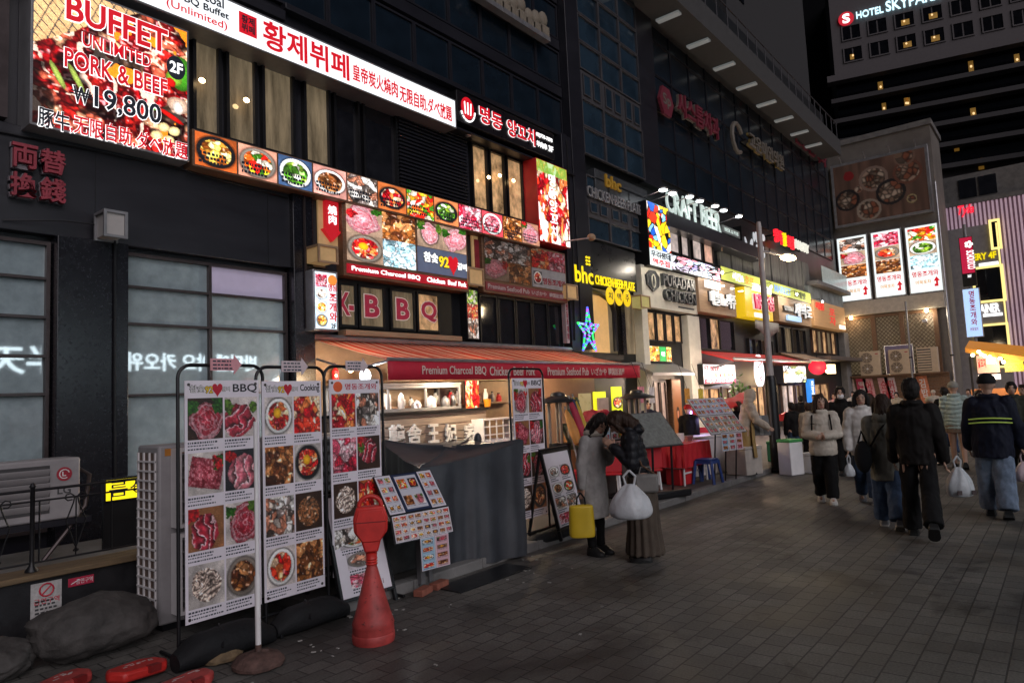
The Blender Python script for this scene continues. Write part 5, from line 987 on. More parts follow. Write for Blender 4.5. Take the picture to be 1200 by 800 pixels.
# arched entrance with a star of fairy lights
z_a = uv(FA, 700, 350, 0)[1]
mb = MB(FA); a = uv(FA, 668, 400)[0]; b = uv(FA, 757, 420)[0]; mb.box(a, b, 2.95, 4.7, -.19, -.15); part('entrance_glass', mb, G_room, bB); x0 = uv(FA, 697, 380)[0]; x1 = uv(FA, 718, 400)[0]
part('entrance_panel', MB(FA).box(x0, x1, 2.95, 4.5, -.14, -.1), mat('lit_tan_panel', (.5, .33, .14), .5, em=(1, .55, .2), es=.4), bB); part('entrance_post', MB(FA).box(x1 + .5, x1 + .7, 2.9, 4.6, -.148, .04), M_pier, bB)
part('entrance_arch', MB(FA).tube([(a + .1, 3.0, -.08)] + [(a + .1 + (x1 + .2 - a) * (.5 - .5 * math.cos(k * .3927)), 4.1 + .5 * math.sin(k * .3927), -.08) for k in range(9)] + [(x1 + .3, 3.0, -.08)], .07), M_dark, bB)
t = thing('star_light', 'star of green, blue and violet fairy lights in the arched entrance', 'light decoration', onY(689, 405, D - .28)); cx, cz = uv(FA, 689, 388, .28); pts = [(cx + (.5 if k % 2 == 0 else .18) * math.sin(k * math.pi / 5), cz + (.6 if k % 2 == 0 else .2) * math.cos(k * math.pi / 5)) for k in range(10)]
cols3 = (glow('star_green', (.05, 1, .2), 1.1), glow('star_blue', (.08, .15, 1), 1.8), glow('star_violet', (.4, .1, 1), 1.6)); mbs = [MB(FA) for _ in range(3)]; rg = random.Random(9)
for k in range(10):
    for q in range(9):
        f = q / 9; u = pts[k][0] * (1 - f) + pts[(k + 1) % 10][0] * f; v = pts[k][1] * (1 - f) + pts[(k + 1) % 10][1] * f; mbs[rg.randrange(3)].ell((u, v, .3), (.03, .03, .03), 8, 5)
for k in range(40): a_ = rg.uniform(0, 6.28); r_ = rg.uniform(0, .26); mbs[rg.randrange(3)].ell((cx + r_ * math.cos(a_), cz + r_ * math.sin(a_), .3), (.026, .026, .026), 8, 5)
part('star_wire', MB(FA).tube([(u, v, .28) for u, v in pts], .015, 6, closed=True), M_black, t)
for q, nm in enumerate(('green', 'blue', 'violet')): part('fairy_light', mbs[q], cols3[q], t, label='tiny %s fairy bulbs of the star' % nm)
# ground floor yellow lit shop seen under the awning
zz = .1; x0 = 11.9; F9 = frame((0, 9.55, 0), (1, 0, 0), (0, 0, 1))
M_lime = mat('lime_panel', (.6, .6, .02), .5, em=(.9, .95, .02), es=.75, bump=0)
bx = B(F9, 672, 447, 742, 505, 0); t = thing('takeaway_booth', 'yellow lit takeaway front under the right end of the striped awning', 'shop front', F9 @ Vector(((bx[0] + bx[1]) / 2, .1, 0)))
part('front_wall', MB(F9).box(12.25, 15.2, .1, 2.85, -.2, -.1), mat('shop_brown', (.16, .1, .07), .6), t); part('strip_light', MB(F9).box(bx[0], uv(F9, 714, 450)[0], 2.3, 2.36, -.09, -.03), glow('strip_yellow', (1, .85, .25), 4), t)
for l, r_, a_, b_ in ((696, 712, 459, 495), (717, 731, 453, 495)): c = B(F9, l, a_, r_, b_, -.05); part('lime_panel', MB(F9).box(c[0], c[1], .9, c[3], -.09, -.06), M_lime, t)
c = B(F9, 718, 465, 730, 478, -.05); picture(t, F9, c, -.055, food('bowl', 30, 26, 19, 'red', (.7, .7, .05)), V_box); c = B(F9, 679, 461, 695, 495, -.05); part('window', MB(F9).box(c[0], c[1], .9, c[3], -.09, -.07), mat('olive_pane', (.3, .27, .16), .3, em=(.5, .42, .2), es=.35), t); c = B(F9, 703, 466, 716, 486, .1); part('screen', MB(F9).box(c[0], c[1], c[2], c[3], .0, .05), mat('kiosk_grey', (.35, .27, .25), .4), t); part('screen_stand', MB(F9).box((c[0] + c[1]) / 2 - .05, (c[0] + c[1]) / 2 + .05, .1, c[2], .0, .04), M_black, t)
# cream chicken shop
M_cream = mat('cream_board', (.62, .6, .5), .6, var=.1, bump=.1)
bx = B(FA, 751, 313, 818, 371, .15); bx = (bx[0], bx[1], uv(FA, 818, 371, .15)[1], uv(FA, 751, 314, .15)[1]); t = sign('shop_sign', 'cream board with thick dark raised chicken shop letters and crest', 'sign', FA, (bx[0], bx[1], 4.35, 5.6), -.15, .15, M_cream, M_cream, .06); bx = (bx[0], bx[1], 4.35, 5.6)
M_ch = mat('charcoal_letter', (.03, .035, .04), .45)
lettering(t, 'PURADAK', FA, inset(bx, .32, .93, .58, .88), .14, M_ch, .05, .12); lettering(t, 'CHICKEN', FA, inset(bx, .34, .93, .22, .52), .14, M_ch, .05, .12)
c = inset(bx, .06, .28, .38, .9); part('crest', MB(FA).prism([(c[0] + (c[1] - c[0]) * a, c[2] + (c[3] - c[2]) * b) for a, b in ((.5, 0), (.95, .3), (1, .75), (.7, 1), (.3, 1), (0, .75), (.05, .3))], .14, .2), M_ch, t); part('crest_line', MB(FA).tube([((c[0] + c[1]) / 2 + .11 * math.cos(k * .6), (c[2] + c[3]) / 2 + .2 * math.sin(k * .6), .205) for k in range(11)], .02, 6, closed=True), M_cream, t)
part('small_print', MB(FA).box(*inset(bx, .62, .93, .1, .14), .14, .15), M_ch, t)
lampbox('wall_lamp', 'olive lit box lamp at the lower left of the cream board', 751, 345, 763, 362, .16, .5, mat('olive_lamp', (.4, .36, .15), .5, em=(.8, .7, .25), es=.25), 1)
x0, x1 = uv(FA, 757, 400)[0], uv(FA, 818, 400)[0]
part('shop_pilaster', MB(FA).box(x0 - .35, x0, 0, 4.3, -.19, .12), M_cream, bB, bevel=.02); part('shop_pilaster', MB(FA).box(x1 - .9, x1, 0, 4.3, -.19, .1), M_cream, bB, bevel=.02)
xa_ = uv(FA, 760, 390)[0]; xb_ = uv(FA, 801, 395)[0]
for k in range(4): a = xa_ + (xb_ - xa_) * k / 4; window(bB, FA, (a, a + (xb_ - xa_) / 4 - .05, 3.35, 4.28), (), (), M_black, G_warm, .05, .08).location.y = -.1
bx = B(FA, 760, 410, 788, 428, .1); t = sign('ad_panel', 'lit green and yellow menu panel below the shop windows', 'sign', FA, (bx[0], bx[1], 2.72, 3.2), -.1, .1, M_black); bx = (bx[0], bx[1], 2.72, 3.2)
picture(t, FA, inset(bx, .02, .44, .04, .96), .104, food('pile', 34, 30, 6, 'gold', (.9, .85, .6)), V_box); part('green_panel', MB(FA).box(*inset(bx, .46, .74, .04, .96), .1, .104), glow('green_face', (.02, .5, .1), .8, .8), t); picture(t, FA, inset(bx, .76, .98, .04, .96), .104, food('pile', 34, 20, 7, 'gold', (.9, .8, .2)), V_box); lettering(t, '치킨', FA, inset(bx, .52, .68, .35, .65), .105, M_whiteglow, .02)
mb = MB(); xa_, xb_ = onY(758, 440, 9.2).x, onY(814, 437, 9.0).x
t = thing('shop_canopy', 'flat grey metal canopy above the cream shop door', 'canopy', ((xa_ + xb_) / 2, D, 2.3)); mb.add([(xa_, 9.0, 2.28), (xb_, 9.0, 2.28), (xb_, D, 2.62), (xa_, D, 2.62), (xa_, 9.0, 2.36), (xb_, 9.0, 2.36), (xb_, D, 2.7), (xa_, D, 2.7)], [(3, 2, 1, 0), (4, 5, 6, 7), (0, 1, 5, 4), (1, 2, 6, 5), (2, 3, 7, 6), (3, 0, 4, 7)]); part('canopy_sheet', mb, M_grey, t)
xa_ = uv(FA, 760, 470)[0]; xb_ = uv(FA, 783, 470)[0]
for k in range(3): a = xa_ + (xb_ - xa_) * k / 3; window(bB, FA, (a, a + (xb_ - xa_) / 3 - .03, .1, 2.15), (), (.3,), mat('dark_timber', (.06, .03, .02), .5), mat('pinkish_lit_glass', (.5, .36, .3), .3, em=(.9, .6, .45), es=.3, var=.3, scale=3, bump=0), .05, .08).location.y = -.1
bx = (uv(FA, 788, 470)[0], uv(FA, 799, 470)[0], .15, 2.2); t = sign('door_poster', 'tall tan poster of a dark haired figure beside the shop door', 'poster', FA, bx, -.19, .0, M_wood); im = np.ones((70, 26, 3)) * np.array((.55, .33, .17)); yy, xx = np.mgrid[0:70, 0:26]; im[np.hypot((xx - 13) / 5., (yy - 38) / 9.) < 1] = (.09, .05, .04); im[np.hypot((xx - 13) / 3., (yy - 38) / 4.5) < 1] = (.75, .5, .38); im[np.hypot((xx - 13) / 7., (yy - 58) / 11.) < 1] = (.5, .28, .16); picture(t, FA, inset(bx, .06, .94, .02, .98), .004, lin(im), V_soft)
# comic sign, craft beer
W = .35; bx = (uv(FA, 757, 234, W)[0], uv(FA, 783, 240, W)[0], uv(FA, 760, 310, W)[1], uv(FA, 757, 234, W)[1]); t = sign('vertical_sign', 'vertical lit sign in loud yellow, red and blue pop art shapes', 'sign', FA, bx, -.19, W, M_black)
def comic(h, w, seed, pal, k):
    rng = np.random.default_rng(seed); y, x = np.mgrid[1:-1:h * 1j, -1:1:w * 1j]; n = fbm(h, w, 3, rng); i, d1, e = worley(x + .4 * n, y + .4 * n, k, rng, 1, 1.8, ang=None); P = np.array(pal); im = P[rng.integers(len(P), size=k)][i]; return lin(np.where((e < .06)[..., None], .04, im))
picture(t, FA, (bx[0] + .02, bx[1] - .02, bx[2] + .55, bx[3] - .02), W + .004, comic(110, 56, 4, ((.95, .75, .1), (.85, .15, .1), (.95, .9, .85), (.1, .35, .75), (.95, .8, .15), (.85, .2, .1), (.5, .75, .9)), 42), V_box)
part('caption_panel', MB(FA).box(bx[0] + .02, bx[1] - .02, bx[2] + .02, bx[2] + .54, W, W + .004), glow('caption_face', (.75, .85, .9), .8), t); lettering(t, '우리동네', FA, (bx[0] + .1, bx[1] - .1, bx[2] + .28, bx[2] + .48), W + .005, M_navy, .04); lettering(t, '맥주집', FA, (bx[0] + .2, bx[1] - .2, bx[2] + .06, bx[2] + .24), W + .005, M_redl, .03)
M_craft = mat('lit_letter_grey', (.6, .68, .64), .5, em=(.75, .95, .88), es=.4, bump=0)
zt = 8.2; zb = 7.45; xa_, xb_ = uv(FA, 783, 235, .4)[0], uv(FA, 846, 255, .4)[0]
t = thing('craft_beer_sign', 'big pale raised craft beer letters on a dark canopy', 'sign', (xa_, D, zb)); part('canopy_box', MB(FA).box(xa_ - .1, uv(FA, 890, 285, .3)[0], 6.95, 7.42, -.19, .42), M_dark, t, bevel=.01); lettering(t, 'CRAFT BEER', FA, (xa_, xb_, zb, zt), .3, M_craft, .03, .05); part('mounting_rail', MB(FA).box(xa_, xb_, 7.7, 7.8, .2, .295), M_black, t)
c = (xb_ + .1, uv(FA, 868, 272, .4)[0], 7.5, 7.78); part('side_panel', MB(FA).box(*c, .1, .36), mat('side_panel', (.22, .25, .24), .5), t); lettering(t, 'BEER & PUB', FA, inset(c, .1, .9, .25, .75), .361, M_craft, .01)
for k, (px, py) in enumerate(((777, 223), (788, 227), (808, 231), (820, 236), (838, 242), (848, 247), (866, 254))):
    pz = onY(px, py, 8.95); t = thing('sign_spotlight', 'small white spotlight on an arm, number %s from the left over the beer letters' % ('one', 'two', 'three', 'four', 'five', 'six', 'seven')[k], 'spotlight', pz, 'spotlights over the beer sign')
    part('arm', MB().tube([pz + Vector((0, .05, .02)), pz + Vector((-.1, .75, -.12))], .02, 6), M_alu, t); part('lamp_head', MB().ell(pz + Vector((0, 0, .05)), (.16, .14, .06)), M_alu, t); part('lamp_lens', MB().ell(pz, (.14, .12, .035)), M_lampw, t)
    if k in (1, 3, 5): l = bpy.data.lights.new('spot', 'SPOT'); l.energy = 14; l.spot_size = R(110); l.color = COOL; l.shadow_soft_size = .1; lo = bpy.data.objects.new('spotlight_light', l); col.objects.link(lo); lo.parent = t; lo.rotation_euler = (R(35), 0, 0); lo.location = (0, .05, -.05)
# pub windows with coloured light
G_pub = glassmat('pub_glass', (.45, .38, .36), .75, marks=.6, scale=1.6); G_pub2 = glassmat('pub_glass_warm', (.55, .33, .25), .5, marks=.5, scale=1.8)
for k, (l, r_) in enumerate(((781, 794), (795, 805), (808, 820), (821, 833))):
    fo = window(bB, FA, (uv(FA, l, 270)[0], uv(FA, r_, 280)[0], 6.28, 7.42), (), (), M_black, (G_pub, G_pub, G_pub, G_pub2)[k], .05, .08); fo.location.y = -.19
    if k in (0, 2): part('neon_tube', MB(FA).box(uv(FA, l, 270)[0] + .08, uv(FA, r_, 280)[0] - .08, 7.25, 7.3, -.12, -.1), glow('neon_blue', (.25, .3, 1), 2.5), fo)
M_shut = mat('weathered_shutter', (.17, .17, .15), .7, var=.5, scale=2, bump=.3, stretch=(3, 1, .5))
for k in range(10):
    a = uv(FA, 846, 300)[0] + k * 1.15; part('shutter', MB(FA).box(a, a + 1.02, 6.35, 7.9 - .0 * k, -.19, -.08 + .02 * (k % 2)), M_shut, bB, bevel=.01)
t = thing('flag', 'small striped flag with a blue corner hanging by the shutters', 'flag', onY(850, 283, D - .2)); FFl = frame(onY(846, 291, D - .25), (.9, 0, .25), (-.1, 0, 1)); mbw, mbr = MB(FFl), MB(FFl)
for k in range(7): (mbr if k % 2 == 0 else mbw).box(0, .62, k * .11, k * .11 + .109, -.006, .006)
part('cloth', mbw, mat('flag_white', (.5, .48, .48), .8), t); part('flag_stripe', mbr, mat('flag_red', (.4, .06, .08), .8), t); part('flag_corner', MB(FFl).box(0, .28, .4, .775, .0065, .012), mat('flag_blue', (.06, .1, .3), .8), t); part('flag_pole', MB(FFl).tube([(-.02, -.1, 0), (-.02, .95, 0)], .015, 6), M_tan, t)
# lit strips
W = .3; bx = (uv(FA, 784, 305, W)[0], uv(FA, 844, 325, W)[0], 5.62, 6.15); t = sign('strip_sign', 'long pink and pale blue lit strip sign under the pub windows', 'sign', FA, bx, -.19, W, M_black); im = comic(26, 150, 6, ((.9, .85, .95), (.8, .9, .98), (.95, .6, .65), (.85, .9, .95), (.75, .7, .9), (.95, .95, 1)), 70); picture(t, FA, inset(bx, .005, .995, .05, .95), W + .004, im, V_box)
bx = (uv(FA, 845, 322, W)[0], uv(FA, 950, 345, W)[0], 5.72, 6.25); t = sign('strip_sign', 'long yellow green lit strip sign passing behind the street lamp', 'sign', FA, bx, -.19, W, M_black, glow('lime_face', (.62, .68, .12), .7), .02)
for s, a, b, m_ in (('치킨&', .1, .2, M_whiteglow), ('호프', .21, .3, mat('orange_l', (.7, .3, .02), em=(.9, .35, .02), es=.5)), ('MARKET', .52, .72, glow('market_blue', (.25, .45, .85), .9)), ('노래방', .76, .92, M_navy)): lettering(t, s, FA, inset(bx, a, b, .2, .8), W + .002, m_, .02)
part('emblem', MB(FA).prism([(inset(bx, .4, .46, .15, .85)[0] + .4 * a, bx[2] + .08 + .38 * b) for a, b in ((0, 0), (1, 0), (.55, .5), (.5, 1), (.45, .5))], W, W + .005), mat('teal_print', (.02, .2, .18), .5), t)
for k, px in enumerate((846, 857, 868)): p = onY(px, 335 + k * 3, D - .25); part('downlight', MB().lathe([(.08, -.02), (.1, 0)], p, 12), M_lampw, bB)
# upper letter signs
t = thing('cow_sign', 'black sign with white cow patches and pale letters behind the lamp post', 'sign', onY(880, 275, D)); bx = (uv(FA, 870, 265, .2)[0], uv(FA, 898, 285, .2)[0], 7.2, 8.4); part('sign_body', MB(FA).box(bx[0], bx[1], 7.3, 8.2, -.19, .15), M_black, t)
rg = random.Random(5); mb = MB(FA)
for k in range(12): mb.ell((rg.uniform(bx[0] + .2, bx[1] - .2), rg.uniform(7.35, 8.2), .17), (rg.uniform(.1, .3), rg.uniform(.08, .22), .03), 9, 6, Matrix.Rotation(rg.uniform(0, 3), 3, 'Z'))
part('white_patch', mb, mat('patch_white', (.6, .62, .63), .5, em=(.8, .85, .9), es=.4), t)
t, bx = flat_sign('red_letter_sign', 'bright red and yellow lit Korean letters behind the lamp post', '왕족', 906, 915, 911, 270, 285, glow('bright_red', (1, .015, .03), 1.3), .3, .1); c = B(FA, 916, 275, 920, 286, .3); lettering(t, '발', FA, (c[0], c[1], bx[2], bx[3]), .3, M_yb, .05, .1); c = B(FA, 921, 275, 929, 290, .3); lettering(t, '보쌈', FA, (c[0], c[1], bx[2], bx[3]), .3, glow('bright_red', (1, .015, .03), 1.3), .05, .1)
t, bx = flat_sign('white_letter_sign', 'pale lit letters on a balcony edge at the far end', 'NASTY', 931, 946, 938, 284, 294, glow('soft_white', (.8, .8, .7), .9), .3, .1)
part('balcony', MB(FA).box(uv(FA, 943, 300)[0], 41.8, 6.75, 6.95, -.19, .5), M_concrete, bB, bevel=.02); c = (uv(FA, 950, 290)[0], 41.3, 6.97, 7.8); part('balcony_glass', MB(FA).box(*c, .42, .45), mat('pale_glass', (.3, .38, .37), .2, em=(.6, .8, .78), es=.12, bump=0), bB); part('mural_panel', MB(FA).box(uv(FA, 942, 310)[0], 41.6, 5.2, 6.72, -.19, .1), mat('mural', (.16, .18, .18), .6, var=.7, scale=1.5), bB)
# tan beer sign and neighbours
def board(label, s, l, t_, r_, b, z0, z1, bm, lm, box_, W=.25, outline=None, bold=.0):
    bx = (uv(FA, l, t_, W)[0], uv(FA, r_, b, W)[0], z0, z1); t = sign('shop_sign', label, 'sign', FA, bx, -.19, W, bm, None); lettering(t, s, FA, inset(bx, *box_), W + .002, lm, bold, .06, outline=outline); return t, bx
M_wl = mat('white_letters', (.75, .77, .77), .5, var=.03, bump=0, em=(.95, .98, 1), es=.3)
t, bx = board('tan board with white lit Korean beer letters and a blank white lightbox', '매일The맥주', 819, 345, 863, 365, 4.45, 5.7, M_tan, M_wl, (.22, .92, .22, .64), outline=(M_ch, .03)); part('lightbox', MB(FA).box(*inset(bx, .12, .48, .68, .88), W, W + .08), glow('blank_light', (1, .95, .92), 1.3), t)
xa_, xb_ = uv(FA, 819, 390)[0], uv(FA, 864, 390)[0]; window(bB, FA, (xa_, xb_, 3.2, 4.4), (.35, .6), (), M_black, G_black, .06, .1, pms=[G_black, G_warm, G_black])
t, bx = board('yellow sign with crimson chicken shaped letters and a white strip above', '닭강정', 873, 350, 906, 372, 4.55, 6.0, glow('deep_yellow', (.85, .55, .01), .7), mat('crimson', (.4, .01, .06), .5, em=(.6, .01, .08), es=.5), (.25, .97, .25, .68), outline=(M_wl, .04), bold=.08); part('white_strip', MB(FA).box(*inset(bx, .25, .97, .76, .96), .25, .3), glow('strip_white', (.9, .93, .95), .8), t); part('price_strip', MB(FA).box(*inset(bx, .28, .8, .03, .15), .25, .3), glow('strip_white', (.9, .93, .95), .8), t)
xa_, xb_ = uv(FA, 880, 390)[0], uv(FA, 908, 395)[0]; t = thing('banner_cloth', 'grey scalloped cloth banner below the yellow sign', 'banner', ((xa_ + xb_) / 2, D - .2, 3.9)); mb = MB(FA); n = 16
mb.add([(xa_ + (xb_ - xa_) * i / n, z_ if q else 3.85 + .3 * abs(math.cos(i * math.pi / n)) ** 2, .2 + .02 * (i % 2)) for q, z_ in ((0, 0), (1, 4.5)) for i in range(n + 1)], [(i, i + 1, n + 2 + i, n + 1 + i) for i in range(n)]); o = part('cloth', mb, mat('grey_cloth', (.28, .26, .24), .8), t); o.modifiers.new('s', 'SOLIDIFY').thickness = .01
window(bB, FA, (xa_, xb_, 3.05, 3.8), (.25, .5, .75), (), M_black, G_black, .05, .1)
t, bx = board('tan board with pale brushed Korean letters right of the lamp post', '새벽로', 912, 355, 951, 378, 4.6, 5.8, M_tan, M_wl, (.42, .95, .28, .8), outline=(M_ch, .03)); part('blue_lightbox', MB(FA).box(*inset(bx, .16, .56, .08, .26), W, W + .1), glow('sky_face', (.45, .68, .95), .9), t); part('dark_plate', MB(FA).box(*inset(bx, .1, .36, .42, .6), W, W + .05), M_ch, t)
xa_, xb_ = uv(FA, 914, 400)[0], uv(FA, 948, 402)[0]
for k in range(4): a = xa_ + (xb_ - xa_) * k / 4; window(bB, FA, (a, a + (xb_ - xa_) / 4 - .04, 3.3, 4.5), (), (), M_black, G_room if k == 1 else G_black, .05, .1)
t, bx = board('warm wooden board with red Korean letters at the far corner', '해물', 953, 360, 991, 380, 4.7, 6.0, mat('orange_wood', (.42, .24, .11), .55, var=.2, scale=2, em=(.8, .4, .15), es=.22, stretch=(.5, 3, 6)), mat('red_glow', (.6, .04, .03), em=(.9, .06, .04), es=.6), (.06, .3, .65, .92)); lettering(t, '포차', FA, inset(bx, .46, .66, .15, .82), .255, mat('red_glow', (.6, .04, .03)), .06, vert=True); part('price_light', MB(FA).box(*inset(bx, .76, .95, .06, .22), .25, .3), glow('cream_light', (1, .9, .7), 1.4), t)
xa_, xb_ = uv(FA, 955, 400)[0], uv(FA, 982, 402)[0]
for k in range(5): a = xa_ + (xb_ - xa_) * k / 5; window(bB, FA, (a, a + (xb_ - xa_) / 5 - .04, 3.4, 4.6), (), (), mat('dark_timber', (.06, .03, .02), .5), G_warm if k % 2 == 0 else G_room, .05, .1)
part('corner_pilaster', MB(FA).box(41.0, 41.95, 0, 4.65, -.19, .15), M_concrete, bB, bevel=.02); part('tile_canopy', MB(FA).box(xa_ - .5, 41.9, 3.0, 3.2, -.1, .8), mat('roof_tile', (.1, .08, .07), .7), bB, bevel=.02)
# second awning row
xa_, xb_ = uv(FA, 822, 415)[0], uv(FA, 918, 424)[0]; t = thing('awning', 'red shop awning with a pale edge beyond the cream shop', 'awning', ((xa_ + xb_) / 2, D, 2.9)); mb = MB(); mb.add([(xa_, 8.6, 2.72), (xb_, 8.6, 2.72), (xb_, D + .1, 3.1), (xa_, D + .1, 3.1), (xa_, 8.6, 2.78), (xb_, 8.6, 2.78), (xb_, D + .1, 3.16), (xa_, D + .1, 3.16)], [(3, 2, 1, 0), (4, 5, 6, 7), (0, 1, 5, 4), (1, 2, 6, 5), (2, 3, 7, 6), (3, 0, 4, 7)]); part('canvas', mb, mat('awning_red', (.45, .03, .03), .7, em=(.5, .02, .02), es=.2), t); part('front_bar', MB().tube([(xa_, 8.58, 2.8), (xb_, 8.58, 2.8)], .05), M_alu, t); part('awning_arm', MB().tube([(xa_ + .1, 9.6, 2.5), (xa_ + .1, 8.65, 2.7)], .03), M_alu, t)
xc = uv(FA, 947, 430)[0]; t = thing('awning', 'brown cloth awning right of the lamp post', 'awning', ((xb_ + xc) / 2, D, 2.9)); mb = MB(); mb.add([(xb_ + .1, 8.7, 2.85), (xc, 8.7, 2.85), (xc, D + .1, 3.25), (xb_ + .1, D + .1, 3.25), (xb_ + .1, 8.7, 2.9), (xc, 8.7, 2.9), (xc, D + .1, 3.3), (xb_ + .1, D + .1, 3.3)], [(3, 2, 1, 0), (4, 5, 6, 7), (0, 1, 5, 4), (1, 2, 6, 5), (2, 3, 7, 6), (3, 0, 4, 7)]); part('canvas', mb, mat('awning_brown', (.3, .2, .13), .7), t); part('front_bar', MB().tube([(xb_ + .1, 8.68, 2.9), (xc, 8.68, 2.9)], .05), M_alu, t)
bx = B(FA, 823, 420, 863, 447, .3); bx = (bx[0], bx[1], 2.0, 2.68); t = sign('menu_lightbox', 'bright white and crimson beer menu lightbox under the red awning', 'sign', FA, bx, -.1, .3, M_black, glow('menu_face', (1, .93, .95), 1.3), .02); lettering(t, 'FT BEER', FA, inset(bx, .04, .48, .66, .9), .302, M_redl, .03); part('red_band', MB(FA).box(*inset(bx, .02, .98, .03, .24), .3, .304), glow('crimson_band', (.5, .01, .08), .9, .8), t); lettering(t, '맥주치킨감자', FA, inset(bx, .08, .92, .07, .2), .305, M_whiteglow, .03)
for k in range(7): c = inset(bx, .05 + k * .13, .16 + k * .13, .3, .56); picture(t, FA, c, .304, food('dish', 18, 14, 200 + k, ('red', 'gold', 'mix')[k % 3], (.95, .9, .9)), V_box)
bx = B(FA, 917, 425, 945, 443, .3); bx = (bx[0], bx[1], 1.95, 2.7); t = sign('menu_lightbox', 'pale blue lit drinks menu box under the brown awning', 'sign', FA, bx, -.1, .3, M_black); picture(t, FA, inset(bx, .02, .98, .03, .97), .304, comic(30, 60, 12, ((.8, .92, .98), (.9, .95, 1), (.7, .85, .6), (.85, .9, .95), (.5, .6, .4)), 30), vmat('bright_print', 1.0, .3))
x, z = uv(FA, 891, 434, .4); t = thing('egg_lamp', 'egg shaped white lit sign with red scribble hanging in a doorway', 'sign', (x, D - .4, z - .6)); part('egg_face', MB(FA).prism([(x + .42 * math.sin(a) * (1 - .16 * math.cos(a)), z + .62 * math.cos(a)) for a in [k * .2618 for k in range(24)]][::-1], .3, .4), glow('egg_white', (1, .9, .92), 1.5), t); mb = MB(FA); rg = random.Random(8); mb.tube([(x + rg.uniform(-.22, .22), z + .4 - k * .1, .41) for k in range(9)], .02, 6); part('scribble', mb, M_redl, t); part('hanger', MB(FA).tube([(x, z + .6, .35), (x, z + 1, .35)], .02, 6), M_black, t)
for px, py, e in ((848, 342, 50), (862, 346, 50), (905, 352, 70), (935, 360, 90), (965, 368, 90), (790, 320, 40)):      # lamps added to brighten the boards, after the strip downlights
    p = onY(px, py, 8.85); p.z = 5.75; nm = {848: 'first', 862: 'second', 905: 'third', 935: 'fourth', 965: 'last'}.get(px, 'nearest'); tb = bulb('added_board_lamp', 'small added lamp over the shop boards, %s in the row going away' % nm, p, e * .9, (1, .88, .72), .045, M_lampw); part('arm', MB().tube([(p.x, p.y, p.z + .1), (p.x, p.y + .05, p.z + .16), (p.x, D + .15, p.z + .1)], .012, 6), M_black, tb)
# lit ground floor interiors of the far shops
for k, (l, r_, g, nm) in enumerate(((824, 848, G_warm, 'warm'), (850, 866, G_room, 'dim'), (884, 900, G_warm, 'warm'), (920, 935, G_pub, 'pinkish'), (936, 946, G_room, 'dim'), (956, 975, G_warm, 'warm'))):
    window(bB, FA, (uv(FA, l, 470)[0], uv(FA, r_, 470)[0], .1, 1.9), (.5,), (), mat('dark_timber', (.06, .03, .02), .5), g, .07, .1, label='%s lit shop window' % nm)
x, z = uv(FA, 958, 430, .5); t = thing('red_lantern', 'round red lantern glowing by the far doorway', 'lantern', (x, D - .5, z - .4)); part('lantern_body', MB().ell((x, D - .5, z), (.4, .4, .36)), glow('lantern_red', (1, .03, .06), 1.0), t); part('cord', MB().tube([(x, D - .5, z + .36), (x, D - .5, z + .8)], .02, 6), M_black, t)
x, z = uv(FA, 979, 432, .3); t = thing('wall_light', 'small warm square wall light by the far corner', 'wall lamp', (x, D - .3, z)); part('lamp_face', MB(FA).box(x - .45, x + .45, z - .24, z + .24, .0, .2), glow('warm_square', (1, .75, .4), 3), t); part('lamp_back', MB(FA).box(x - .5, x + .5, z - .28, z + .28, -.19, -.001), M_black, t)
x, z = uv(FA, 955, 455, .4); t = sign('vertical_sign', 'narrow blue and white vertical sign by the far doorway', 'sign', FA, (x - .35, x + .35, .9, 2.1), .1, .3, glow('cobalt_face', (.02, .2, .7), .9, .8)); lettering(t, '포장마차', FA, (x - .2, x + .2, 1.0, 2.0), .302, M_whiteglow, .03, vert=True)
for px, py, pw, c_ in ((845, 430, 120, (1, .75, .6)), (890, 445, 120, (1, .7, .5)), (930, 448, 130, (.9, .9, 1)), (970, 440, 140, WARM)):
    p = onY(px, py, 8.4); p.z = 2.4; t = bulb('shop_lamp', {845: 'warm lamp before the crimson menu box', 890: 'warm lamp before the egg shaped sign', 930: 'cool lamp before the drinks menu box', 970: 'warm lamp before the far corner doorway'}[px], p, pw, c_, .07, M_lamp)
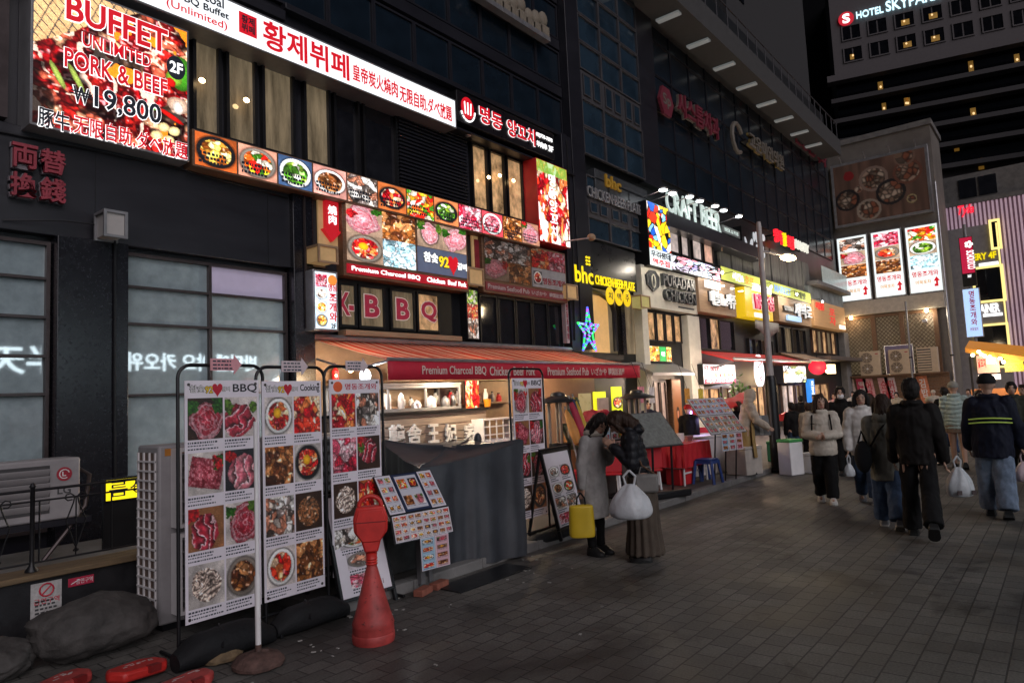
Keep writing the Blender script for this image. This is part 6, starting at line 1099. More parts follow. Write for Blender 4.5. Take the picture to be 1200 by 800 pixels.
# ---------------------------------------------------------------- building with billboards closing the street
XR = 42.5; FR_ = frame((XR, 0, 0), (0, -1, 0), (0, 0, 1))
bC = thing('corner_building', 'pale rendered corner building carrying a large food billboard', 'building', (44, 7.4, 0))
part('wall', MB().box(XR, 46, 4.75, 12, 0, 15.6), mat('rendered_wall', (.15, .135, .12), .75, var=.25, scale=1, bump=.1), bC); part('soffit_box', MB(FR_).box(-10, -4.8, 5.6, 6.4, 0, .5), mat('beige_box', (.48, .43, .36), .6), bC, bevel=.02)
part('roof_edge', MB().box(XR - .1, 46.1, 4.65, 12.1, 15.602, 15.9), M_concrete, bC)
bx = (-9.8, -4.9, 10.75, 14.45); t = sign('billboard', 'brown billboard of round dishes seen from above', 'billboard', FR_, bx, .0, .35, M_alu, border=.12)
def table_im(h, w):
    rng = np.random.default_rng(21); y, x = np.mgrid[1:-1:h * 1j, -1.3:1.3:w * 1j]; n = fbm(h, w, 6, rng); im = np.ones((h, w, 3)) * np.array((.36, .27, .23)) * (.8 + .4 * vn(h, w, 3, 30, rng)[..., None])
    for cx, cy, r, c in ((-.95, -.2, .36, (.1, .09, .1)), (-.15, .35, .42, (.5, .42, .38)), (.3, -.2, .42, (.12, .11, .12)), (-.35, -.65, .36, (.55, .5, .45)), (.8, .35, .4, (.4, .25, .2)), (.85, -.55, .14, (.6, .55, .4)), (-.6, .1, .12, (.5, .4, .35)), (.75, .85, .3, (.45, .35, .3))):
        d = np.hypot(x - cx, y - cy); im = np.where((d < r)[..., None], np.array(c), im); i, d1, e = worley(x, y, 260, rng); f = np.array(((.62, .52, .45), (.45, .36, .3), (.7, .62, .55), (.5, .3, .22)))[rng.integers(4, size=260)][i] * np.clip(.4 + e * 10, 0, 1)[..., None]; im = np.where((d < r * .8)[..., None], f, im)
    d = np.hypot(x + .85, y - .6) + .15 * n; im = np.where((d < .22)[..., None], np.array((.5, .12, .13)), im); return lin(np.clip(im, 0, 1))
picture(t, FR_, inset(bx, .03, .97, .04, .96), .354, table_im(90, 120), vmat('billboard_print', .05, .5, base=.9))  # a faint glow is put into this print
for k in range(4): part('lamp_arm', MB(FR_).tube([(-9.2 + k * 1.25, 14.45, .3), (-9.2 + k * 1.25, 14.75, .7)], .03, 6), M_alu, t)
for k, (l, t_, r_, b, lb) in enumerate(((981, 277, 1020, 352, 'leftmost tall white lit menu poster below the billboard'), (1021, 270, 1060, 347, 'middle tall white lit menu poster below the billboard'), (1061, 264, 1104, 342, 'rightmost tall white lit menu poster below the billboard'))):
    a = uv(FR_, l, (t_ + b) / 2, .3)[0]; b_ = uv(FR_, r_, (t_ + b) / 2, .3)[0]; z_0 = uv(FR_, r_, b, .3)[1] + .05; z_1 = uv(FR_, l, t_, .3)[1] - .1; bx = (a + .05, b_ - .03, z_0, z_1)
    t = sign('lit_poster', lb, 'sign', FR_, bx, .0, .3, M_alu, glow('poster_white', (.88, .97, .97), 1.0), .06, 'lit menu posters')
    for q in range(3): picture(t, FR_, inset(bx, .1, .9, .36 + q * .2, .555 + q * .2), .296, food(('pile', 'meat', 'shell', 'pile', 'dish', 'pile', 'pile', 'bowl', 'pile')[k * 3 + q], 40, 50, 500 + k * 9 + q, ('brown', 'pink', 'sea', 'brown', 'red', 'pink', 'ice', 'green', 'mix')[k * 3 + q], (.7, .6, .5)), V_box)
    lettering(t, '명동조개와', FR_, inset(bx, .12, .88, .24, .32), .296, M_redl, .03); lettering(t, '어묵포차', FR_, inset(bx, .2, .65, .13, .19), .296, mat('orange_l', (.7, .3, .02)), .02); c = inset(bx, .72, .9, .08, .22)
    part('up_arrow', MB(FR_).prism([(c[0] + (c[1] - c[0]) * a, c[2] + (c[3] - c[2]) * b) for a, b in ((.1, 0), (.7, 0), (.7, .55), (1, .55), (.5, 1), (0, .55), (.35, .55), (.35, .25), (.1, .25))], .296, .3), M_redl, t)
# timber lattice, planks and outdoor units
mb = MB(FR_); u0, u1, v0, v1 = -10.4, -5.3, 2.25, 5.55
for k in range(-16, 36):
    for s in (-1, 1):
        a = u0 + k * .2; pts = []
        for f in range(2):
            z_ = v0 + (v1 - v0) * f; pts.append((a + s * (z_ - v0) * .9, z_))
        (xa_, za), (xb_, zb_) = pts
        if s > 0: lo_, hi = max(u0, xa_), min(u1, xb_); fz = lambda x: v0 + (x - xa_) / .9
        else: lo_, hi = max(u0, xb_), min(u1, xa_); fz = lambda x: v0 + (xa_ - x) / .9
        if hi - lo_ > .1: mb.tube([(lo_, fz(lo_), .25 + .01 * s), (hi, fz(hi), .25 + .01 * s)], .016, 4)
M_latt = mat('lattice_brown', (.09, .05, .03), .6)
t = thing('timber_screen', 'brown timber lattice screen above the plank fence', 'screen', (XR - .3, 7.8, 2.2)); part('lattice', mb, M_latt, t); mb = MB(FR_)
for u in (-10.4, -8.4, -7.0, -5.4): mb.box(u, u + .22, 0, 5.58, .14, .36)
mb.box(-10.4, -5.18, 5.4, 5.56, .15, .34); part('screen_post', mb, M_wood, t, bevel=.01); part('lit_room', MB(FR_).box(-10, -5.2, 2.3, 5.5, .02, .04), mat('cafe_room', (.2, .16, .12), .5, var=.8, scale=1.1, em=(.5, .38, .22), es=.16, bump=0), t)
t = thing('plank_fence', 'brown horizontal plank fence carrying outdoor units', 'fence', (XR - .6, 7.8, 0)); mb = MB(FR_); k = 0; z = .05
while z < 2.1: mb.box(-10.3, -4.9, z, z + .16, .4, .5 + .01 * (k % 2)); z += .175; k += 1
mb.box(-10.3, -4.9, 2.13, 2.2, .36, 1.0); part('plank', mb, M_wood, t, bevel=.006)
def outdoor(label, l, r_, ty, by, guard=False):
    a = uv(FR_, l, by, .75)[0]; b_ = uv(FR_, r_, by, .75)[0]; h = 1.32; z_ = 2.21; F2 = FR_; t = thing('outdoor_unit', label, 'air conditioner', F2 @ Vector(((a + b_) / 2, z_, .7)), 'outdoor units on the plank fence'); part('housing', MB(F2).box(a, b_, z_, z_ + h, .42, .78), mat('warm_white_metal', (.5, .4, .29), .5, var=.1, bump=.03), t, bevel=.02); w = b_ - a
    if guard:
        part('grille_recess', MB(F2).box(a + .03, a + w * .68, z_ + .1, z_ + h - .08, .781, .786), M_slot, t)
        for q in range(8): part('louvre', MB(F2).box(a + .04, a + w * .67, z_ + .14 + q * .135, z_ + .22 + q * .135, .787, .86), mat('warm_white_metal', (.5, .4, .29), .5), t)
    else:
        for q in range(2):
            c = (a + w * .36, z_ + h * (.27 + q * .46)); part('fan_grille', MB(F2).prism([(c[0] + w * .29 * math.cos(i * .2618), c[1] + w * .29 * math.sin(i * .2618)) for i in range(24)], .781, .79), mat('fan_brown', (.1, .08, .06), .6), t); mb = MB(F2)
            for rr in (.1, .17, .24, .29): mb.tube([(c[0] + w * rr * math.cos(i * .349), c[1] + w * rr * math.sin(i * .349), .795) for i in range(18)], .01, 5, closed=True)
            for i in range(8): mb.tube([(c[0], c[1], .796), (c[0] + w * .29 * math.cos(i * .785), c[1] + w * .29 * math.sin(i * .785), .796)], .009, 4)
            part('fan_guard', mb, mat('warm_white_metal', (.5, .4, .29), .5), t); part('fan_hub', MB(F2).ell((c[0], c[1], .8), (.05, .05, .02)), M_white, t)
        part('badge', MB(F2).box(a + w * .78, a + w * .92, z_ + h * .86, z_ + h * .9, .781, .785), mat('maker_red', (.35, .02, .04)), t)
    return t
outdoor('leftmost twin fan outdoor unit on the plank fence', 1009, 1033, 408, 440); outdoor('middle twin fan outdoor unit before a violet board', 1043, 1068, 403, 438); outdoor('louvred outdoor unit at the right end of the plank fence', 1076, 1101, 404, 436, True)
a, b_ = uv(FR_, 1038, 420, .41)[0], uv(FR_, 1070, 420, .41)[0]; t = thing('violet_board', 'violet blue board standing behind the middle outdoor unit', 'board', FR_ @ Vector((a, 2.2, .39))); part('board_face', MB(FR_).box(a, b_, 2.21, 3.75, .37, .4), mat('violet_paint', (.17, .15, .26), .6), t); part('board_edge', MB(FR_).rim(a - .04, b_ + .04, 2.205, 3.79, .04, .368, .412), M_alu, t)
rg = random.Random(12)
for k, (px, c_, lb) in enumerate(((1000, (.55, .45, .42), 'pale leaning menu strip on the plank fence'), (1014, (.6, .06, .14), 'crimson menu strip with a yellow foot on the plank fence'), (1022, (.62, .3, .34), 'pink menu strip right of the crimson one'), (1040, (.65, .35, .4), 'rosy leaning menu strip under the middle outdoor unit'), (1048, (.6, .5, .55), 'whitish leaning menu strip under the middle outdoor unit'), (1086, (.6, .2, .1), 'orange menu strip under the louvred outdoor unit'))):
    u = uv(FR_, px, 460, .55)[0]; t = thing('menu_strip', lb, 'banner', FR_ @ Vector((u, .4, .55)), 'menu strips on the plank fence'); FM = frame(FR_ @ Vector((u - .25, .5, .56)), FR_.to_3x3() @ Vector((1, -.0, 0)), FR_.to_3x3() @ Vector((-.12, 1, 0))); part('strip_sheet', MB(FM).box(0, .5, 0, 1.55, 0, .015), mat('strip_%d' % k, c_, .6, var=.4, scale=6), t); lettering(t, ('국수', '떡볶이', '어묵', '순대', '튀김', '김밥')[k], FM, (.1, .4, .4, 1.4), .016, M_white if k in (1, 5) else M_rink, .03, vert=True)
for l, t_, b, r0 in ((1072, 352, 472, .05), (1118, 213, 440, .06)):
    p = onX(l, b, XR - 1.2 if l == 1072 else XR - .4); q = onX(l - 0 if l == 1072 else 1094, t_, p.x); t = thing('utility_pipe', 'grey vertical pole before the plank fence' if l == 1072 else 'pale downpipe at the right edge of the rendered wall', 'pole', (p.x, p.y, 0)); part('pipe', MB().lathe([(r0, 0), (r0, q.z)], (p.x, p.y, 0), 12), M_grey if l == 1072 else M_alu, t); part('clamp', MB().lathe([(r0 * 1.5, 3), (r0 * 1.5, 3.08)], (p.x, p.y, 0), 12), M_black, t)
p = onX(1084, 376, XR - .5); t = thing('security_camera', 'small white security camera on the timber screen', 'camera', p); part('camera_body', MB().box(p.x - .3, p.x + .1, p.y - .1, p.y + .1, p.z - .08, p.z + .08), M_white, t, bevel=.02); part('bracket', MB().tube([(p.x + .1, p.y, p.z), (p.x + .35, p.y, p.z + .1)], .03), M_white, t)
for px, py, e in ((1085, 358, 40), (996, 359, 30)): p = onX(px, py, XR - .55); p.z = 5.5; bulb('soffit_lamp', 'flat lamp under the beige soffit at its %s' % ('right' if px > 1050 else 'left'), p, e, WARM if px < 1050 else (1, .9, .7), .1, M_lamp)
# ---------------------------------------------------------------- ribbed lilac building and its signs
XP = 46.5; FP_ = frame((XP, 0, 0), (0, -1, 0), (0, 0, 1)); bD = thing('ribbed_building', 'lilac ribbed shop building with yellow edged windows', 'building', (XP + 2, 1, 0))
ul = uv(FP_, 1113, 300)[0]; ur = uv(FP_, 1260, 300)[0]; part('wall', MB(FP_).box(ul, ur, 0, 11.7, -4, 0), mat('lilac_wall', (.3, .22, .25), .6, var=.15), bD); part('parapet', MB(FP_).box(ul - .1, ur, 11.72, 13.6, -4, -.5), M_concrete, bD); part('roof_lip', MB(FP_).box(ul, ur, 11.71, 11.95, -.45, .15), M_concrete, bD)
for px in (1131, 1155): u = uv(FP_, px, 220)[0]; part('roof_window', MB(FP_).box(u - .35, u + .5, 12.2, 13.3, -.498, -.45), G_black, bD)
ug = uv(FP_, 1176, 330)[0]; mb = MB(FP_)
k = 0
while ul + k * .2 < ur - .2: mb.box(ul + .02 + k * .2, ul + .12 + k * .2, 0, 11.69, .003, .1); k += 1
part('rib', mb, mat('lilac_rib_glow', (.75, .6, .68), .5, var=.1, em=(.75, .5, .66), es=.22), bD); part('front_box', MB(FP_).box(ul, ug, 0, 10.35, .102, .3), mat('grey_box', (.32, .3, .3), .6), bD)  # ribs get a faint lilac glow that brightens the dark facade
M_ye = glow('edge_yellow', (1, .8, .28), 1.2)
def ywin(l, t_, r_, b):
    a, b_, c, d = B(FP_, l, t_, r_, b, .35); mb = MB(FP_); mb.rim(a, b_, c, d, .12, .302, .4); part('light_edge', mb, M_ye, bD); part('window', MB(FP_).box(a + .121, b_ - .121, c + .121, d - .121, .302, .32), G_black, bD)
ywin(1158, 258, 1175, 291); ywin(1138, 314, 1180, 352); ywin(1140, 381, 1187, 430); part('box_edge', MB(FP_).box(ug - .08, ug - .001, 3, 10.35, .301, .33), M_ye, bD)
lettering(bD, 'ERY 4F', FP_, B(FP_, 1140, 298, 1168, 302, .3), .31, M_yb, .05, .05); part('white_strip', MB(FP_).box(*B(FP_, 1147, 308, 1170, 307, .3)[:2], *sorted(B(FP_, 1147, 309, 1170, 309.5, .3)[2:]), .301, .34), M_whiteglow, bD)
lettering(bD, 'AINER', FP_, B(FP_, 1148, 357, 1172, 365, .3), .31, M_whiteglow, .05, .05); a, b_, _, _ = B(FP_, 1152, 368, 1175, 369, .3); z_ = uv(FP_, 1160, 369, .3)[1]; part('white_strip', MB(FP_).box(a, b_, z_ - .08, z_ + .08, .301, .34), M_whiteglow, bD)
lettering(bD, 'Tyla', FP_, B(FP_, 1122, 242, 1142, 252, .1), .11, glow('script_red', (1, .02, .05), 1.2), .03, .05, shear=.35)
F43 = frame((43.2, 0, 0), (0, -1, 0), (0, 0, 1))
a, b_, z0, z1 = B(F43, 1123, 279, 1145, 334, 0); zm = z0 + (z1 - z0) * .26; t = sign('vertical_sign', 'red vertical sign with white sideways letters and a black foot', 'sign', F43, (a, b_, z0, z1), -.25, 0, M_black); part('sign_face', MB(F43).box(a + .03, b_ - .03, zm, z1 - .03, .0, .01), glow('crimson_face', (.5, .01, .05), .8, .8), t); FV_ = frame(F43 @ Vector((0, 0, .012)), (0, 0, -1), (0, -1, 0))
uu = ((a + b_) / 2); lettering(t, 'SCHOUTCO', FV_, (-(z1 - .75), -(zm + .2), uu - .02, uu + .32), 0, M_whiteglow, .03); c = (uu + .12, z1 - .42)
mb = MB(F43)
for k in range(5): mb.ell((c[0] + .12 * math.cos(k * 1.2566), c[1] + .12 * math.sin(k * 1.2566), .012), (.08, .08, .01), 8, 5)
part('flower_emblem', mb, M_whiteglow, t); lettering(t, 'BAKERY', F43, (a + .25, b_ - .2, z0 + .45, z0 + .6), .001, M_whiteglow, .02)
a, b_, z0, z1 = B(F43, 1127, 339, 1153, 394, 0); t = sign('vertical_sign', 'sky blue vertical lit sign with dark red Korean letters on a pole', 'sign', F43, (a, b_, z0, z1), -.25, 0, M_alu, glow('sky_sign_face', (.42, .62, .98), 1.1), .03); lettering(t, '명동조개와', F43, (a + (b_ - a) * .36, a + (b_ - a) * .72, z0 + (z1 - z0) * .24, z1 - .12), .001, mat('wine_letter', (.3, .01, .04), .5, em=(.35, .01, .05), es=.5), .04, vert=True); lettering(t, '어묵포차', F43, (a + .2, b_ - .2, z0 + .32, z0 + .52), .001, mat('wine_letter', (.3, .01, .04)), .02); part('sign_pole', MB().lathe([(.08, 0), (.08, 10)], (43.35, -(a + b_) / 2 - .0, 0), 12), M_grey, t)
# ---------------------------------------------------------------- dark towers behind, and an added block over the sky gap
FH = frame((75, 16.1, 0), (.255, -.967, 0), (0, 0, 1)); bH = thing('hotel_building', 'dark tall hotel slab with a lit name sign on its roof band', 'building', (75, 12, 0))
M_hot = mat('hotel_stone', (.11, .1, .105), .8, var=.12, bump=.05)
ul = uv(FH, 976, 60)[0]; part('wall', MB(FH).box(ul, 40, 0, 46, -12, 0), M_hot, bH); part('ledge', MB(FH).box(ul - .8, 40, uv(FH, 1100, 72)[1] - .3, uv(FH, 1100, 68)[1], .0, 1.2), M_hot, bH)
G_night = glassmat('night_glass', (.006, .006, .008), 0, spec=.4); M_gold = mat('lit_room_glass', (.5, .3, .06), .5, var=.8, scale=.9, em=(1, .5, .08), es=.1, bump=0); lit = {(1, 0), (2, 1), (3, 1), (3, 0)}
ua = uv(FH, 986, 40)[0]; pit = (uv(FH, 1148, 10)[0] - ua) / 5; za = uv(FH, 986, 32)[1]; zb_ = uv(FH, 989, 57)[1]; zc = uv(FH, 986, 50)[1]
for k in range(9):
    for r_, z1 in enumerate((za, zb_)):
        u = ua + pit * k; h = za - zc; fo = part('window', MB(FH).rim(u, u + pit * .76, z1 - h, z1, .12, .0, .1), M_hot, bH); part('pane', MB(FH).box(u + .1, u + pit * .38 - .08, z1 - h + .1, z1 - .1, .01, .04), G_night, fo); part('pane', MB(FH).box(u + pit * .38 + .08, u + pit * .76 - .1, z1 - h + .1, z1 - .1, .01, .04), G_night, fo)
        if (k, r_) in {(2, 1), (3, 1), (3, 0), (2, 0), (0, 1)}: part('room_light', MB(FH).box(u + pit * .25, u + pit * (.55 if k != 0 else .4), z1 - h + .25, z1 - h * .5, .041, .06), M_gold, fo); part('room_lamp', MB(FH).ell((u + pit * .36, z1 - h * .6, .08), (.09, .11, .03)), glow('far_lamp', (1, .65, .3), 1.2), fo)
for k in range(5):
    z_ = uv(FH, 1100, 100 + k * 25)[1]; part('floor_slab', MB(FH).box(ul - .6, 40, z_ - .22, z_ + .22, .0, 1.3), mat('slab_dark', (.05, .047, .05), .8), bH); part('glazing_band', MB(FH).box(ul, 40, z_ + .25, z_ + 3.1, .002, .05), G_night, bH)
for px, py in ((1032, 102), (1036, 127), (1062, 121), (1064, 121), (1138, 78), (1192, 70), (1141, 133), (1069, 150), (1150, 192), (1121, 171)): u, z_ = uv(FH, px, py, .1); part('room_light', MB(FH).box(u - .16 - .012 * (px % 9), u + .2, z_ - .5 - .02 * (px % 7), z_ + .55, .055, .09), M_gold, bH); part('room_lamp', MB(FH).ell((u, z_, .1), (.1, .13, .04)), glow('far_lamp', (1, .65, .3), 1.2), bH)
c = uv(FH, 991.5, 22, .2); part('logo_disc', MB(FH).prism([(c[0] + .72 * math.cos(i * .2618), c[1] + .72 * math.sin(i * .2618)) for i in range(24)], .05, .2), glow('logo_red', (.7, .02, .04), .7, .4), bH); lettering(bH, 'S', FH, (c[0] - .35, c[0] + .35, c[1] - .5, c[1] + .5), .21, M_whiteglow, .06, .05)
M_hs = glow('hotel_letter', (.6, .9, 1), 1.5); lettering(bH, 'HOTEL', FH, (uv(FH, 1003, 17)[0], uv(FH, 1035, 14)[0], c[1] - .35, c[1] + .4), .2, M_hs, .03, .1); lettering(bH, 'SKYPARK', FH, (uv(FH, 1038, 14)[0], uv(FH, 1104, 2)[0], c[1] - .35, c[1] + .75), .2, M_hs, .03, .1)
for nm, lb, x0, x1, y0, y1, h in (('background_block', 'plain grey tower block rising behind the roof eave', 39, 56, 14, 40, 60), ('background_block', 'added black block hiding the pale night sky beside the hotel', 84, 110, 14, 60, 90)):  # the black block is added to keep the sky gap dark
    t = thing(nm, lb, 'building', ((x0 + x1) / 2, (y0 + y1) / 2, 0)); part('wall', MB().box(x0, x1, y0, y1, 0, h), mat('tower_grey', (.04, .04, .042), .8, var=.15) if h == 60 else M_black, t)
    for k in range(6): part('window', MB().box(x0 + 2 + (k % 2) * 4, x0 + 3 + (k % 2) * 4, y0 - .06, y0 - .003, 18 + k * 4, 19.6 + k * 4), G_night, t)
for k, (x0, x1, y0, y1, h) in enumerate(((48, 62, -22, -1, 14), (70, 90, -60, -8, 26), (58, 70, 4.4, 12, 9))):
    t = thing('street_building', ('low dark building continuing the row at the far right', 'dark building mass beyond the right edge', 'dark low block seen through the gap between the corner and lilac buildings')[k], 'building', ((x0 + x1) / 2, (y0 + y1) / 2, 0)); part('wall', MB().box(x0, x1, y0, y1, 0, h), M_dark, t); part('roof_edge', MB().box(x0 - .1, x1 + .1, y0 - .1, y1 + .1, h + .002, h + .4), M_concrete, t)
# ---------------------------------------------------------------- lit fish restaurant across the street (its letters are seen mirrored in the glazing)
t = thing('opposite_sign', 'white lit channel letters on the shop across the street, seen mirrored in the glazing', 'sign', (9, -5.4, 0)); YO = -5.3; FO = frame((0, YO, 0), (-1, 0, 0), (0, 0, 1)); M_mir = glow('channel_white', (.75, .92, 1), 13)
part('sign_back', MB(FO).box(-16, -2.0, 3.0, 4.6, -.2, -.05), M_black, t); part('sign_post', MB(FO).box(-9.2, -9.0, 0, 3.0, -.2, -.05), M_black, t)
lettering(t, '반티엔 야오 카오위', FO, (-14.58, -9.83, 3.35, 4.0), 0, M_mir, .03, .05); lettering(t, '半天妖烤鱼', FO, (-7.79, -2.9, 3.25, 4.15), 0, M_mir, .03, .05)
# ---------------------------------------------------------------- street lamp
p = G(918, 553, .0); LX, LY = p.x, p.y + .12
t = thing('street_lamp', 'tall grey street lamp post with a lit head on a short arm', 'street lamp', (LX, LY, 0)); top = onY(905, 268, LY).z
M_post = mat('post_grey', (.4, .36, .34), .6, .2, var=.15, bump=.1)
part('post', MB().lathe([(.078, 2.05), (.07, 2.4), (.055, top - .1), (.045, top)], (LX, LY, 0), 18), M_post, t); part('post_base', MB().lathe([(.16, 0), (.16, .05), (.12, .08), (.115, 1.95), (.105, 2.0), (.085, 2.049)], (LX, LY, 0), 18), M_black, t)
h = onY(922, 302, LY - .15); part('arm', MB().tube([(LX, LY, h.z - .02), (LX + .15, LY - .05, h.z), (h.x, h.y, h.z + .04)], .025, 8), M_post, t); part('lamp_head', MB().ell((h.x + .1, h.y, h.z + .06), (.3, .13, .07)), M_post, t); part('lamp_lens', MB().ell((h.x + .1, h.y, h.z + .01), (.34, .15, .06)), glow('street_lamp_lens', (1, .72, .35), 40), t)
l = bpy.data.lights.new('lamp_light', 'POINT'); l.energy = 75; l.color = (1, .78, .52); l.shadow_soft_size = .2; lo = bpy.data.objects.new('lamp_light', l); col.objects.link(lo); lo.parent = t; lo.location = (h.x + .1 - LX, h.y - LY, h.z - .14)
# ---------------------------------------------------------------- patio heaters
def heater(label, px, py, Y, hat_y):
    c = onY(px, hat_y, Y); t = thing('patio_heater', label, 'patio heater', (c.x, Y, .1)); z = c.z
    part('heater_hat', MB().lathe([(.02, .12), (.12, .1), (.14, .05), (.2, .03), (.36, -.03), (.38, -.06), (.36, -.07), (.1, -.05)], (c.x, Y, z), 24), mat('hat_black', (.03, .03, .032), .4, .4), t)
    for dx in (-.12, .12):
        for dy in (-.12, .12): part('heater_tube', MB().tube([(c.x + dx, Y + dy, 1.0), (c.x + dx, Y + dy, z - .06)], .028, 8), mat('heater_steel', (.38, .34, .3), .4, .5), t)
    part('heater_base', MB().lathe([(.3, .1), (.3, .16), (.2, .2), (.2, 1.0), (.02, 1.01)], (c.x, Y, 0), 18), M_black, t)
heater('black patio heater with pale tubes behind the two women', 746, 465, 7.0, 463); heater('black patio heater beside the BBQ banner right of the tarpaulin', 654, 465, 7.0, 467)
# folded parasols leaning by the wall
for k, (x0, y0, x1, y1, c, lb) in enumerate(((663, 480, 678, 520, (.5, .22, .05), 'orange striped folded parasol, leftmost of the three'), (668, 468, 684, 515, (.35, .02, .05), 'dark red folded parasol in the middle of the three'), (672, 466, 686, 512, (.45, .3, .03), 'mustard yellow folded parasol, rightmost of the three'))):
    a = onY(x0, y0, 6.7); b = onY(x1, y1, 6.4); t = thing('folded_parasol', lb, 'parasol', b, 'folded parasols'); d = b - a; pts = [a + d * f for f in (-.1, 0, .12, .4, .7, .95, 1)]
    part('folded_canopy', MB().tube(pts[1:], 0, 10, [.015, .05, .075, .085, .07, .05]), mat('parasol_%d' % k, c, .7, bump=.3, bscale=15), t); part('parasol_pole', MB().tube([pts[0], b + Vector((d.x, d.y, 0)) * .5 + Vector((0, 0, .1 - b.z))], .014, 6), M_alu, t)
    part('canopy_stripe', MB().tube([p_ + Vector((.02, -.045, 0)) for p_ in pts[1:-1]], .025, 6), mat('stripe_green', (.06, .09, .05), .7) if k != 1 else mat('stripe_navy', (.03, .03, .08), .7), t)
# orange lectern with a dark green menu top
p = G(690, 578, .1); FLc = frame((p.x, p.y, .1), (.88, -.47, 0), (0, 0, 1)); t = thing('menu_lectern', 'orange wooden lectern with a sloping dark menu top', 'lectern', p)
mb = MB(FLc); M_or = mat('orange_ply', (.4, .17, .06), .5, var=.2, scale=3, bump=.1)
pr = [(-.42, 0), (.05, 0), (.05, .78), (-.28, 1.18), (-.42, 1.1)]; F2_ = frame(FLc @ Vector((0, 0, 0)), FLc.to_3x3() @ Vector((0, 0, 1)), (0, 0, 1))
for sx in (-.33, .31): part('side_panel', MB(FLc @ Matrix.Translation((sx, 0, 0)) @ Matrix(((0, 0, 1, 0), (0, 1, 0, 0), (-1, 0, 0, 0), (0, 0, 0, 1)))).prism([(-.05, 0), (.42, 0), (.42, 1.1), (.28, 1.18), (-.05, .78)], -.0, .02), M_or, t)
part('front_panel', MB(FLc).box(-.329, .309, .0, .77, .0, .03), M_or, t); Ft = frame(FLc @ Vector((-.35, .79, .06)), FLc.to_3x3() @ Vector((1, 0, 0)), FLc.to_3x3() @ Vector((0, .4, -.33))); part('menu_top', MB(Ft).box(0, .72, 0, .55, 0, .02), mat('olive_board', (.07, .08, .05), .35, coat=.4), t); part('menu_sheet', MB(Ft).box(.05, .34, .05, .5, .0205, .023), mat('olive_sheet', (.2, .2, .12), .3, var=.6, scale=25, coat=.5), t); part('menu_sheet', MB(Ft).box(.38, .67, .05, .5, .0205, .023), mat('olive_sheet', (.2, .2, .12), .3), t)
# row of menu sheets on a rail
FN = frame((0, 6.1, 0), (1, 0, 0), (0, 0, 1)); bx = B(FN, 692, 494, 758, 516, 0); bx = (bx[0], bx[1], uv(FN, 720, 517)[1], uv(FN, 720, 496)[1]); t = thing('menu_rail', 'row of three framed menu sheets behind the two women', 'menu board', FN @ Vector(((bx[0] + bx[1]) / 2, .1, 0))); part('rail_frame', MB(FN).rim(bx[0], bx[1], bx[2], bx[3], .03, -.02, 0), M_black, t)
for k in range(3): c = inset(bx, .02 + k * .33, .32 + k * .33, .06, .94); part('menu_sheet', MB(FN).box(*c, -.012, -.004), M_vin, t); picture(t, FN, (c[0] + .01, c[1] - .01, c[2] + .01, c[3] - .01), -.002, card_im(34, 44, 90 + k, ((.75, .9, 1), (.9, .92, .95), (1, .8, .85))[k], 2, 3), V_vinyl)
for f in (.05, .95): c = bx[0] + (bx[1] - bx[0]) * f; part('rail_post', MB(FN).box(c - .02, c + .02, .1, bx[2] - .002, -.02, 0), M_black, t)
# easel with a slanted grey menu
p = G(780, 583, .1); t = thing('menu_easel', 'slanted grey menu easel on a heavy black base right of the two women', 'menu stand', p); FE_ = lean(Vector((p.x - .05, p.y, 1.02)), (.93, -.36, 0), .95); o3 = FE_.to_3x3()
part('easel_board', MB(FE_).box(-.42, .42, -.12, .62, -.02, .0), mat('easel_edge', (.06, .06, .06), .5), t); part('menu_face', MB(FE_).box(-.4, .4, -.1, .6, .001, .006), mat('slate_menu', (.17, .18, .17), .4, var=.35, scale=18, bump=0), t)
for s in (-.2, .2): a = FE_ @ Vector((s, -.05, -.02)); part('easel_leg', MB().tube([a, (a.x, a.y + .02, .2)], .02, 8), M_black, t)
part('easel_base', MB(frame((p.x, p.y + .08, 0), (.93, -.36, 0), (0, 0, 1))).box(-.5, .5, .1, .22, -.3, .2), M_black, t, bevel=.03)
# red dining set
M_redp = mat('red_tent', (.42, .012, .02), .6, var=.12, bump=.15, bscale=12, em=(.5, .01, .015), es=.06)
def table(label, c, w, d, cloth):
    t = thing('dining_table', label, 'table', c); x, y = c[0], c[1]; part('table_top', MB().box(x - w, x + w, y - d, y + d, .8, .84), M_redp if cloth else M_white, t, bevel=.01)
    for sx in (-1, 1):
        for sy in (-1, 1): part('leg', MB().tube([(x + sx * (w - .06), y + sy * (d - .06), .095), (x + sx * (w - .06), y + sy * (d - .06), .8)], .02, 8), M_white, t)
    part('leg_brace', MB().box(x - w + .06, x + w - .06, y - d + .05, y - d + .07, .3, .33), M_white, t)
    if cloth:
        n = 30; per = []
        for i in range(n * 4):
            s, f = divmod(i, n); f /= n; a = [(-w, -d), (w, -d), (w, d), (-w, d)]; q, r_ = a[s], a[(s + 1) % 4]; per.append((q[0] + (r_[0] - q[0]) * f, q[1] + (r_[1] - q[1]) * f))
        rings = [[(x + u * 1.02 * (1 + k_ * .05 * math.sin(i * .9)), y + v * 1.02 * (1 + k_ * .06 * math.sin(i * 1.1)), z) for i, (u, v) in enumerate(per)] for z, k_ in ((.42, 1), (.6, .7), (.8, .2), (.846, .0))]; part('tablecloth', MB().loft(rings), M_redp, t)
    return t
p = G(812, 568, .1); T1 = (p.x + .35, p.y + .35, .1); table('dining table under a hanging red cloth on white legs', T1, .55, .32, True)
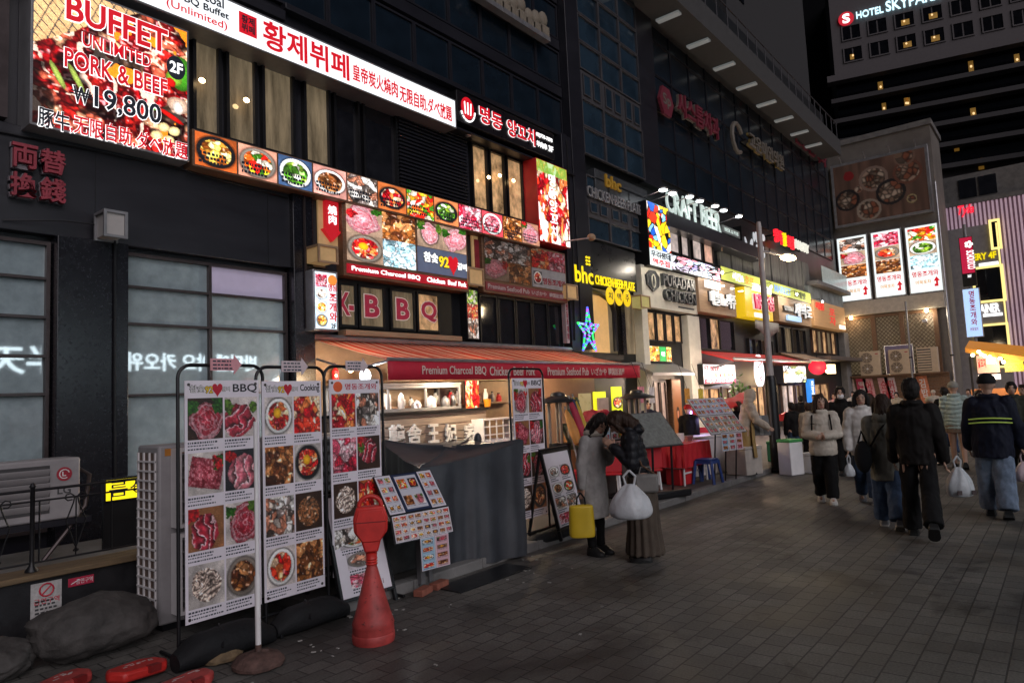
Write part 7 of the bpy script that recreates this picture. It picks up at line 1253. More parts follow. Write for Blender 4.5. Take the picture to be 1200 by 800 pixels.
def chair(label, c, rz):
    t = thing('plastic_chair', label, 'chair', (c[0], c[1], .1), 'red plastic chairs', rz); M_ = Matrix.Translation((c[0], c[1], .1)) @ Matrix.Rotation(rz, 4, 'Z')
    part('seat', MB(M_).box(-.22, .22, -.22, .22, .42, .46), M_redp, t, bevel=.02); part('backrest', MB(M_).box(-.22, .22, .19, .22, .47, .9), M_redp, t, bevel=.02)
    for sx in (-1, 1):
        for sy in (-1, 1): part('leg', MB(M_).tube([(sx * .19, sy * .19, 0), (sx * .17, sy * .17, .42)], .02, 6), M_white if rz > 2 else M_redp, t)
    return t
q_ = onY(778, 520, 6.9); table('second red clothed table behind the slanted easel', (q_.x, 6.9, .1), .6, .34, True)
p = G(790, 585, .1); chair('red plastic chair at the second red clothed table', (q_.x + .9, 6.4), 1.9); chair('red plastic chair beside the slanted easel', (p.x + .1, p.y + .55), 2.6); chair('red plastic chair half hidden behind the slanted easel', (p.x - .5, p.y + .9), 2.2)
M_bl = mat('blue_plastic', (.02, .05, .2), .4, bump=.03)
def stool(label, c, n=1):
    t = thing('plastic_stool', label, 'stool', (c[0], c[1], .1)); M_ = Matrix.Translation((c[0], c[1], .1)); part('seat', MB(M_).box(-.16, .16, -.16, .16, .42, .45), M_bl, t, bevel=.015); part('stool_skirt', MB(M_).rim(-.165, .165, -.165, .165, .015, .36, .418), M_bl, t)
    for sx in (-1, 1):
        for sy in (-1, 1): part('leg', MB(M_).tube([(sx * .2, sy * .2, 0), (sx * .15, sy * .15, .42)], .028, 6), M_bl, t)
p = G(836, 566, .1); stool('blue plastic stool right of the red clothed table', (p.x, p.y + .1)); stool('blue plastic stool behind the nearer blue one', (p.x + .35, p.y + .5))
for k, (dx, dy, h, r, m_, lb) in enumerate(((-.25, -.1, .12, .05, M_white, 'white paper cup at the left end of the red clothed table'), (.0, .0, .16, .07, M_white, 'white tub in the middle of the red clothed table'), (.25, -.05, .1, .09, M_alu, 'steel bowl at the right end of the red clothed table'))):
    q = (T1[0] + dx, T1[1] + dy, .848); t = thing('tableware', lb, 'tableware', q); part('vessel', MB().lathe([(r * .7, 0), (r, h), (r * .92, h), (r * .6, .02)], q, 16), m_, t); part('contents', MB().lathe([(r * .8, h * .7), (.01, h * .72)], q, 12), mat('sauce_red', (.3, .03, .02), .4), t)
p = G(805, 582, .1); rt = thing('round_table', 'black round pedestal table with red tubs behind the easel', 'table', (p.x - .4, p.y + 1.0, .1)); c = (p.x - .4, p.y + 1.0, .1); part('table_top', MB().lathe([(.38, .72), (.4, .74), (.38, .76)], c, 24), mat('grey_top', (.2, .19, .18), .4), rt); part('pedestal', MB().lathe([(.24, 0), (.24, .03), (.06, .08), (.06, .719)], c, 16), M_black, rt)
# slanted menu with hanging sheets
p = G(858, 562, .1); t = thing('menu_stand', 'slanted menu of grey sheets on thin legs before the vendor', 'menu stand', p); FM_ = lean(Vector((p.x - .1, p.y + .1, 1.22)), (.95, -.3, 0), .8)
part('sheet_board', MB(FM_).box(-.5, .5, -.3, .55, -.02, -.004), M_grey, t)
for i in range(4): a = -.48 + i * .245; part('menu_sheet', MB(FM_).box(a, a + .23, .15, .53, -.004, 0), M_vin, t); picture(t, FM_, (a + .01, a + .22, .16, .52), .002, card_im(40, 28, 120 + i, (.8, .85, .95), 3, 2), V_vinyl); part('menu_sheet', MB(FM_).box(a, a + .23, -.28, .12, -.004, 0), M_vin, t); picture(t, FM_, (a + .01, a + .22, -.27, .11), .002, card_im(40, 28, 130 + i, (.7, .7, .65), 3, 2), V_vinyl)
Fh = lean(FM_ @ Vector((0, -.3, 0)), (.95, -.3, 0), .05)
for i in range(3): part('hanging_sheet', MB(Fh).box(-.24 + i * .2, -.06 + i * .2, -.32, -.004, -.004, 0), M_vin, t); picture(t, Fh, (-.23 + i * .2, -.07 + i * .2, -.31, -.01), .002, card_im(40, 20, 140 + i, ((.75, .9, 1), (.9, .95, 1), (1, .8, .85))[i], 3, 1), V_vinyl)
for s in (-.3, 0, .3): a = FM_ @ Vector((s, -.2, -.02)); part('leg', MB().tube([a, (a.x, a.y + .08, .1)], .014, 6), M_black, t)
# lit stall counter, cooler, boxes
def crate(name, label, cat, c, w, d, h, rz, m, lid=None, es=None):
    t = thing(name, label, cat, c, None, rz); M_ = Matrix.Translation(c) @ Matrix.Rotation(rz, 4, 'Z'); part('box_body', MB(M_).box(-w, w, -d, d, .001, h), m, t, bevel=.015); part('box_lid', MB(M_).box(-w - .01, w + .01, -d - .01, d + .01, h + .002, h + .06), lid or m, t, bevel=.012); return t
p = G(855, 558, .1); crate('stall_counter', 'white chest counter in lilac light behind the slanted menu', 'counter', (p.x + .5, p.y + .75, .1), .75, .35, .72, -.2, M_white, M_white)
l = bpy.data.lights.new('counter_light', 'POINT'); t = thing('counter_lamp', 'violet tube lamp standing on the white chest counter', 'lamp', (p.x + .4, p.y + .9, .885)); part('lamp_tube', MB().lathe([(.02, 0), (.02, .5)], (p.x + .4, p.y + .9, .885), 10), glow('violet_tube', (.5, .4, 1), 6), t); part('lamp_foot', MB().lathe([(.07, 0), (.07, .015)], (p.x + .48, p.y + .9, .885), 10), M_black, t); l.energy = 12; l.color = (.55, .45, 1); l.shadow_soft_size = .1; lo = bpy.data.objects.new('counter_light', l); col.objects.link(lo); lo.parent = t; lo.location = (-.0, -.15, .3)
p = G(887, 556, .1); crate('cooler_box', 'pale beige cooler box on the sidewalk at the vendor', 'cooler', (p.x + .05, p.y + .25, .1), .27, .23, .5, -.25, mat('cooler_beige', (.42, .38, .34), .5)); t = thing('cloth_bundle', 'blue cloth bundle lying on the beige cooler', 'bundle', (p.x + .1, p.y + .25, .665)); part('bundle_body', MB().ell((p.x + .1, p.y + .25, .74), (.16, .13, .075)), mat('blue_cloth', (.06, .12, .32), .8, bump=.5, bscale=15), t); part('bundle_knot', MB().ell((p.x + .08, p.y + .2, .82), (.05, .05, .05)), M_black, t)
p = G(940, 556, .0); crate('cardboard_box', 'tall white and green carton beside the lamp post', 'box', (p.x + .0, p.y + .2, 0), .19, .16, .66, -.4, M_white, mat('carton_green', (.05, .3, .08), .6)); crate('cardboard_box', 'low white carton right of the green lidded one', 'box', (p.x + .35, p.y - .12, 0), .15, .14, .36, -.3, M_white)
# yellow banner behind the vendor
FY_ = frame((0, 5.6, 0), (1, 0, 0), (0, 0, 1)); bx = B(FY_, 900, 449, 914, 540, 0); t = sign('yellow_banner', 'tall faded yellow banner behind the vendor', 'banner', FY_, (bx[0], bx[1], .35, uv(FY_, 905, 448)[1]), -.02, .01, mat('faded_yellow', (.42, .3, .1), .6, var=.3, scale=2)); part('banner_pole', MB().tube([(bx[0], 5.61, .1), (bx[0], 5.61, 2.0)], .018, 6), M_alu, t); part('flower_print', MB(FY_).ell(((bx[0] + bx[1]) / 2, 1.3, .012), (.14, .22, .004)), mat('print_red', (.5, .05, .06), .6), t)
# red stall covers
def canopy(label, a, b, h, s, m=M_redp):
    t = thing('stall_cover', label, 'stall cover', (a + b) / 2 * Vector((1, 1, 0)).x if False else ((a.x + b.x) / 2, (a.y + b.y) / 2, .1)); n = 16; d = (b - a); sd = Vector((-d.y, d.x, 0)).normalized(); rings = []
    for i in range(n + 1):
        f = i / n; c = a.lerp(b, f); w = s * (.6 + .5 * math.sin(math.pi * f)); hh = h * (.7 + .3 * math.sin(2.2 * f * math.pi))
        rings.append([c + sd * (w * math.cos(k * .5236)) + Vector((0, 0, hh * math.sin(k * .5236) * (1 if math.sin(k * .5236) > 0 else .3) + .03 * math.sin(i * 2.1 + k))) for k in range(12)])
    part('cover_sheet', MB().loft(rings), m, t)
    for q in (a, b): part('cover_pole', MB().tube([(q.x, q.y, .1), (q.x, q.y, q.z)], .025, 6), M_alu, t)
canopy('red bundled stall cover sloping up behind the slanted menu', onY(814, 487, 6.4), onY(876, 466, 6.3), .2, .35); canopy('flat red stall cover right of the lamp post', onY(920, 491, 6.6), onY(962, 487, 6.6), .2, .5); canopy('dark red covered heap behind the menu sheets', onY(688, 500, 7.4), onY(708, 493, 7.3), .3, .35, mat('wine_cover', (.25, .01, .03), .6))
# goods and boxes packed along the stalls
M_foam = mat('white_foam', (.66, .66, .64), .7, var=.06, bump=.2)
for k, (px, py, Y, w, d, h, nm, lb, cat, m_) in enumerate(((796, 548, 5.75, .2, .16, .3, 'red_crate', 'red crate on the sidewalk under the red clothed table', 'crate', M_red), (772, 560, 6.3, .22, .17, .34, 'red_crate', 'red crate between the easel and the black round table', 'crate', M_red), (826, 548, 6.2, .24, .18, .3, 'foam_box', 'white foam box on the sidewalk behind the blue stools', 'box', M_foam), (664, 560, 6.6, .26, .2, .42, 'red_crate', 'red crate behind the small picture board', 'crate', M_red), (845, 545, 6.9, .25, .2, .5, 'cardboard_box', 'brown carton behind the slanted grey menu', 'box', mat('carton_brown', (.26, .17, .09), .8)), (908, 545, 5.5, .17, .14, .4, 'green_crate', 'dark green crate at the foot of the yellow banner', 'crate', mat('crate_green', (.03, .16, .06), .6)), (952, 545, 5.6, .2, .16, .45, 'foam_box', 'white foam box at the queue right of the lamp post', 'box', M_foam))):
    p = onY(px, py, Y); crate(nm, lb, cat, (p.x, Y, .097), w, d, h, -.2 + .1 * k, m_, M_foam if k == 0 else None)
for k in range(3):
    p = onY(700 + k * 14, 520, 6.55); q = (p.x, 6.55, .9); t = thing('food_tray', ('steel tray of red food', 'steel tray of brown food', 'steel tray of golden food')[k] + ' on the counter behind the two women', 'tray', q); part('tray_body', MB().rim(q[0] - .16, q[0] + .16, 6.4, 6.7, .02, .9, .97), M_alu, t); mb = MB(); rg = random.Random(k)
    for i in range(26): mb.ell((q[0] + rg.uniform(-.12, .12), 6.55 + rg.uniform(-.12, .12), .95 + rg.uniform(0, .05)), (.035, .025, .02), 7, 5)
    part('food_pile', mb, mat('food_%d' % k, ((.4, .05, .03), (.2, .09, .03), (.5, .28, .06))[k], .5, var=.4, scale=20), t)
a = onY(694, 520, 6.55).x; b_ = onY(742, 520, 6.55).x; crate('serving_counter', 'long grey serving counter behind the two women', 'counter', ((a + b_) / 2, 6.55, .097), (b_ - a) / 2 + .2, .25, .74, 0, mat('counter_grey', (.14, .12, .11), .5))
p = onY(868, 470, 7.6); t = thing('potted_plant', 'small green potted plant lit before the egg shaped sign', 'plant', (p.x, 7.6, .1)); part('pot', MB().lathe([(.14, 0), (.2, .45), (.17, .45), (.12, .1)], (p.x, 7.6, .1), 18), mat('pot_clay', (.2, .09, .05), .8), t); part('stem', MB().tube([(p.x, 7.6, .5), (p.x + .03, 7.6, 1.3), (p.x, 7.62, 1.75)], .02, 6), M_wood, t); mb = MB(); rg = random.Random(4)
for i in range(170):
    c = Vector((p.x + rg.gauss(0, .2), 7.6 + rg.gauss(0, .2), 1.65 + rg.gauss(0, .22))); d = Vector((rg.gauss(0, 1), rg.gauss(0, 1), rg.gauss(0, .6))).normalized(); e = d.cross(Vector((0, 0, 1))).normalized() * .035; mb.add([c - d * .08, c + e, c + d * .08, c - e], [(0, 1, 2, 3)])
part('leaves', mb, mat('leaf_green', (.1, .28, .04), .5), t, sm=False)
for k, px in enumerate((752, 764, 806, 822)):
    p = onY(px, 472, 7.4); t = thing('hanging_card', ('pink', 'white', 'orange', 'yellow')[k] + ' menu card hung on a cord under the shop canopies', 'menu card', (p.x, 7.4, p.z)); part('card', MB().box(p.x - .13, p.x + .13, 7.39, 7.41, p.z, p.z + .36), mat('card_%d' % k, ((.6, .25, .3), (.6, .6, .58), (.6, .3, .06), (.6, .48, .06))[k], .6, var=.5, scale=12), t); part('cord', MB().tube([(p.x, 7.4, p.z + .36), (p.x, 7.6, 2.5)], .006, 5), M_black, t)
# far food stall with an orange canopy
FS_ = frame((36, 0, 0), (0, -1, 0), (0, 0, 1)); a, b_, _, _ = B(FS_, 1131, 410, 1230, 430, 0); zt = uv(FS_, 1140, 407)[1]
t = thing('food_stall', 'far food stall with an orange canopy hung with lights', 'stall', (37, -(a + b_) / 2, 0)); o_ = FS_
part('stall_canopy', MB(FS_).add([(a, zt, 0), (b_, zt - .75, 0), (b_, zt - .2, -2), (a, zt + .4, -2), (a, zt - .2, 0), (b_, zt - .95, 0), (b_, zt - .4, -2), (a, zt + .2, -2)], [(0, 1, 2, 3), (7, 6, 5, 4), (0, 4, 5, 1), (1, 5, 6, 2), (2, 6, 7, 3), (3, 7, 4, 0)]), mat('orange_canvas', (.5, .2, .03), .6, em=(.9, .32, .03), es=.35), t)
for k in range(3): part('stall_post', MB(FS_).box(a + .1 + k * 1.9, a + .18 + k * 1.9, 0, zt - .4 - .33 * k, -.1, -.02), M_black, t)
c = B(FS_, 1144, 417, 1172, 436, -.3); part('menu_light', MB(FS_).box(*c, -.4, -.3), mat('pink_panel_lit', (.5, .3, .25), .5, em=(1, .55, .4), es=.5), t); lettering(t, '닭꼬치', FS_, inset(c, .05, .4, .3, .85), -.299, M_redl, .04); lettering(t, 'BEER', FS_, inset(c, .45, .9, .5, .85), -.299, M_whiteglow, .04); part('strip_light', MB(FS_).box(c[0], c[1], c[2] - .3, c[2] - .08, -.4, -.3), glow('stall_strip', (1, .85, .75), 2.6), t)
c = B(FS_, 1176, 417, 1215, 434, -.2); part('lit_sign', MB(FS_).box(*c, -.3, -.2), mat('olive_sign', (.25, .22, .02), .5, em=(.5, .42, .01), es=.6), t); lettering(t, '스토어', FS_, inset(c, .05, .9, .55, .9), -.199, M_yb, .04); lettering(t, 'COFFEE', FS_, inset(c, .05, .95, .12, .45), -.199, M_yb, .04)
part('stall_counter', MB(FS_).box(a, b_, .1, 1.3, -1.5, -.6), mat('stall_orange', (.4, .15, .05), .6, em=(.8, .3, .1), es=.2), t)
for k, (px, py) in enumerate(((1147, 412), (1150, 415), (1154, 417), (1160, 418), (1164, 421), (1172, 420), (1176, 424), (1140, 416))): u, v = uv(FS_, px, py, .1); part('fairy_bulb', MB(FS_).ell((u, v, .12), (.08, .08, .08), 8, 6), glow('fairy_warm', (1, .8, .45), 10), t)
l = bpy.data.lights.new('stall_light', 'POINT'); l.energy = 160; l.color = (1, .7, .4); l.shadow_soft_size = .3; lo = bpy.data.objects.new('stall_light', l); col.objects.link(lo); lo.parent = t; lo.location = (-1.6, 0, 2.2)
# ---------------------------------------------------------------- people
def remeshed(mb, voxel, it=4, fac=.5):
    me = mb.mesh('tmp'); o = bpy.data.objects.new('tmp', me); col.objects.link(o)
    r = o.modifiers.new('r', 'REMESH'); r.mode = 'VOXEL'; r.voxel_size = voxel; r.use_smooth_shade = True
    if it: s = o.modifiers.new('s', 'SMOOTH'); s.iterations = it; s.factor = fac
    out = bpy.data.meshes.new_from_object(o.evaluated_get(bpy.context.evaluated_depsgraph_get())); bpy.data.objects.remove(o); bpy.data.meshes.remove(me); return out
def displace(me, fn):
    n = len(me.vertices); v = np.empty(n * 3, 'f'); me.vertices.foreach_get('co', v); nn = np.empty(n * 3, 'f'); me.vertices.foreach_get('normal', nn); v = v.reshape(-1, 3); nn = nn.reshape(-1, 3); d = fn(v); v += nn * d[:, None]; me.vertices.foreach_set('co', v.ravel()); me.update()
def nz(v, s, seed=0): return np.array([mnoise.noise(Vector((p[0] * s[0] + seed, p[1] * s[1], p[2] * s[2]))) for p in v])
def folds(amp, seed, s=(9, 9, 5)): return lambda v: nz(v, s, seed) * amp + (.35 - np.abs(nz(v, (13, 13, 6), seed + 5))) * amp * 1.1 + nz(v, (30, 30, 18), seed + 9) * amp * .3
def puff(pitch, amp, seed): return lambda v: (np.abs(np.sin((v[:, 2] + .03 * nz(v, (5, 5, 5), seed)) * math.pi / pitch)) - .6) * amp + nz(v, (14, 14, 14), seed) * amp * .5 + (.3 - np.abs(nz(v, (20, 20, 11), seed + 3))) * .012
M_skin = vmat('skin', 0, .5)
def cloth(name, c, rough=.85, bump=.25, bs=180, var=.15): return mat(name, c, rough, bump=bump, bscale=bs, var=var, scale=9, spec=.2)
def rot2(p, a): return Vector((p.x * math.cos(a) + p.z * math.sin(a), p.y, -p.x * math.sin(a) + p.z * math.cos(a)))
def person(label, pos, face, h, top, legs, shoes, hair, lean_=0, arms=None, stride=(0, 0), knees=(0, 0), sleeve=(.055, .05, .042), coat=None, hem=.5, fold=None, head_turn=0, head_down=0, coarse=1., skirt=None, leg_r=(.08, .062, .062), leg_end=.06, hood=None, cap=None, mask=False, long_hair=0, collar=True, bare=0, extra=None, topname='jacket', legname='trousers', spread=.055):
    f = Vector((face[0], face[1], 0)).normalized(); rz = math.atan2(f.y, f.x); t = thing('person', label, 'person', pos, None, rz); S = h
    M_ = Matrix.Translation(pos) @ Matrix.Rotation(rz, 4, 'Z')
    arms = arms or (((.05, .12, -1), (.25, .02, -1)), ((.05, .12, -1), (.25, .02, -1)))
    # legs: thigh angle, knee bend; then the pelvis height that puts the lower foot on the ground
    J = {}; low = 9
    for i, s in enumerate((1, -1)):
        a, k = R(stride[i]), R(knees[i]); hip = Vector((0, s * .05 * S, 0)); kn = hip + Vector((math.sin(a), s * (spread - .05) * .6, -math.cos(a))) * .245 * S; an = kn + Vector((math.sin(a - k), 0, -math.cos(a - k))) * .24 * S; J[i] = (hip, kn, an, a - k); low = min(low, an.z)
    PZ = .042 * S - low; P = Vector((0, 0, PZ)); J = {i: tuple(P + q for q in v[:3]) + (v[3],) for i, v in J.items()}
    def U(x, y, z):      # a point of the upright body, bent with the torso; heights in body fractions above the hip
        q = Vector((x * S, y * S, (z - .52) * S))
        if z > .52: q = rot2(q, R(lean_))
        return P + q
    A = {}
    for i, s in enumerate((1, -1)):
        sh = U(0, s * .096, .8); u, w = arms[i]; ud = rot2(Vector((u[0], s * u[1], u[2])).normalized(), R(lean_) * .3); fd = Vector((w[0], s * w[1], w[2])).normalized(); el = sh + ud * .165 * S; wr = el + fd * .15 * S; A[i] = (sh, el, wr, fd)
    nb = U(.0, 0, .84); hd = U(.012, 0, .93); la = R(lean_ + head_down); hz = rot2(Vector((0, 0, 1)), la); hd = nb + hz * .088 * S + rot2(Vector((1, 0, 0)), la) * .015 * S
    HR = Matrix.Rotation(la, 3, 'Y') @ Matrix.Rotation(R(head_turn), 3, 'Z')
    def Hd(x, y, z): return hd + HR @ Vector((x * S, y * S, z * S))
    mb = MB(M_)
    def ring(c, rx, ry, n=14, tilt=0): return [c + rot2(Vector((rx * S * math.cos(k * 2 * math.pi / n), ry * S * math.sin(k * 2 * math.pi / n), 0)), tilt) for k in range(n)]
    # body: one skin surface
    mb.loft([ring(U(0, 0, z), rx, ry, tilt=R(lean_) if z > .52 else 0) for z, rx, ry in ((.47, .05, .07), (.52, .06, .085), (.6, .052, .07), (.7, .06, .085), (.78, .058, .09), (.82, .035, .06))])
    mb.cap(nb - hz * .03 * S, .031 * S, nb + hz * .05 * S, .029 * S)
    mb.ell(Hd(0, 0, .012), (.056 * S, .045 * S, .06 * S), 18, 13, HR); mb.ell(Hd(.014, 0, -.028), (.038 * S, .035 * S, .036 * S), 14, 9, HR); mb.cap(Hd(.05, 0, .01), .006 * S, Hd(.062, 0, -.012), .0085 * S, 8)
    for s in (1, -1): mb.ell(Hd(-.003, s * .046, -.0), (.012 * S, .006 * S, .018 * S), 8, 6, HR)
    for i in (0, 1):
        hip, kn, an, ra = J[i]; mb.cap(hip, .06 * S, kn, .033 * S); mb.cap(kn, .034 * S, an, .021 * S); mb.cap(an, .021 * S, an + Vector((math.cos(ra) * .07, 0, -.01 - math.sin(ra) * -.05)) * S, .014 * S)
        sh, el, wr, fd = A[i]; mb.cap(sh, .03 * S, el, .024 * S); mb.cap(el, .024 * S, wr, .016 * S)
        s = 1 if i == 0 else -1; side = fd.cross(Vector((0, s, 0))); side = side.normalized() if side.length > .1 else Vector((1, 0, 0)); pn = fd.cross(side).normalized()
        pc = wr + fd * .025 * S; mb.ell(pc, (.024 * S, .011 * S, .028 * S), 10, 7, Matrix((side, pn, fd)).transposed())
        for q in range(4):
            b = wr + fd * .045 * S + side * ((q - 1.5) * .0125 * S); L1 = (.024, .028, .026, .02)[q] * S; k1 = b + (fd + pn * .25 * s).normalized() * L1; mb.cap(b - fd * .012 * S, .0062 * S, k1, .0056 * S, 6); mb.cap(k1, .0056 * S, k1 + (fd + pn * .9 * s).normalized() * L1 * .8, .005 * S, 6)
        b = wr + fd * .015 * S + side * .02 * S; k1 = b + (fd * .7 + side * .8).normalized() * .024 * S; mb.cap(b, .0072 * S, k1, .0062 * S, 6); mb.cap(k1, .0062 * S, k1 + (fd + pn * .4 * s).normalized() * .018 * S, .0055 * S, 6)
    me = remeshed(mb, .0085 * coarse, 2); n = len(me.vertices); v = np.empty(n * 3, 'f'); me.vertices.foreach_get('co', v); v = v.reshape(-1, 3)
    # flesh tones, brows, eyes and lips painted where they sit on the head
    Mi = (M_ @ Matrix.Translation(hd) @ HR.to_4x4()).inverted(); L = (v @ np.array(Mi)[:3, :3].T + np.array(Mi)[:3, 3]) / S
    c = np.tile(np.array((.46, .27, .19)), (n, 1)) * (.95 + .1 * nz(v, (20, 20, 20))[:, None]); fr = L[:, 0] > .02
    def dot(y, z, ry, rz_, cc):
        m_ = fr & (((np.abs(L[:, 1]) - y) / ry) ** 2 + ((L[:, 2] - z) / rz_) ** 2 < 1); c[m_] = cc
    dot(.02, .012, .0095, .0052, (.03, .02, .018)); dot(.02, .024, .013, .003, (.04, .025, .02)); dot(0, -.036, .014, .0055, (.38, .1, .09))
    if bare: pass
    a_ = me.color_attributes.new('Col', 'FLOAT_COLOR', 'POINT'); a_.data.foreach_set('color', np.concatenate([c, np.ones((n, 1))], 1).astype('f').ravel())
    def attach(name, me, m): 
        me.transform(wm(t).inverted()); return link(name, me, m, t)
    attach('body', me, M_skin)
    V = .014 * coarse
    # top garment
    mb = MB(M_); prof = coat or ((hem, .085, .105), (.56, .082, .1), (.64, .078, .098), (.72, .082, .108), (.78, .078, .112), (.815, .06, .085), (.84, .042, .05))
    mb.loft([ring(U(.0, 0, z), rx * .95, ry * .92, 18, R(lean_) if z > .52 else 0) for z, rx, ry in prof])
    for i in (0, 1): sh, el, wr, fd = A[i]; mb.cap(sh, sleeve[0] * S * .8, el, sleeve[1] * S * .78, 12); mb.cap(el, sleeve[1] * S * .78, wr, sleeve[2] * S * .78, 12)
    if collar: mb.tube([nb + rot2(Vector((.045 * S * math.cos(k * .5236), .047 * S * math.sin(k * .5236), .012 * S)), R(lean_)) for k in range(12)], .02 * S, 8, closed=True)
    if hood == 'down': mb.ell(U(-.055, 0, .835), (.045 * S, .075 * S, .045 * S)); 
    me = remeshed(mb, V * .85, 3)
    displace(me, fold or folds(.015, pos[0]))
    attach(topname, me, top)
    if hood == 'up':
        mb = MB(M_); mb.ell(Hd(-.012, 0, .018), (.074 * S, .068 * S, .085 * S), 18, 12, HR); mb.ell(Hd(-.02, 0, -.05), (.06 * S, .07 * S, .05 * S)); me = remeshed(mb, V, 3); displace(me, folds(.008, 3)); attach('hood', me, top)
    # legs
    if skirt:
        mb = MB(M_); mb.loft([ring(Vector((x * S, 0, z * S)), rx, ry, 18) for x, z, rx, ry in skirt]); me = remeshed(mb, V, 4); displace(me, lambda v: np.sin(np.arctan2(v[:, 1] - pos[1], v[:, 0] - pos[0]) * 16) * .012 * np.clip((.5 * S + pos[2] - v[:, 2]) * 2, 0, 1)); attach('skirt', me, legs)
    if not skirt or legname == 'tights':
        mb = MB(M_)
        for i in (0, 1):
            hip, kn, an, ra = J[i]; e = an.lerp(kn, leg_end); mb.cap(hip + Vector((0, 0, -.01)), leg_r[0] * .76 * S, kn, leg_r[1] * .9 * S, 12); mb.tube([kn, kn.lerp(e, .5), e], 0, 12, [leg_r[1] * .9 * S, (leg_r[1] + leg_r[2]) * .43 * S, leg_r[2] * .86 * S])
        mb.ell(P, (.072 * S, .085 * S, .06 * S)); me = remeshed(mb, V * .9, 4); displace(me, folds(.012 if legname != 'tights' else .002, pos[0] + 3, (12, 12, 7))); attach(legname, me, legs)
    for i in (0, 1):
        hip, kn, an, ra = J[i]; Rt = Matrix.Rotation(-ra if ra < -.15 else 0, 3, 'Y'); fl = an + Rt @ Vector((0, 0, -.042 * S))
        def sp(x, y, z): return fl + Rt @ Vector((x * S, y * S, z * S))
        mb = MB(M_); mb.loft([[sp(x, w * sy_, z) for x, w, z in ()] for sy_ in ()]) if False else None
        up = [(-.035, .022), (-.02, .03), (.02, .031), (.06, .034), (.09, .026), (.105, .01)]; ol = [(x, w) for x, w in up] + [(x, -w) for x, w in up[::-1]]
        mb.loft([[sp(x, y, z_) for x, y in [(a * k_, b * k_) for a, b in ol]] for z_, k_ in ((.002, 1.0), (.014, 1.04))]); so = part('sole', mb, shoes[1], None); bpy.data.objects.remove(so)
        mb2 = MB(M_); mb2.loft([[sp(x * k_ + dx, y * k_, z_) for x, y in ol] for z_, k_, dx in ((.0145, 1.0, 0), (.028, .98, 0), (.042, .8, -.008), (.055, .62, -.012), (.062, .55, -.012))]); so = part('shoe', mb2, shoes[0], t); mb3 = MB(M_); mb3.loft([[sp(x * k_, y * k_, z_) for x, y in ol] for z_, k_ in ((.002, 1.0), (.014, 1.04))]); part('sole', mb3, shoes[1], so)
    # hair
    if hair:
        mb = MB(M_); mb.ell(Hd(-.012, 0, .022), (.063 * S, .056 * S, .065 * S), 18, 12, HR); mb.ell(Hd(-.03, 0, -.005), (.042 * S, .05 * S, .055 * S), 14, 9, HR)
        if long_hair:
            for s in (1, -1): mb.tube([Hd(.015, s * .043, .045), Hd(.016, s * .055, .0), Hd(.014, s * .057, -.05), Hd(.012, s * .058, -long_hair)], 0, 10, [.016 * S, .019 * S, .019 * S, .012 * S])
            mb.tube([Hd(-.03, 0, .03), Hd(-.05, 0, -.04), Hd(-.05, 0, -.09), Hd(-.048, 0, -long_hair - .01)], 0, 14, [.05 * S, .055 * S, .06 * S, .045 * S])
        else:
            mb.ell(Hd(.01, 0, .068), (.045 * S, .044 * S, .022 * S), 12, 7, HR)
        me = remeshed(mb, .009 * coarse, 2); displace(me, lambda v: nz(v, (55, 55, 5), 1) * .009 + nz(v, (18, 18, 9), 4) * .005); attach('hair', me, hair)
    if cap:
        mb = MB(M_); mb.loft([[Hd(-.006 + rx * math.cos(k * .3927), ry * math.sin(k * .3927), z) for k in range(16)] for z, rx, ry in ((.015, .064, .056), (.035, .068, .059), (.06, .06, .052), (.08, .038, .034), (.09, .012, .01))]); me = mb.mesh('beanie', t); displace(me, lambda v: nz(v, (40, 40, 40)) * .004); link('hat', me, cap, t)
    if mask:
        mb = MB(M_); mb.ell(Hd(.034, 0, -.028), (.03 * S, .038 * S, .032 * S), 14, 9, HR); part('face_mask', mb, M_white, t)
    if extra: extra(t, M_, U, A, J, Hd, S)
    return t, M_, A, S, U
H_blk = mat('black_hair', (.012, .009, .008), .62, spec=.25, bump=.8, bscale=90, stretch=(1, 1, .15)); H_brn = mat('brown_hair', (.03, .015, .009), .6, spec=.25, bump=.8, bscale=90, stretch=(1, 1, .15))
C_blk = cloth('black_cloth', (.007, .0065, .007)); C_jean = cloth('blue_denim', (.055, .085, .15), var=.4); C_jean2 = cloth('dark_denim', (.035, .055, .1), var=.45); C_pale = cloth('pale_denim', (.15, .19, .26), var=.35)
S_blk = (mat('black_shoe', (.012, .012, .012), .4), mat('black_sole', (.015, .015, .015), .7)); S_wht = (mat('white_shoe', (.5, .48, .46), .5), mat('cream_sole', (.4, .38, .35), .7)); S_gry = (mat('grey_shoe', (.16, .16, .17), .6), mat('cream_sole', (.4, .38, .35), .7))
TOCAM = lambda p: (-p[0], -p[1])
IR = Vector((.633, -.773, 0))
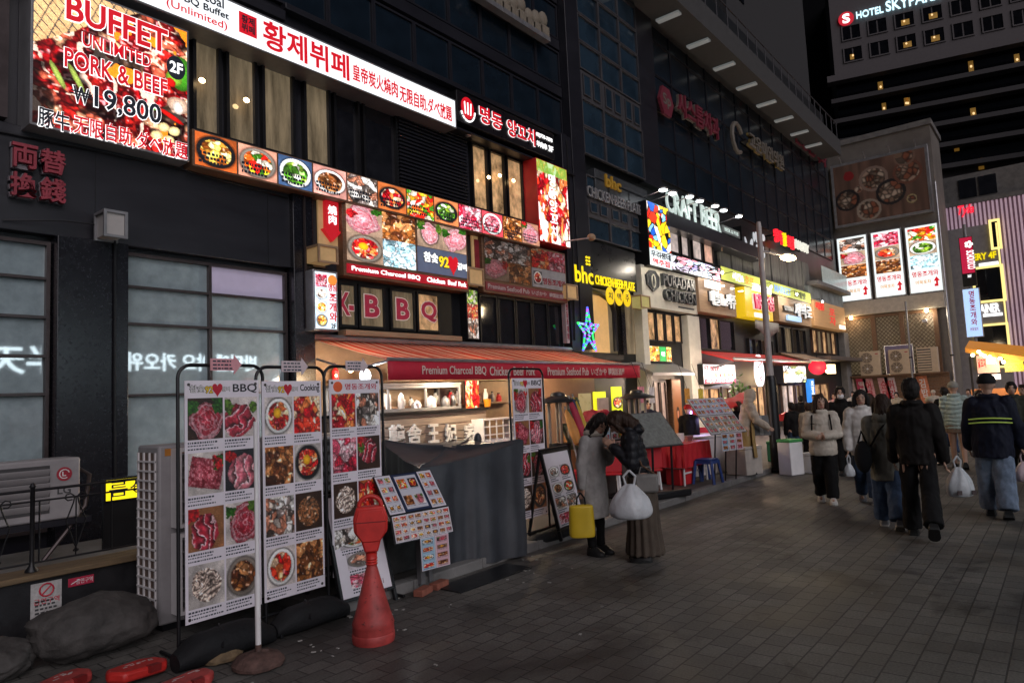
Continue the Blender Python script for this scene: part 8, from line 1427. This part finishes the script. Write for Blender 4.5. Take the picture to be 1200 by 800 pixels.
def plastic_bag(name, label, p, w, d, h, m, handles, hm=None, seed=1, cat='bag', flat=False, deco=None):
    """bag hanging below the point p"""
    p = Vector(p); t = thing(name, label, cat, (p.x, p.y, p.z - h - .12)); rings = []; n = 32; b = p.z - .12 - h
    for f, k in ((0, .62 if not flat else .95), (.04, .9 if not flat else 1), (.2, 1.04), (.4, 1.), (.6, .86 if not flat else 1), (.78, .6 if not flat else .98), (.92, .38 if not flat else .96), (1, .22 if not flat else .94)):
        rg = []
        for i in range(n):
            a = i * 2 * math.pi / n; r_ = 1 + (0 if flat else .13 * mnoise.noise(Vector((math.cos(a) * 2.2, math.sin(a) * 2.2 + seed, f * 3))) + .13 * f * math.sin(a * 5 + seed) + .05 * mnoise.noise(Vector((math.cos(a) * 7, math.sin(a) * 7 + seed, f * 9)))); q = (abs(math.cos(a)) ** 3 + abs(math.sin(a)) ** 3) ** (-1 / 3) if flat else 1
            rg.append(p + IR * (w * k * math.cos(a) * r_ * q) + Vector((.773, .63, 0)) * (d * k * math.sin(a) * r_ * q) + Vector((0, 0, b - p.z + h * f)))
        rings.append(rg)
    o = part('bag_body', MB().loft(rings), m, t); me = o.data; s = o.modifiers.new('s', 'SUBSURF'); s.levels = s.render_levels = 2
    for s in (-1, 1): part('bag_handle', MB().tube([p + IR * (w * (.2 if not flat else .35) * s) + Vector((0, 0, -.13)), p + IR * (w * .3 * s) + Vector((0, 0, -.05)), p + Vector((0, 0, .01))], .012 if not flat else .01, 6), hm or m, t)
    if deco: deco(t, p, b, w, d, h)
    return t
M_bagw = mat('white_bag', (.5, .51, .53), .35, bump=.7, bscale=18, var=.1); M_bagy = mat('yellow_bag', (.62, .42, .02), .45, bump=.15, bscale=12, var=.08)
# the two women by the kerb
p1 = G(700, 649); p1 = Vector((p1.x, p1.y, 0)); p2 = G(757, 656); p2 = Vector((p2.x, p2.y, 0))
C_gry = cloth('grey_wool', (.3, .285, .275), var=.2)
f1 = p2 - p1 + Vector((-.1, -.15, 0)); f2 = p1 - p2 + Vector((-.35, -.05, 0))
t, M_, A1, S1, U1 = person('person with long dark hair in a grey wool coat carrying a yellow bag', p1, f1, 1.6, C_gry, C_blk, S_blk, H_blk, lean_=5, head_down=26, arms=(((.15, .1, -1), (.6, -.3, .6)), ((-.1, .16, -1), (.0, .06, -1))), coat=((.26, .1, .125), (.4, .095, .12), (.52, .092, .115), (.62, .085, .105), (.72, .084, .108), (.78, .08, .11), (.815, .062, .085), (.84, .042, .05)), long_hair=.11, leg_r=(.062, .04, .036), topname='coat', legname='trousers', head_turn=-15)
def scarf(t, M_, c): part('scarf', MB(M_).tube([c + Vector((.055 * S1 * math.cos(k * .6283), .058 * S1 * math.sin(k * .6283), .0)) for k in range(10)], .035, 8, closed=True), cloth('cream_scarf', (.42, .38, .32)), t)
scarf(t, M_, U1(.0, 0, .85))
t2, M2, A2, S2, U2 = person('person bending forward in a black padded jacket and long brown skirt', p2, f2, 1.66, cloth('black_padded', (.014, .014, .017), .5, .1), cloth('brown_skirt', (.075, .058, .045), var=.2), S_blk, H_brn, lean_=11, head_down=34, arms=(((.12, .12, -1), (.62, -.3, .6)), ((.15, .16, -1), (.6, -.35, .55))), hem=.44, sleeve=(.062, .058, .045), fold=puff(.085, .008, 3), long_hair=.12, skirt=((0, .54, .092, .118), (0, .4, .1, .12), (0, .2, .105, .12), (0, .045, .125, .14)), hood='down')
hp = (M2 @ A2[1][2]).lerp(M_ @ A1[0][2], .5) + Vector((0, 0, .0)); t = thing('snack_wrap', 'cream paper parcel held between the two women', 'parcel', hp); part('paper_wrap', MB().ell(hp, (.09, .07, .055), 12, 8), cloth('cream_paper', (.5, .45, .36)), t); part('wrap_fold', MB().tube([hp + Vector((-.07, -.03, .02)), hp + Vector((0, -.07, .05)), hp + Vector((.08, -.02, .02))], .012, 6), cloth('cream_paper', (.5, .45, .36)), t)
w1 = M_ @ (A1[1][2] + A1[1][3] * .06 * S1)
plastic_bag('shopping_bag', 'bright yellow shopping bag with black handles held by the grey coated woman', onY(680, 578, w1.y - .02), .14, .075, .36, M_bagy, 2, M_black, 2, flat=True)
M_arm = M2 @ A2[0][2]
plastic_bag('carrier_bag', 'full white plastic bag hanging from the arm of the bending woman', onY(737, 552, p2.y - .28), .2, .15, .34, M_bagw, 2, None, 4)
q = onY(757, 566, p2.y - .12); t = thing('handbag', 'small grey handbag on a brown strap at the bending woman', 'handbag', q); Fq = frame(q, IR, (0, 0, 1)); part('bag_body', MB(Fq).box(-.13, .13, -.1, .1, -.05, .05), cloth('grey_leather', (.17, .16, .15), .5), t, bevel=.03); part('bag_handle', MB(Fq).tube([(-.07, .1, 0), (-.05, .17, 0), (.05, .17, 0), (.07, .1, 0)], .008, 6), cloth('grey_leather', (.17, .16, .15)), t); part('strap', MB().tube([Fq @ Vector((.12, .08, .02)), onY(752, 545, p2.y - .1), M2 @ U2(.0, -.07, .835)], .009, 6), mat('brown_strap', (.12, .06, .03), .6), t)
# walkers
C_crm = cloth('cream_padded', (.5, .44, .37), .55, .1); C_wht = cloth('white_padded', (.62, .58, .55), .55, .1)
def straps(t, M_, U, A, J, Hd, S):
    for s in (1, -1): part('backpack_strap', MB(M_).tube([U(-.03, s * .07, .83), U(.05, s * .075, .815), U(.092, s * .08, .76), U(.09, s * .085, .68)], .013, 6), C_blk, t)
    part('chest_badge', MB(M_).box(*[c for pr_ in zip(U(.085, -.075, .74) - Vector((.0, .03, .006)), U(.092, -.075, .74) + Vector((.012, .03, .006))) for c in pr_]), C_blk, t)
p5 = G(970, 589); person('person smiling in a cream puffer jacket with hands clasped in front', (p5.x, p5.y, 0), TOCAM(p5), 1.64, C_crm, C_blk, S_wht, H_brn, arms=(((.1, .2, -.95), (.75, -.72, -.1)), ((.1, .2, -.95), (.75, -.72, -.1))), sleeve=(.07, .066, .05), coat=((.44, .1, .125), (.5, .112, .135), (.58, .105, .128), (.66, .1, .125), (.74, .1, .128), (.79, .085, .12), (.82, .062, .09), (.845, .05, .055)), fold=puff(.12, .008, 5), long_hair=.09, leg_r=(.086, .07, .062), stride=(10, -8), knees=(2, 14), hood='down', extra=straps, head_turn=20, topname='puffer_jacket')
p6 = G(1019, 589); t, M6, A6, S6, U6 = person('person in a white padded jacket and jeans holding a small white bag', (p6.x, p6.y, 0), TOCAM(p6), 1.68, C_wht, C_jean2, S_gry, H_blk, sleeve=(.07, .064, .05), arms=(((.05, .2, -1), (.2, .0, -1)), ((.05, .18, -1), (.3, .06, -1))), coat=((.42, .1, .12), (.5, .108, .128), (.6, .1, .122), (.7, .1, .125), (.78, .088, .12), (.82, .065, .09), (.85, .055, .06)), fold=puff(.14, .007, 7), long_hair=.07, hood='down', stride=(8, -8), knees=(2, 16), topname='puffer_jacket', leg_r=(.082, .066, .062))
w = M6 @ (A6[1][2] + A6[1][3] * .07 * S6); plastic_bag('carrier_bag', 'small crumpled white bag held by the walker in the white jacket', w, .08, .06, .2, M_bagw, 2, None, 6)
d7 = onY(986, 478, 3.6); person('person in a black hooded coat and white face mask behind the walkers', (d7.x, d7.y, 0), TOCAM(d7), 1.72, C_blk, C_blk, S_blk, H_blk, hood=None, mask=True, coarse=1.4, hem=.4, topname='coat')
p8 = G(1046, 618); 
def shoulderbag(t, M_, U, A, J, Hd, S): part('bag_strap', MB(M_).tube([U(.03, -.06, .83), U(-.05, -.04, .825), U(-.1, .03, .74), U(-.1, .1, .62)], .014, 6), C_blk, t)
AW = lambda p: (p[0], p[1])
t, M8, A8, S8, U8 = person('person seen from behind in a grey olive parka and blue jeans', (p8.x, p8.y, 0), AW(p8), 1.63, cloth('olive_parka', (.17, .165, .14), var=.2), C_jean, S_gry, H_brn, sleeve=(.066, .06, .048), coat=((.36, .105, .13), (.46, .105, .128), (.56, .1, .12), (.66, .096, .12), (.74, .096, .122), (.79, .085, .118), (.82, .064, .088), (.845, .05, .055)), long_hair=.07, hood='down', stride=(10, -10), knees=(4, 16), leg_r=(.09, .078, .08), topname='parka', extra=shoulderbag)
q = M8 @ U8(-.09, .155, .54); t = thing('shoulder_bag', 'large slouchy black bag at the side of the olive parka', 'bag', q); part('bag_body', MB().ell(q, (.11, .1, .2), 14, 10), cloth('black_canvas', (.014, .014, .016)), t); part('bag_handle', MB().tube([q + Vector((-.03, .04, .17)), q + Vector((.0, .0, .32)), q + Vector((.04, -.04, .17))], .015, 6), C_blk, t)
p9 = G(1083, 629); t, M9, A9, S9, U9 = person('person seen from behind in a black jacket and flared black trousers', (p9.x, p9.y, 0), AW(p9), 1.8, cloth('brown_black_jacket', (.0085, .0065, .006), .75), C_blk, S_blk, H_blk, sleeve=(.066, .058, .048), stride=(6, -17), knees=(0, 24), spread=.085, leg_r=(.072, .055, .066), leg_end=.02, hem=.47, coat=((.46, .09, .115), (.54, .092, .116), (.64, .09, .116), (.72, .094, .126), (.78, .09, .13), (.815, .064, .095), (.84, .045, .052)), arms=(((.12, .16, -1), (.3, .05, -.9)), ((-.05, .22, -1), (.1, .1, -1))))
w = M9 @ (A9[1][2] + A9[1][3] * .06 * S9)
def bagprint(t, p, b, w_, d, h):
    Fb = frame(p + Vector((-.773, -.63, 0)) * (d + .012) + Vector((0, 0, b - p.z + h * .12)), IR, (0, 0, 1))
    for u in (-.11, .06): part('print', MB(Fb).box(u, u + .05, 0, .05, -.01, .004), mat('dark_print', (.05, .03, .03), .6), t)
plastic_bag('carrier_bag', 'large white plastic bag hanging from the hand of the black jacketed man', onY(1121, 535, w.y - .05), .15, .12, .36, M_bagw, 2, None, 9, deco=bagprint)
p10 = G(1126, 549); t, *_ = person('person in a mint puffer jacket and beanie with bare legs and boots', (p10.x, p10.y, 0), AW(p10), 1.72, cloth('mint_padded', (.36, .44, .41), .5, .1), cloth('tan_shorts', (.2, .14, .1)), S_blk, None, cap=cloth('grey_beanie', (.27, .26, .23)), sleeve=(.068, .062, .05), coat=((.46, .1, .125), (.56, .105, .13), (.66, .1, .126), (.76, .096, .128), (.81, .07, .1), (.845, .05, .056)), fold=puff(.085, .014, 2), skirt=((0, .52, .095, .118), (0, .42, .095, .118)), topname='puffer_jacket', stride=(6, -8), knees=(2, 14), collar=True)
p11 = G(1172, 606); 
def stripes(t, M_, U, A, J, Hd, S):
    for z in (.672, .7): part('reflective_stripe', MB(M_).tube([U(-.104 * math.cos(a), .137 * math.sin(a), z - .012 * abs(math.sin(a)) ** 2) for a in [-1.35 + k * .225 for k in range(13)]], .0085, 6), mat('lime_stripe', (.35, .45, .08), .5, em=(.4, .55, .1), es=.15), t)
t, M11, A11, S11, U11 = person('person seen from behind in a navy jacket with two lime stripes and pale jeans', (p11.x, p11.y, 0), AW(p11), 1.82, cloth('navy_jacket', (.007, .0085, .02), .7), C_pale, S_blk, None, cap=cloth('black_knit', (.012, .012, .014)), sleeve=(.072, .064, .052), coat=((.42, .098, .132), (.5, .1, .134), (.6, .098, .13), (.7, .1, .134), (.78, .094, .134), (.815, .066, .096), (.845, .05, .056)), stride=(8, -8), knees=(2, 12), leg_r=(.085, .072, .074), extra=stripes, arms=(((.1, .22, -1), (.3, .05, -.9)), ((.1, .3, -1), (.35, .12, -.9))))
w = M11 @ (A11[1][2] + A11[1][3] * .06 * S11); plastic_bag('carrier_bag', 'pinkish white bag at the right frame edge by the navy jacketed man', w, .12, .1, .26, mat('pink_bag', (.55, .42, .44), .4, bump=.5, bscale=15), 2, None, 3)
# vendor and people among the stalls
p = G(893, 556, .1); p = Vector((p.x, p.y + .3, .095))
def apron(t, M_, U, A, J, Hd, S):
    part('apron', MB(M_).loft([[U(x + .108 * math.cos(a) * k, .13 * math.sin(a) * k, z) for a in [-1.2 + i * .2 for i in range(13)]] + [U(x + .1 * math.cos(a) * k, .122 * math.sin(a) * k, z) for a in [1.2 - i * .2 for i in range(13)]] for x, z, k in ((.02, .2, 1.1), (.01, .4, 1.05), (0, .6, .98), (0, .74, .86))]), cloth('ochre_apron', (.3, .2, .08)), t)
vd, Mv, Av, Sv, Uv = person('person in a hooded cream coat and ochre apron serving at the stall', p, (.5, -.6), 1.66, cloth('cream_coat', (.42, .35, .28), .8), cloth('ochre_apron', (.3, .2, .08)), S_blk, H_blk, lean_=14, hood='up', hem=.34, coarse=1.2, sleeve=(.07, .064, .052), fold=puff(.15, .012, 8), arms=(((.4, .15, -.85), (.8, -.1, -.5)), ((.35, .15, -.9), (.8, -.1, -.5))), topname='coat', extra=apron)
q = Mv @ Uv(.2, 0, .62); Fq = frame(q, IR, (.1, .1, 1)); t = thing('menu_folder', 'striped grey menu folder held before the vendor', 'folder', q); part('folder_cover', MB(Fq).box(-.16, .16, -.2, .2, -.01, .01), mat('folder_grey', (.1, .1, .1), .6), t); part('folder_stripe', MB(Fq).box(-.05, .02, -.19, .19, .0105, .014), mat('folder_pale', (.3, .3, .29), .6), t)
by = [('person with red cap sitting at the red table', onY(806, 478, 6.3), 1.5, C_blk, 'red', (-1, -.2)), ('person in a dark jacket standing behind the black patio heater', onY(759, 470, 7.9), 1.68, cloth('navy_down', (.018, .02, .035)), None, (-.8, -.7)),
      ('person with dark hair bending over the lilac counter', onY(866, 486, 6.0), 1.52, C_blk, None, (.8, .3)), ('person in a black coat queuing right of the lamp post', onY(928, 482, 5.2), 1.6, C_blk, None, (.6, .8)),
      ('person in a beige hooded jacket queuing behind the black coat', onY(947, 484, 4.6), 1.6, cloth('beige_down', (.3, .25, .19)), None, (.8, .5)), ('person with black hair looking at the red stall', onY(939, 477, 6.3), 1.62, C_blk, None, (.9, .3)),
      ('person with dark hair in a brown coat before the plank fence', onX(1018, 462, 17), 1.66, cloth('brown_coat', (.06, .04, .03)), None, (.9, .1)), ('person in black, farther of the pair before the plank fence', onX(1034, 463, 17.5), 1.66, C_blk, None, (.9, -.2)),
      ('person in a cream beanie behind the black jacketed man', onX(1089, 466, 17), 1.6, cloth('sand_coat', (.3, .25, .18)), 'cream', (.8, .5)), ('person in a black jacket left of the mint puffer jacket', onX(1106, 455, 19), 1.7, C_blk, None, (.8, .4)),
      ('person in a dark coat right of the mint puffer jacket', onX(1147, 458, 17), 1.64, C_blk, None, (-.8, -.4)), ('person in an olive coat facing the camera near the right edge', onX(1184, 449, 16), 1.7, cloth('olive_dark', (.04, .04, .03)), None, (-.9, -.1)), ('person in a grey green coat cut by the right frame edge', onX(1199, 452, 18), 1.66, cloth('grey_green', (.05, .055, .045)), None, (-.8, .4))]
by += [('person in a %s walking far off %s' % (a, b_), onX(px, py, X), 1.66, cloth('far_cloth_%d' % i, c), cp, fc) for i, (a, b_, px, py, X, c, cp, fc) in enumerate((('white coat', 'beside the plank fence', 1000, 466, 27, (.5, .48, .45), None, (-.9, 0)), ('dark red coat', 'beside the lamp lit corner', 962, 466, 26, (.2, .03, .03), None, (.9, 0)), ('sand coat', 'at the middle of the plank fence', 1051, 467, 28, (.38, .32, .24), None, (-1, .1)), ('grey coat', 'before the far food stall', 1135, 462, 29, (.2, .2, .2), None, (-1, 0)), ('cream coat and hat', 'before the orange menu strip', 1094, 464, 30, (.45, .4, .33), 'cream', (-1, 0)), ('blue coat', 'below the sky blue sign', 1158, 461, 27, (.06, .1, .22), None, (-1, -.1)), ('black coat', 'near the round red lantern', 955, 471, 22, (.02, .02, .02), None, (-1, .3)), ('pale pink coat', 'right of the round red lantern', 978, 468, 24, (.5, .33, .34), None, (-1, 0))))]
for k, (lb, q, h, c_, cp, fc) in enumerate(by):
    z = .095 if q.y > 5.2 else 0
    lift = q.z - (h + z)      # keep the head where the photograph shows it, by body height
    hh = max(1.4, min(1.82, q.z - z))
    person(lb, (q.x, q.y, z), fc, hh, c_, C_blk if k % 3 else C_jean2, S_blk, None if cp else (H_blk if k % 2 else H_brn), coarse=1.7, hem=.44, cap=cloth('red_cap', (.35, .02, .02)) if cp == 'red' else cloth('cream_knit', (.42, .38, .3)) if cp else None, long_hair=.06 if k in (2, 6, 10) else 0, sleeve=(.064, .058, .046), topname='coat', stride=(5, -5), knees=(2, 8))
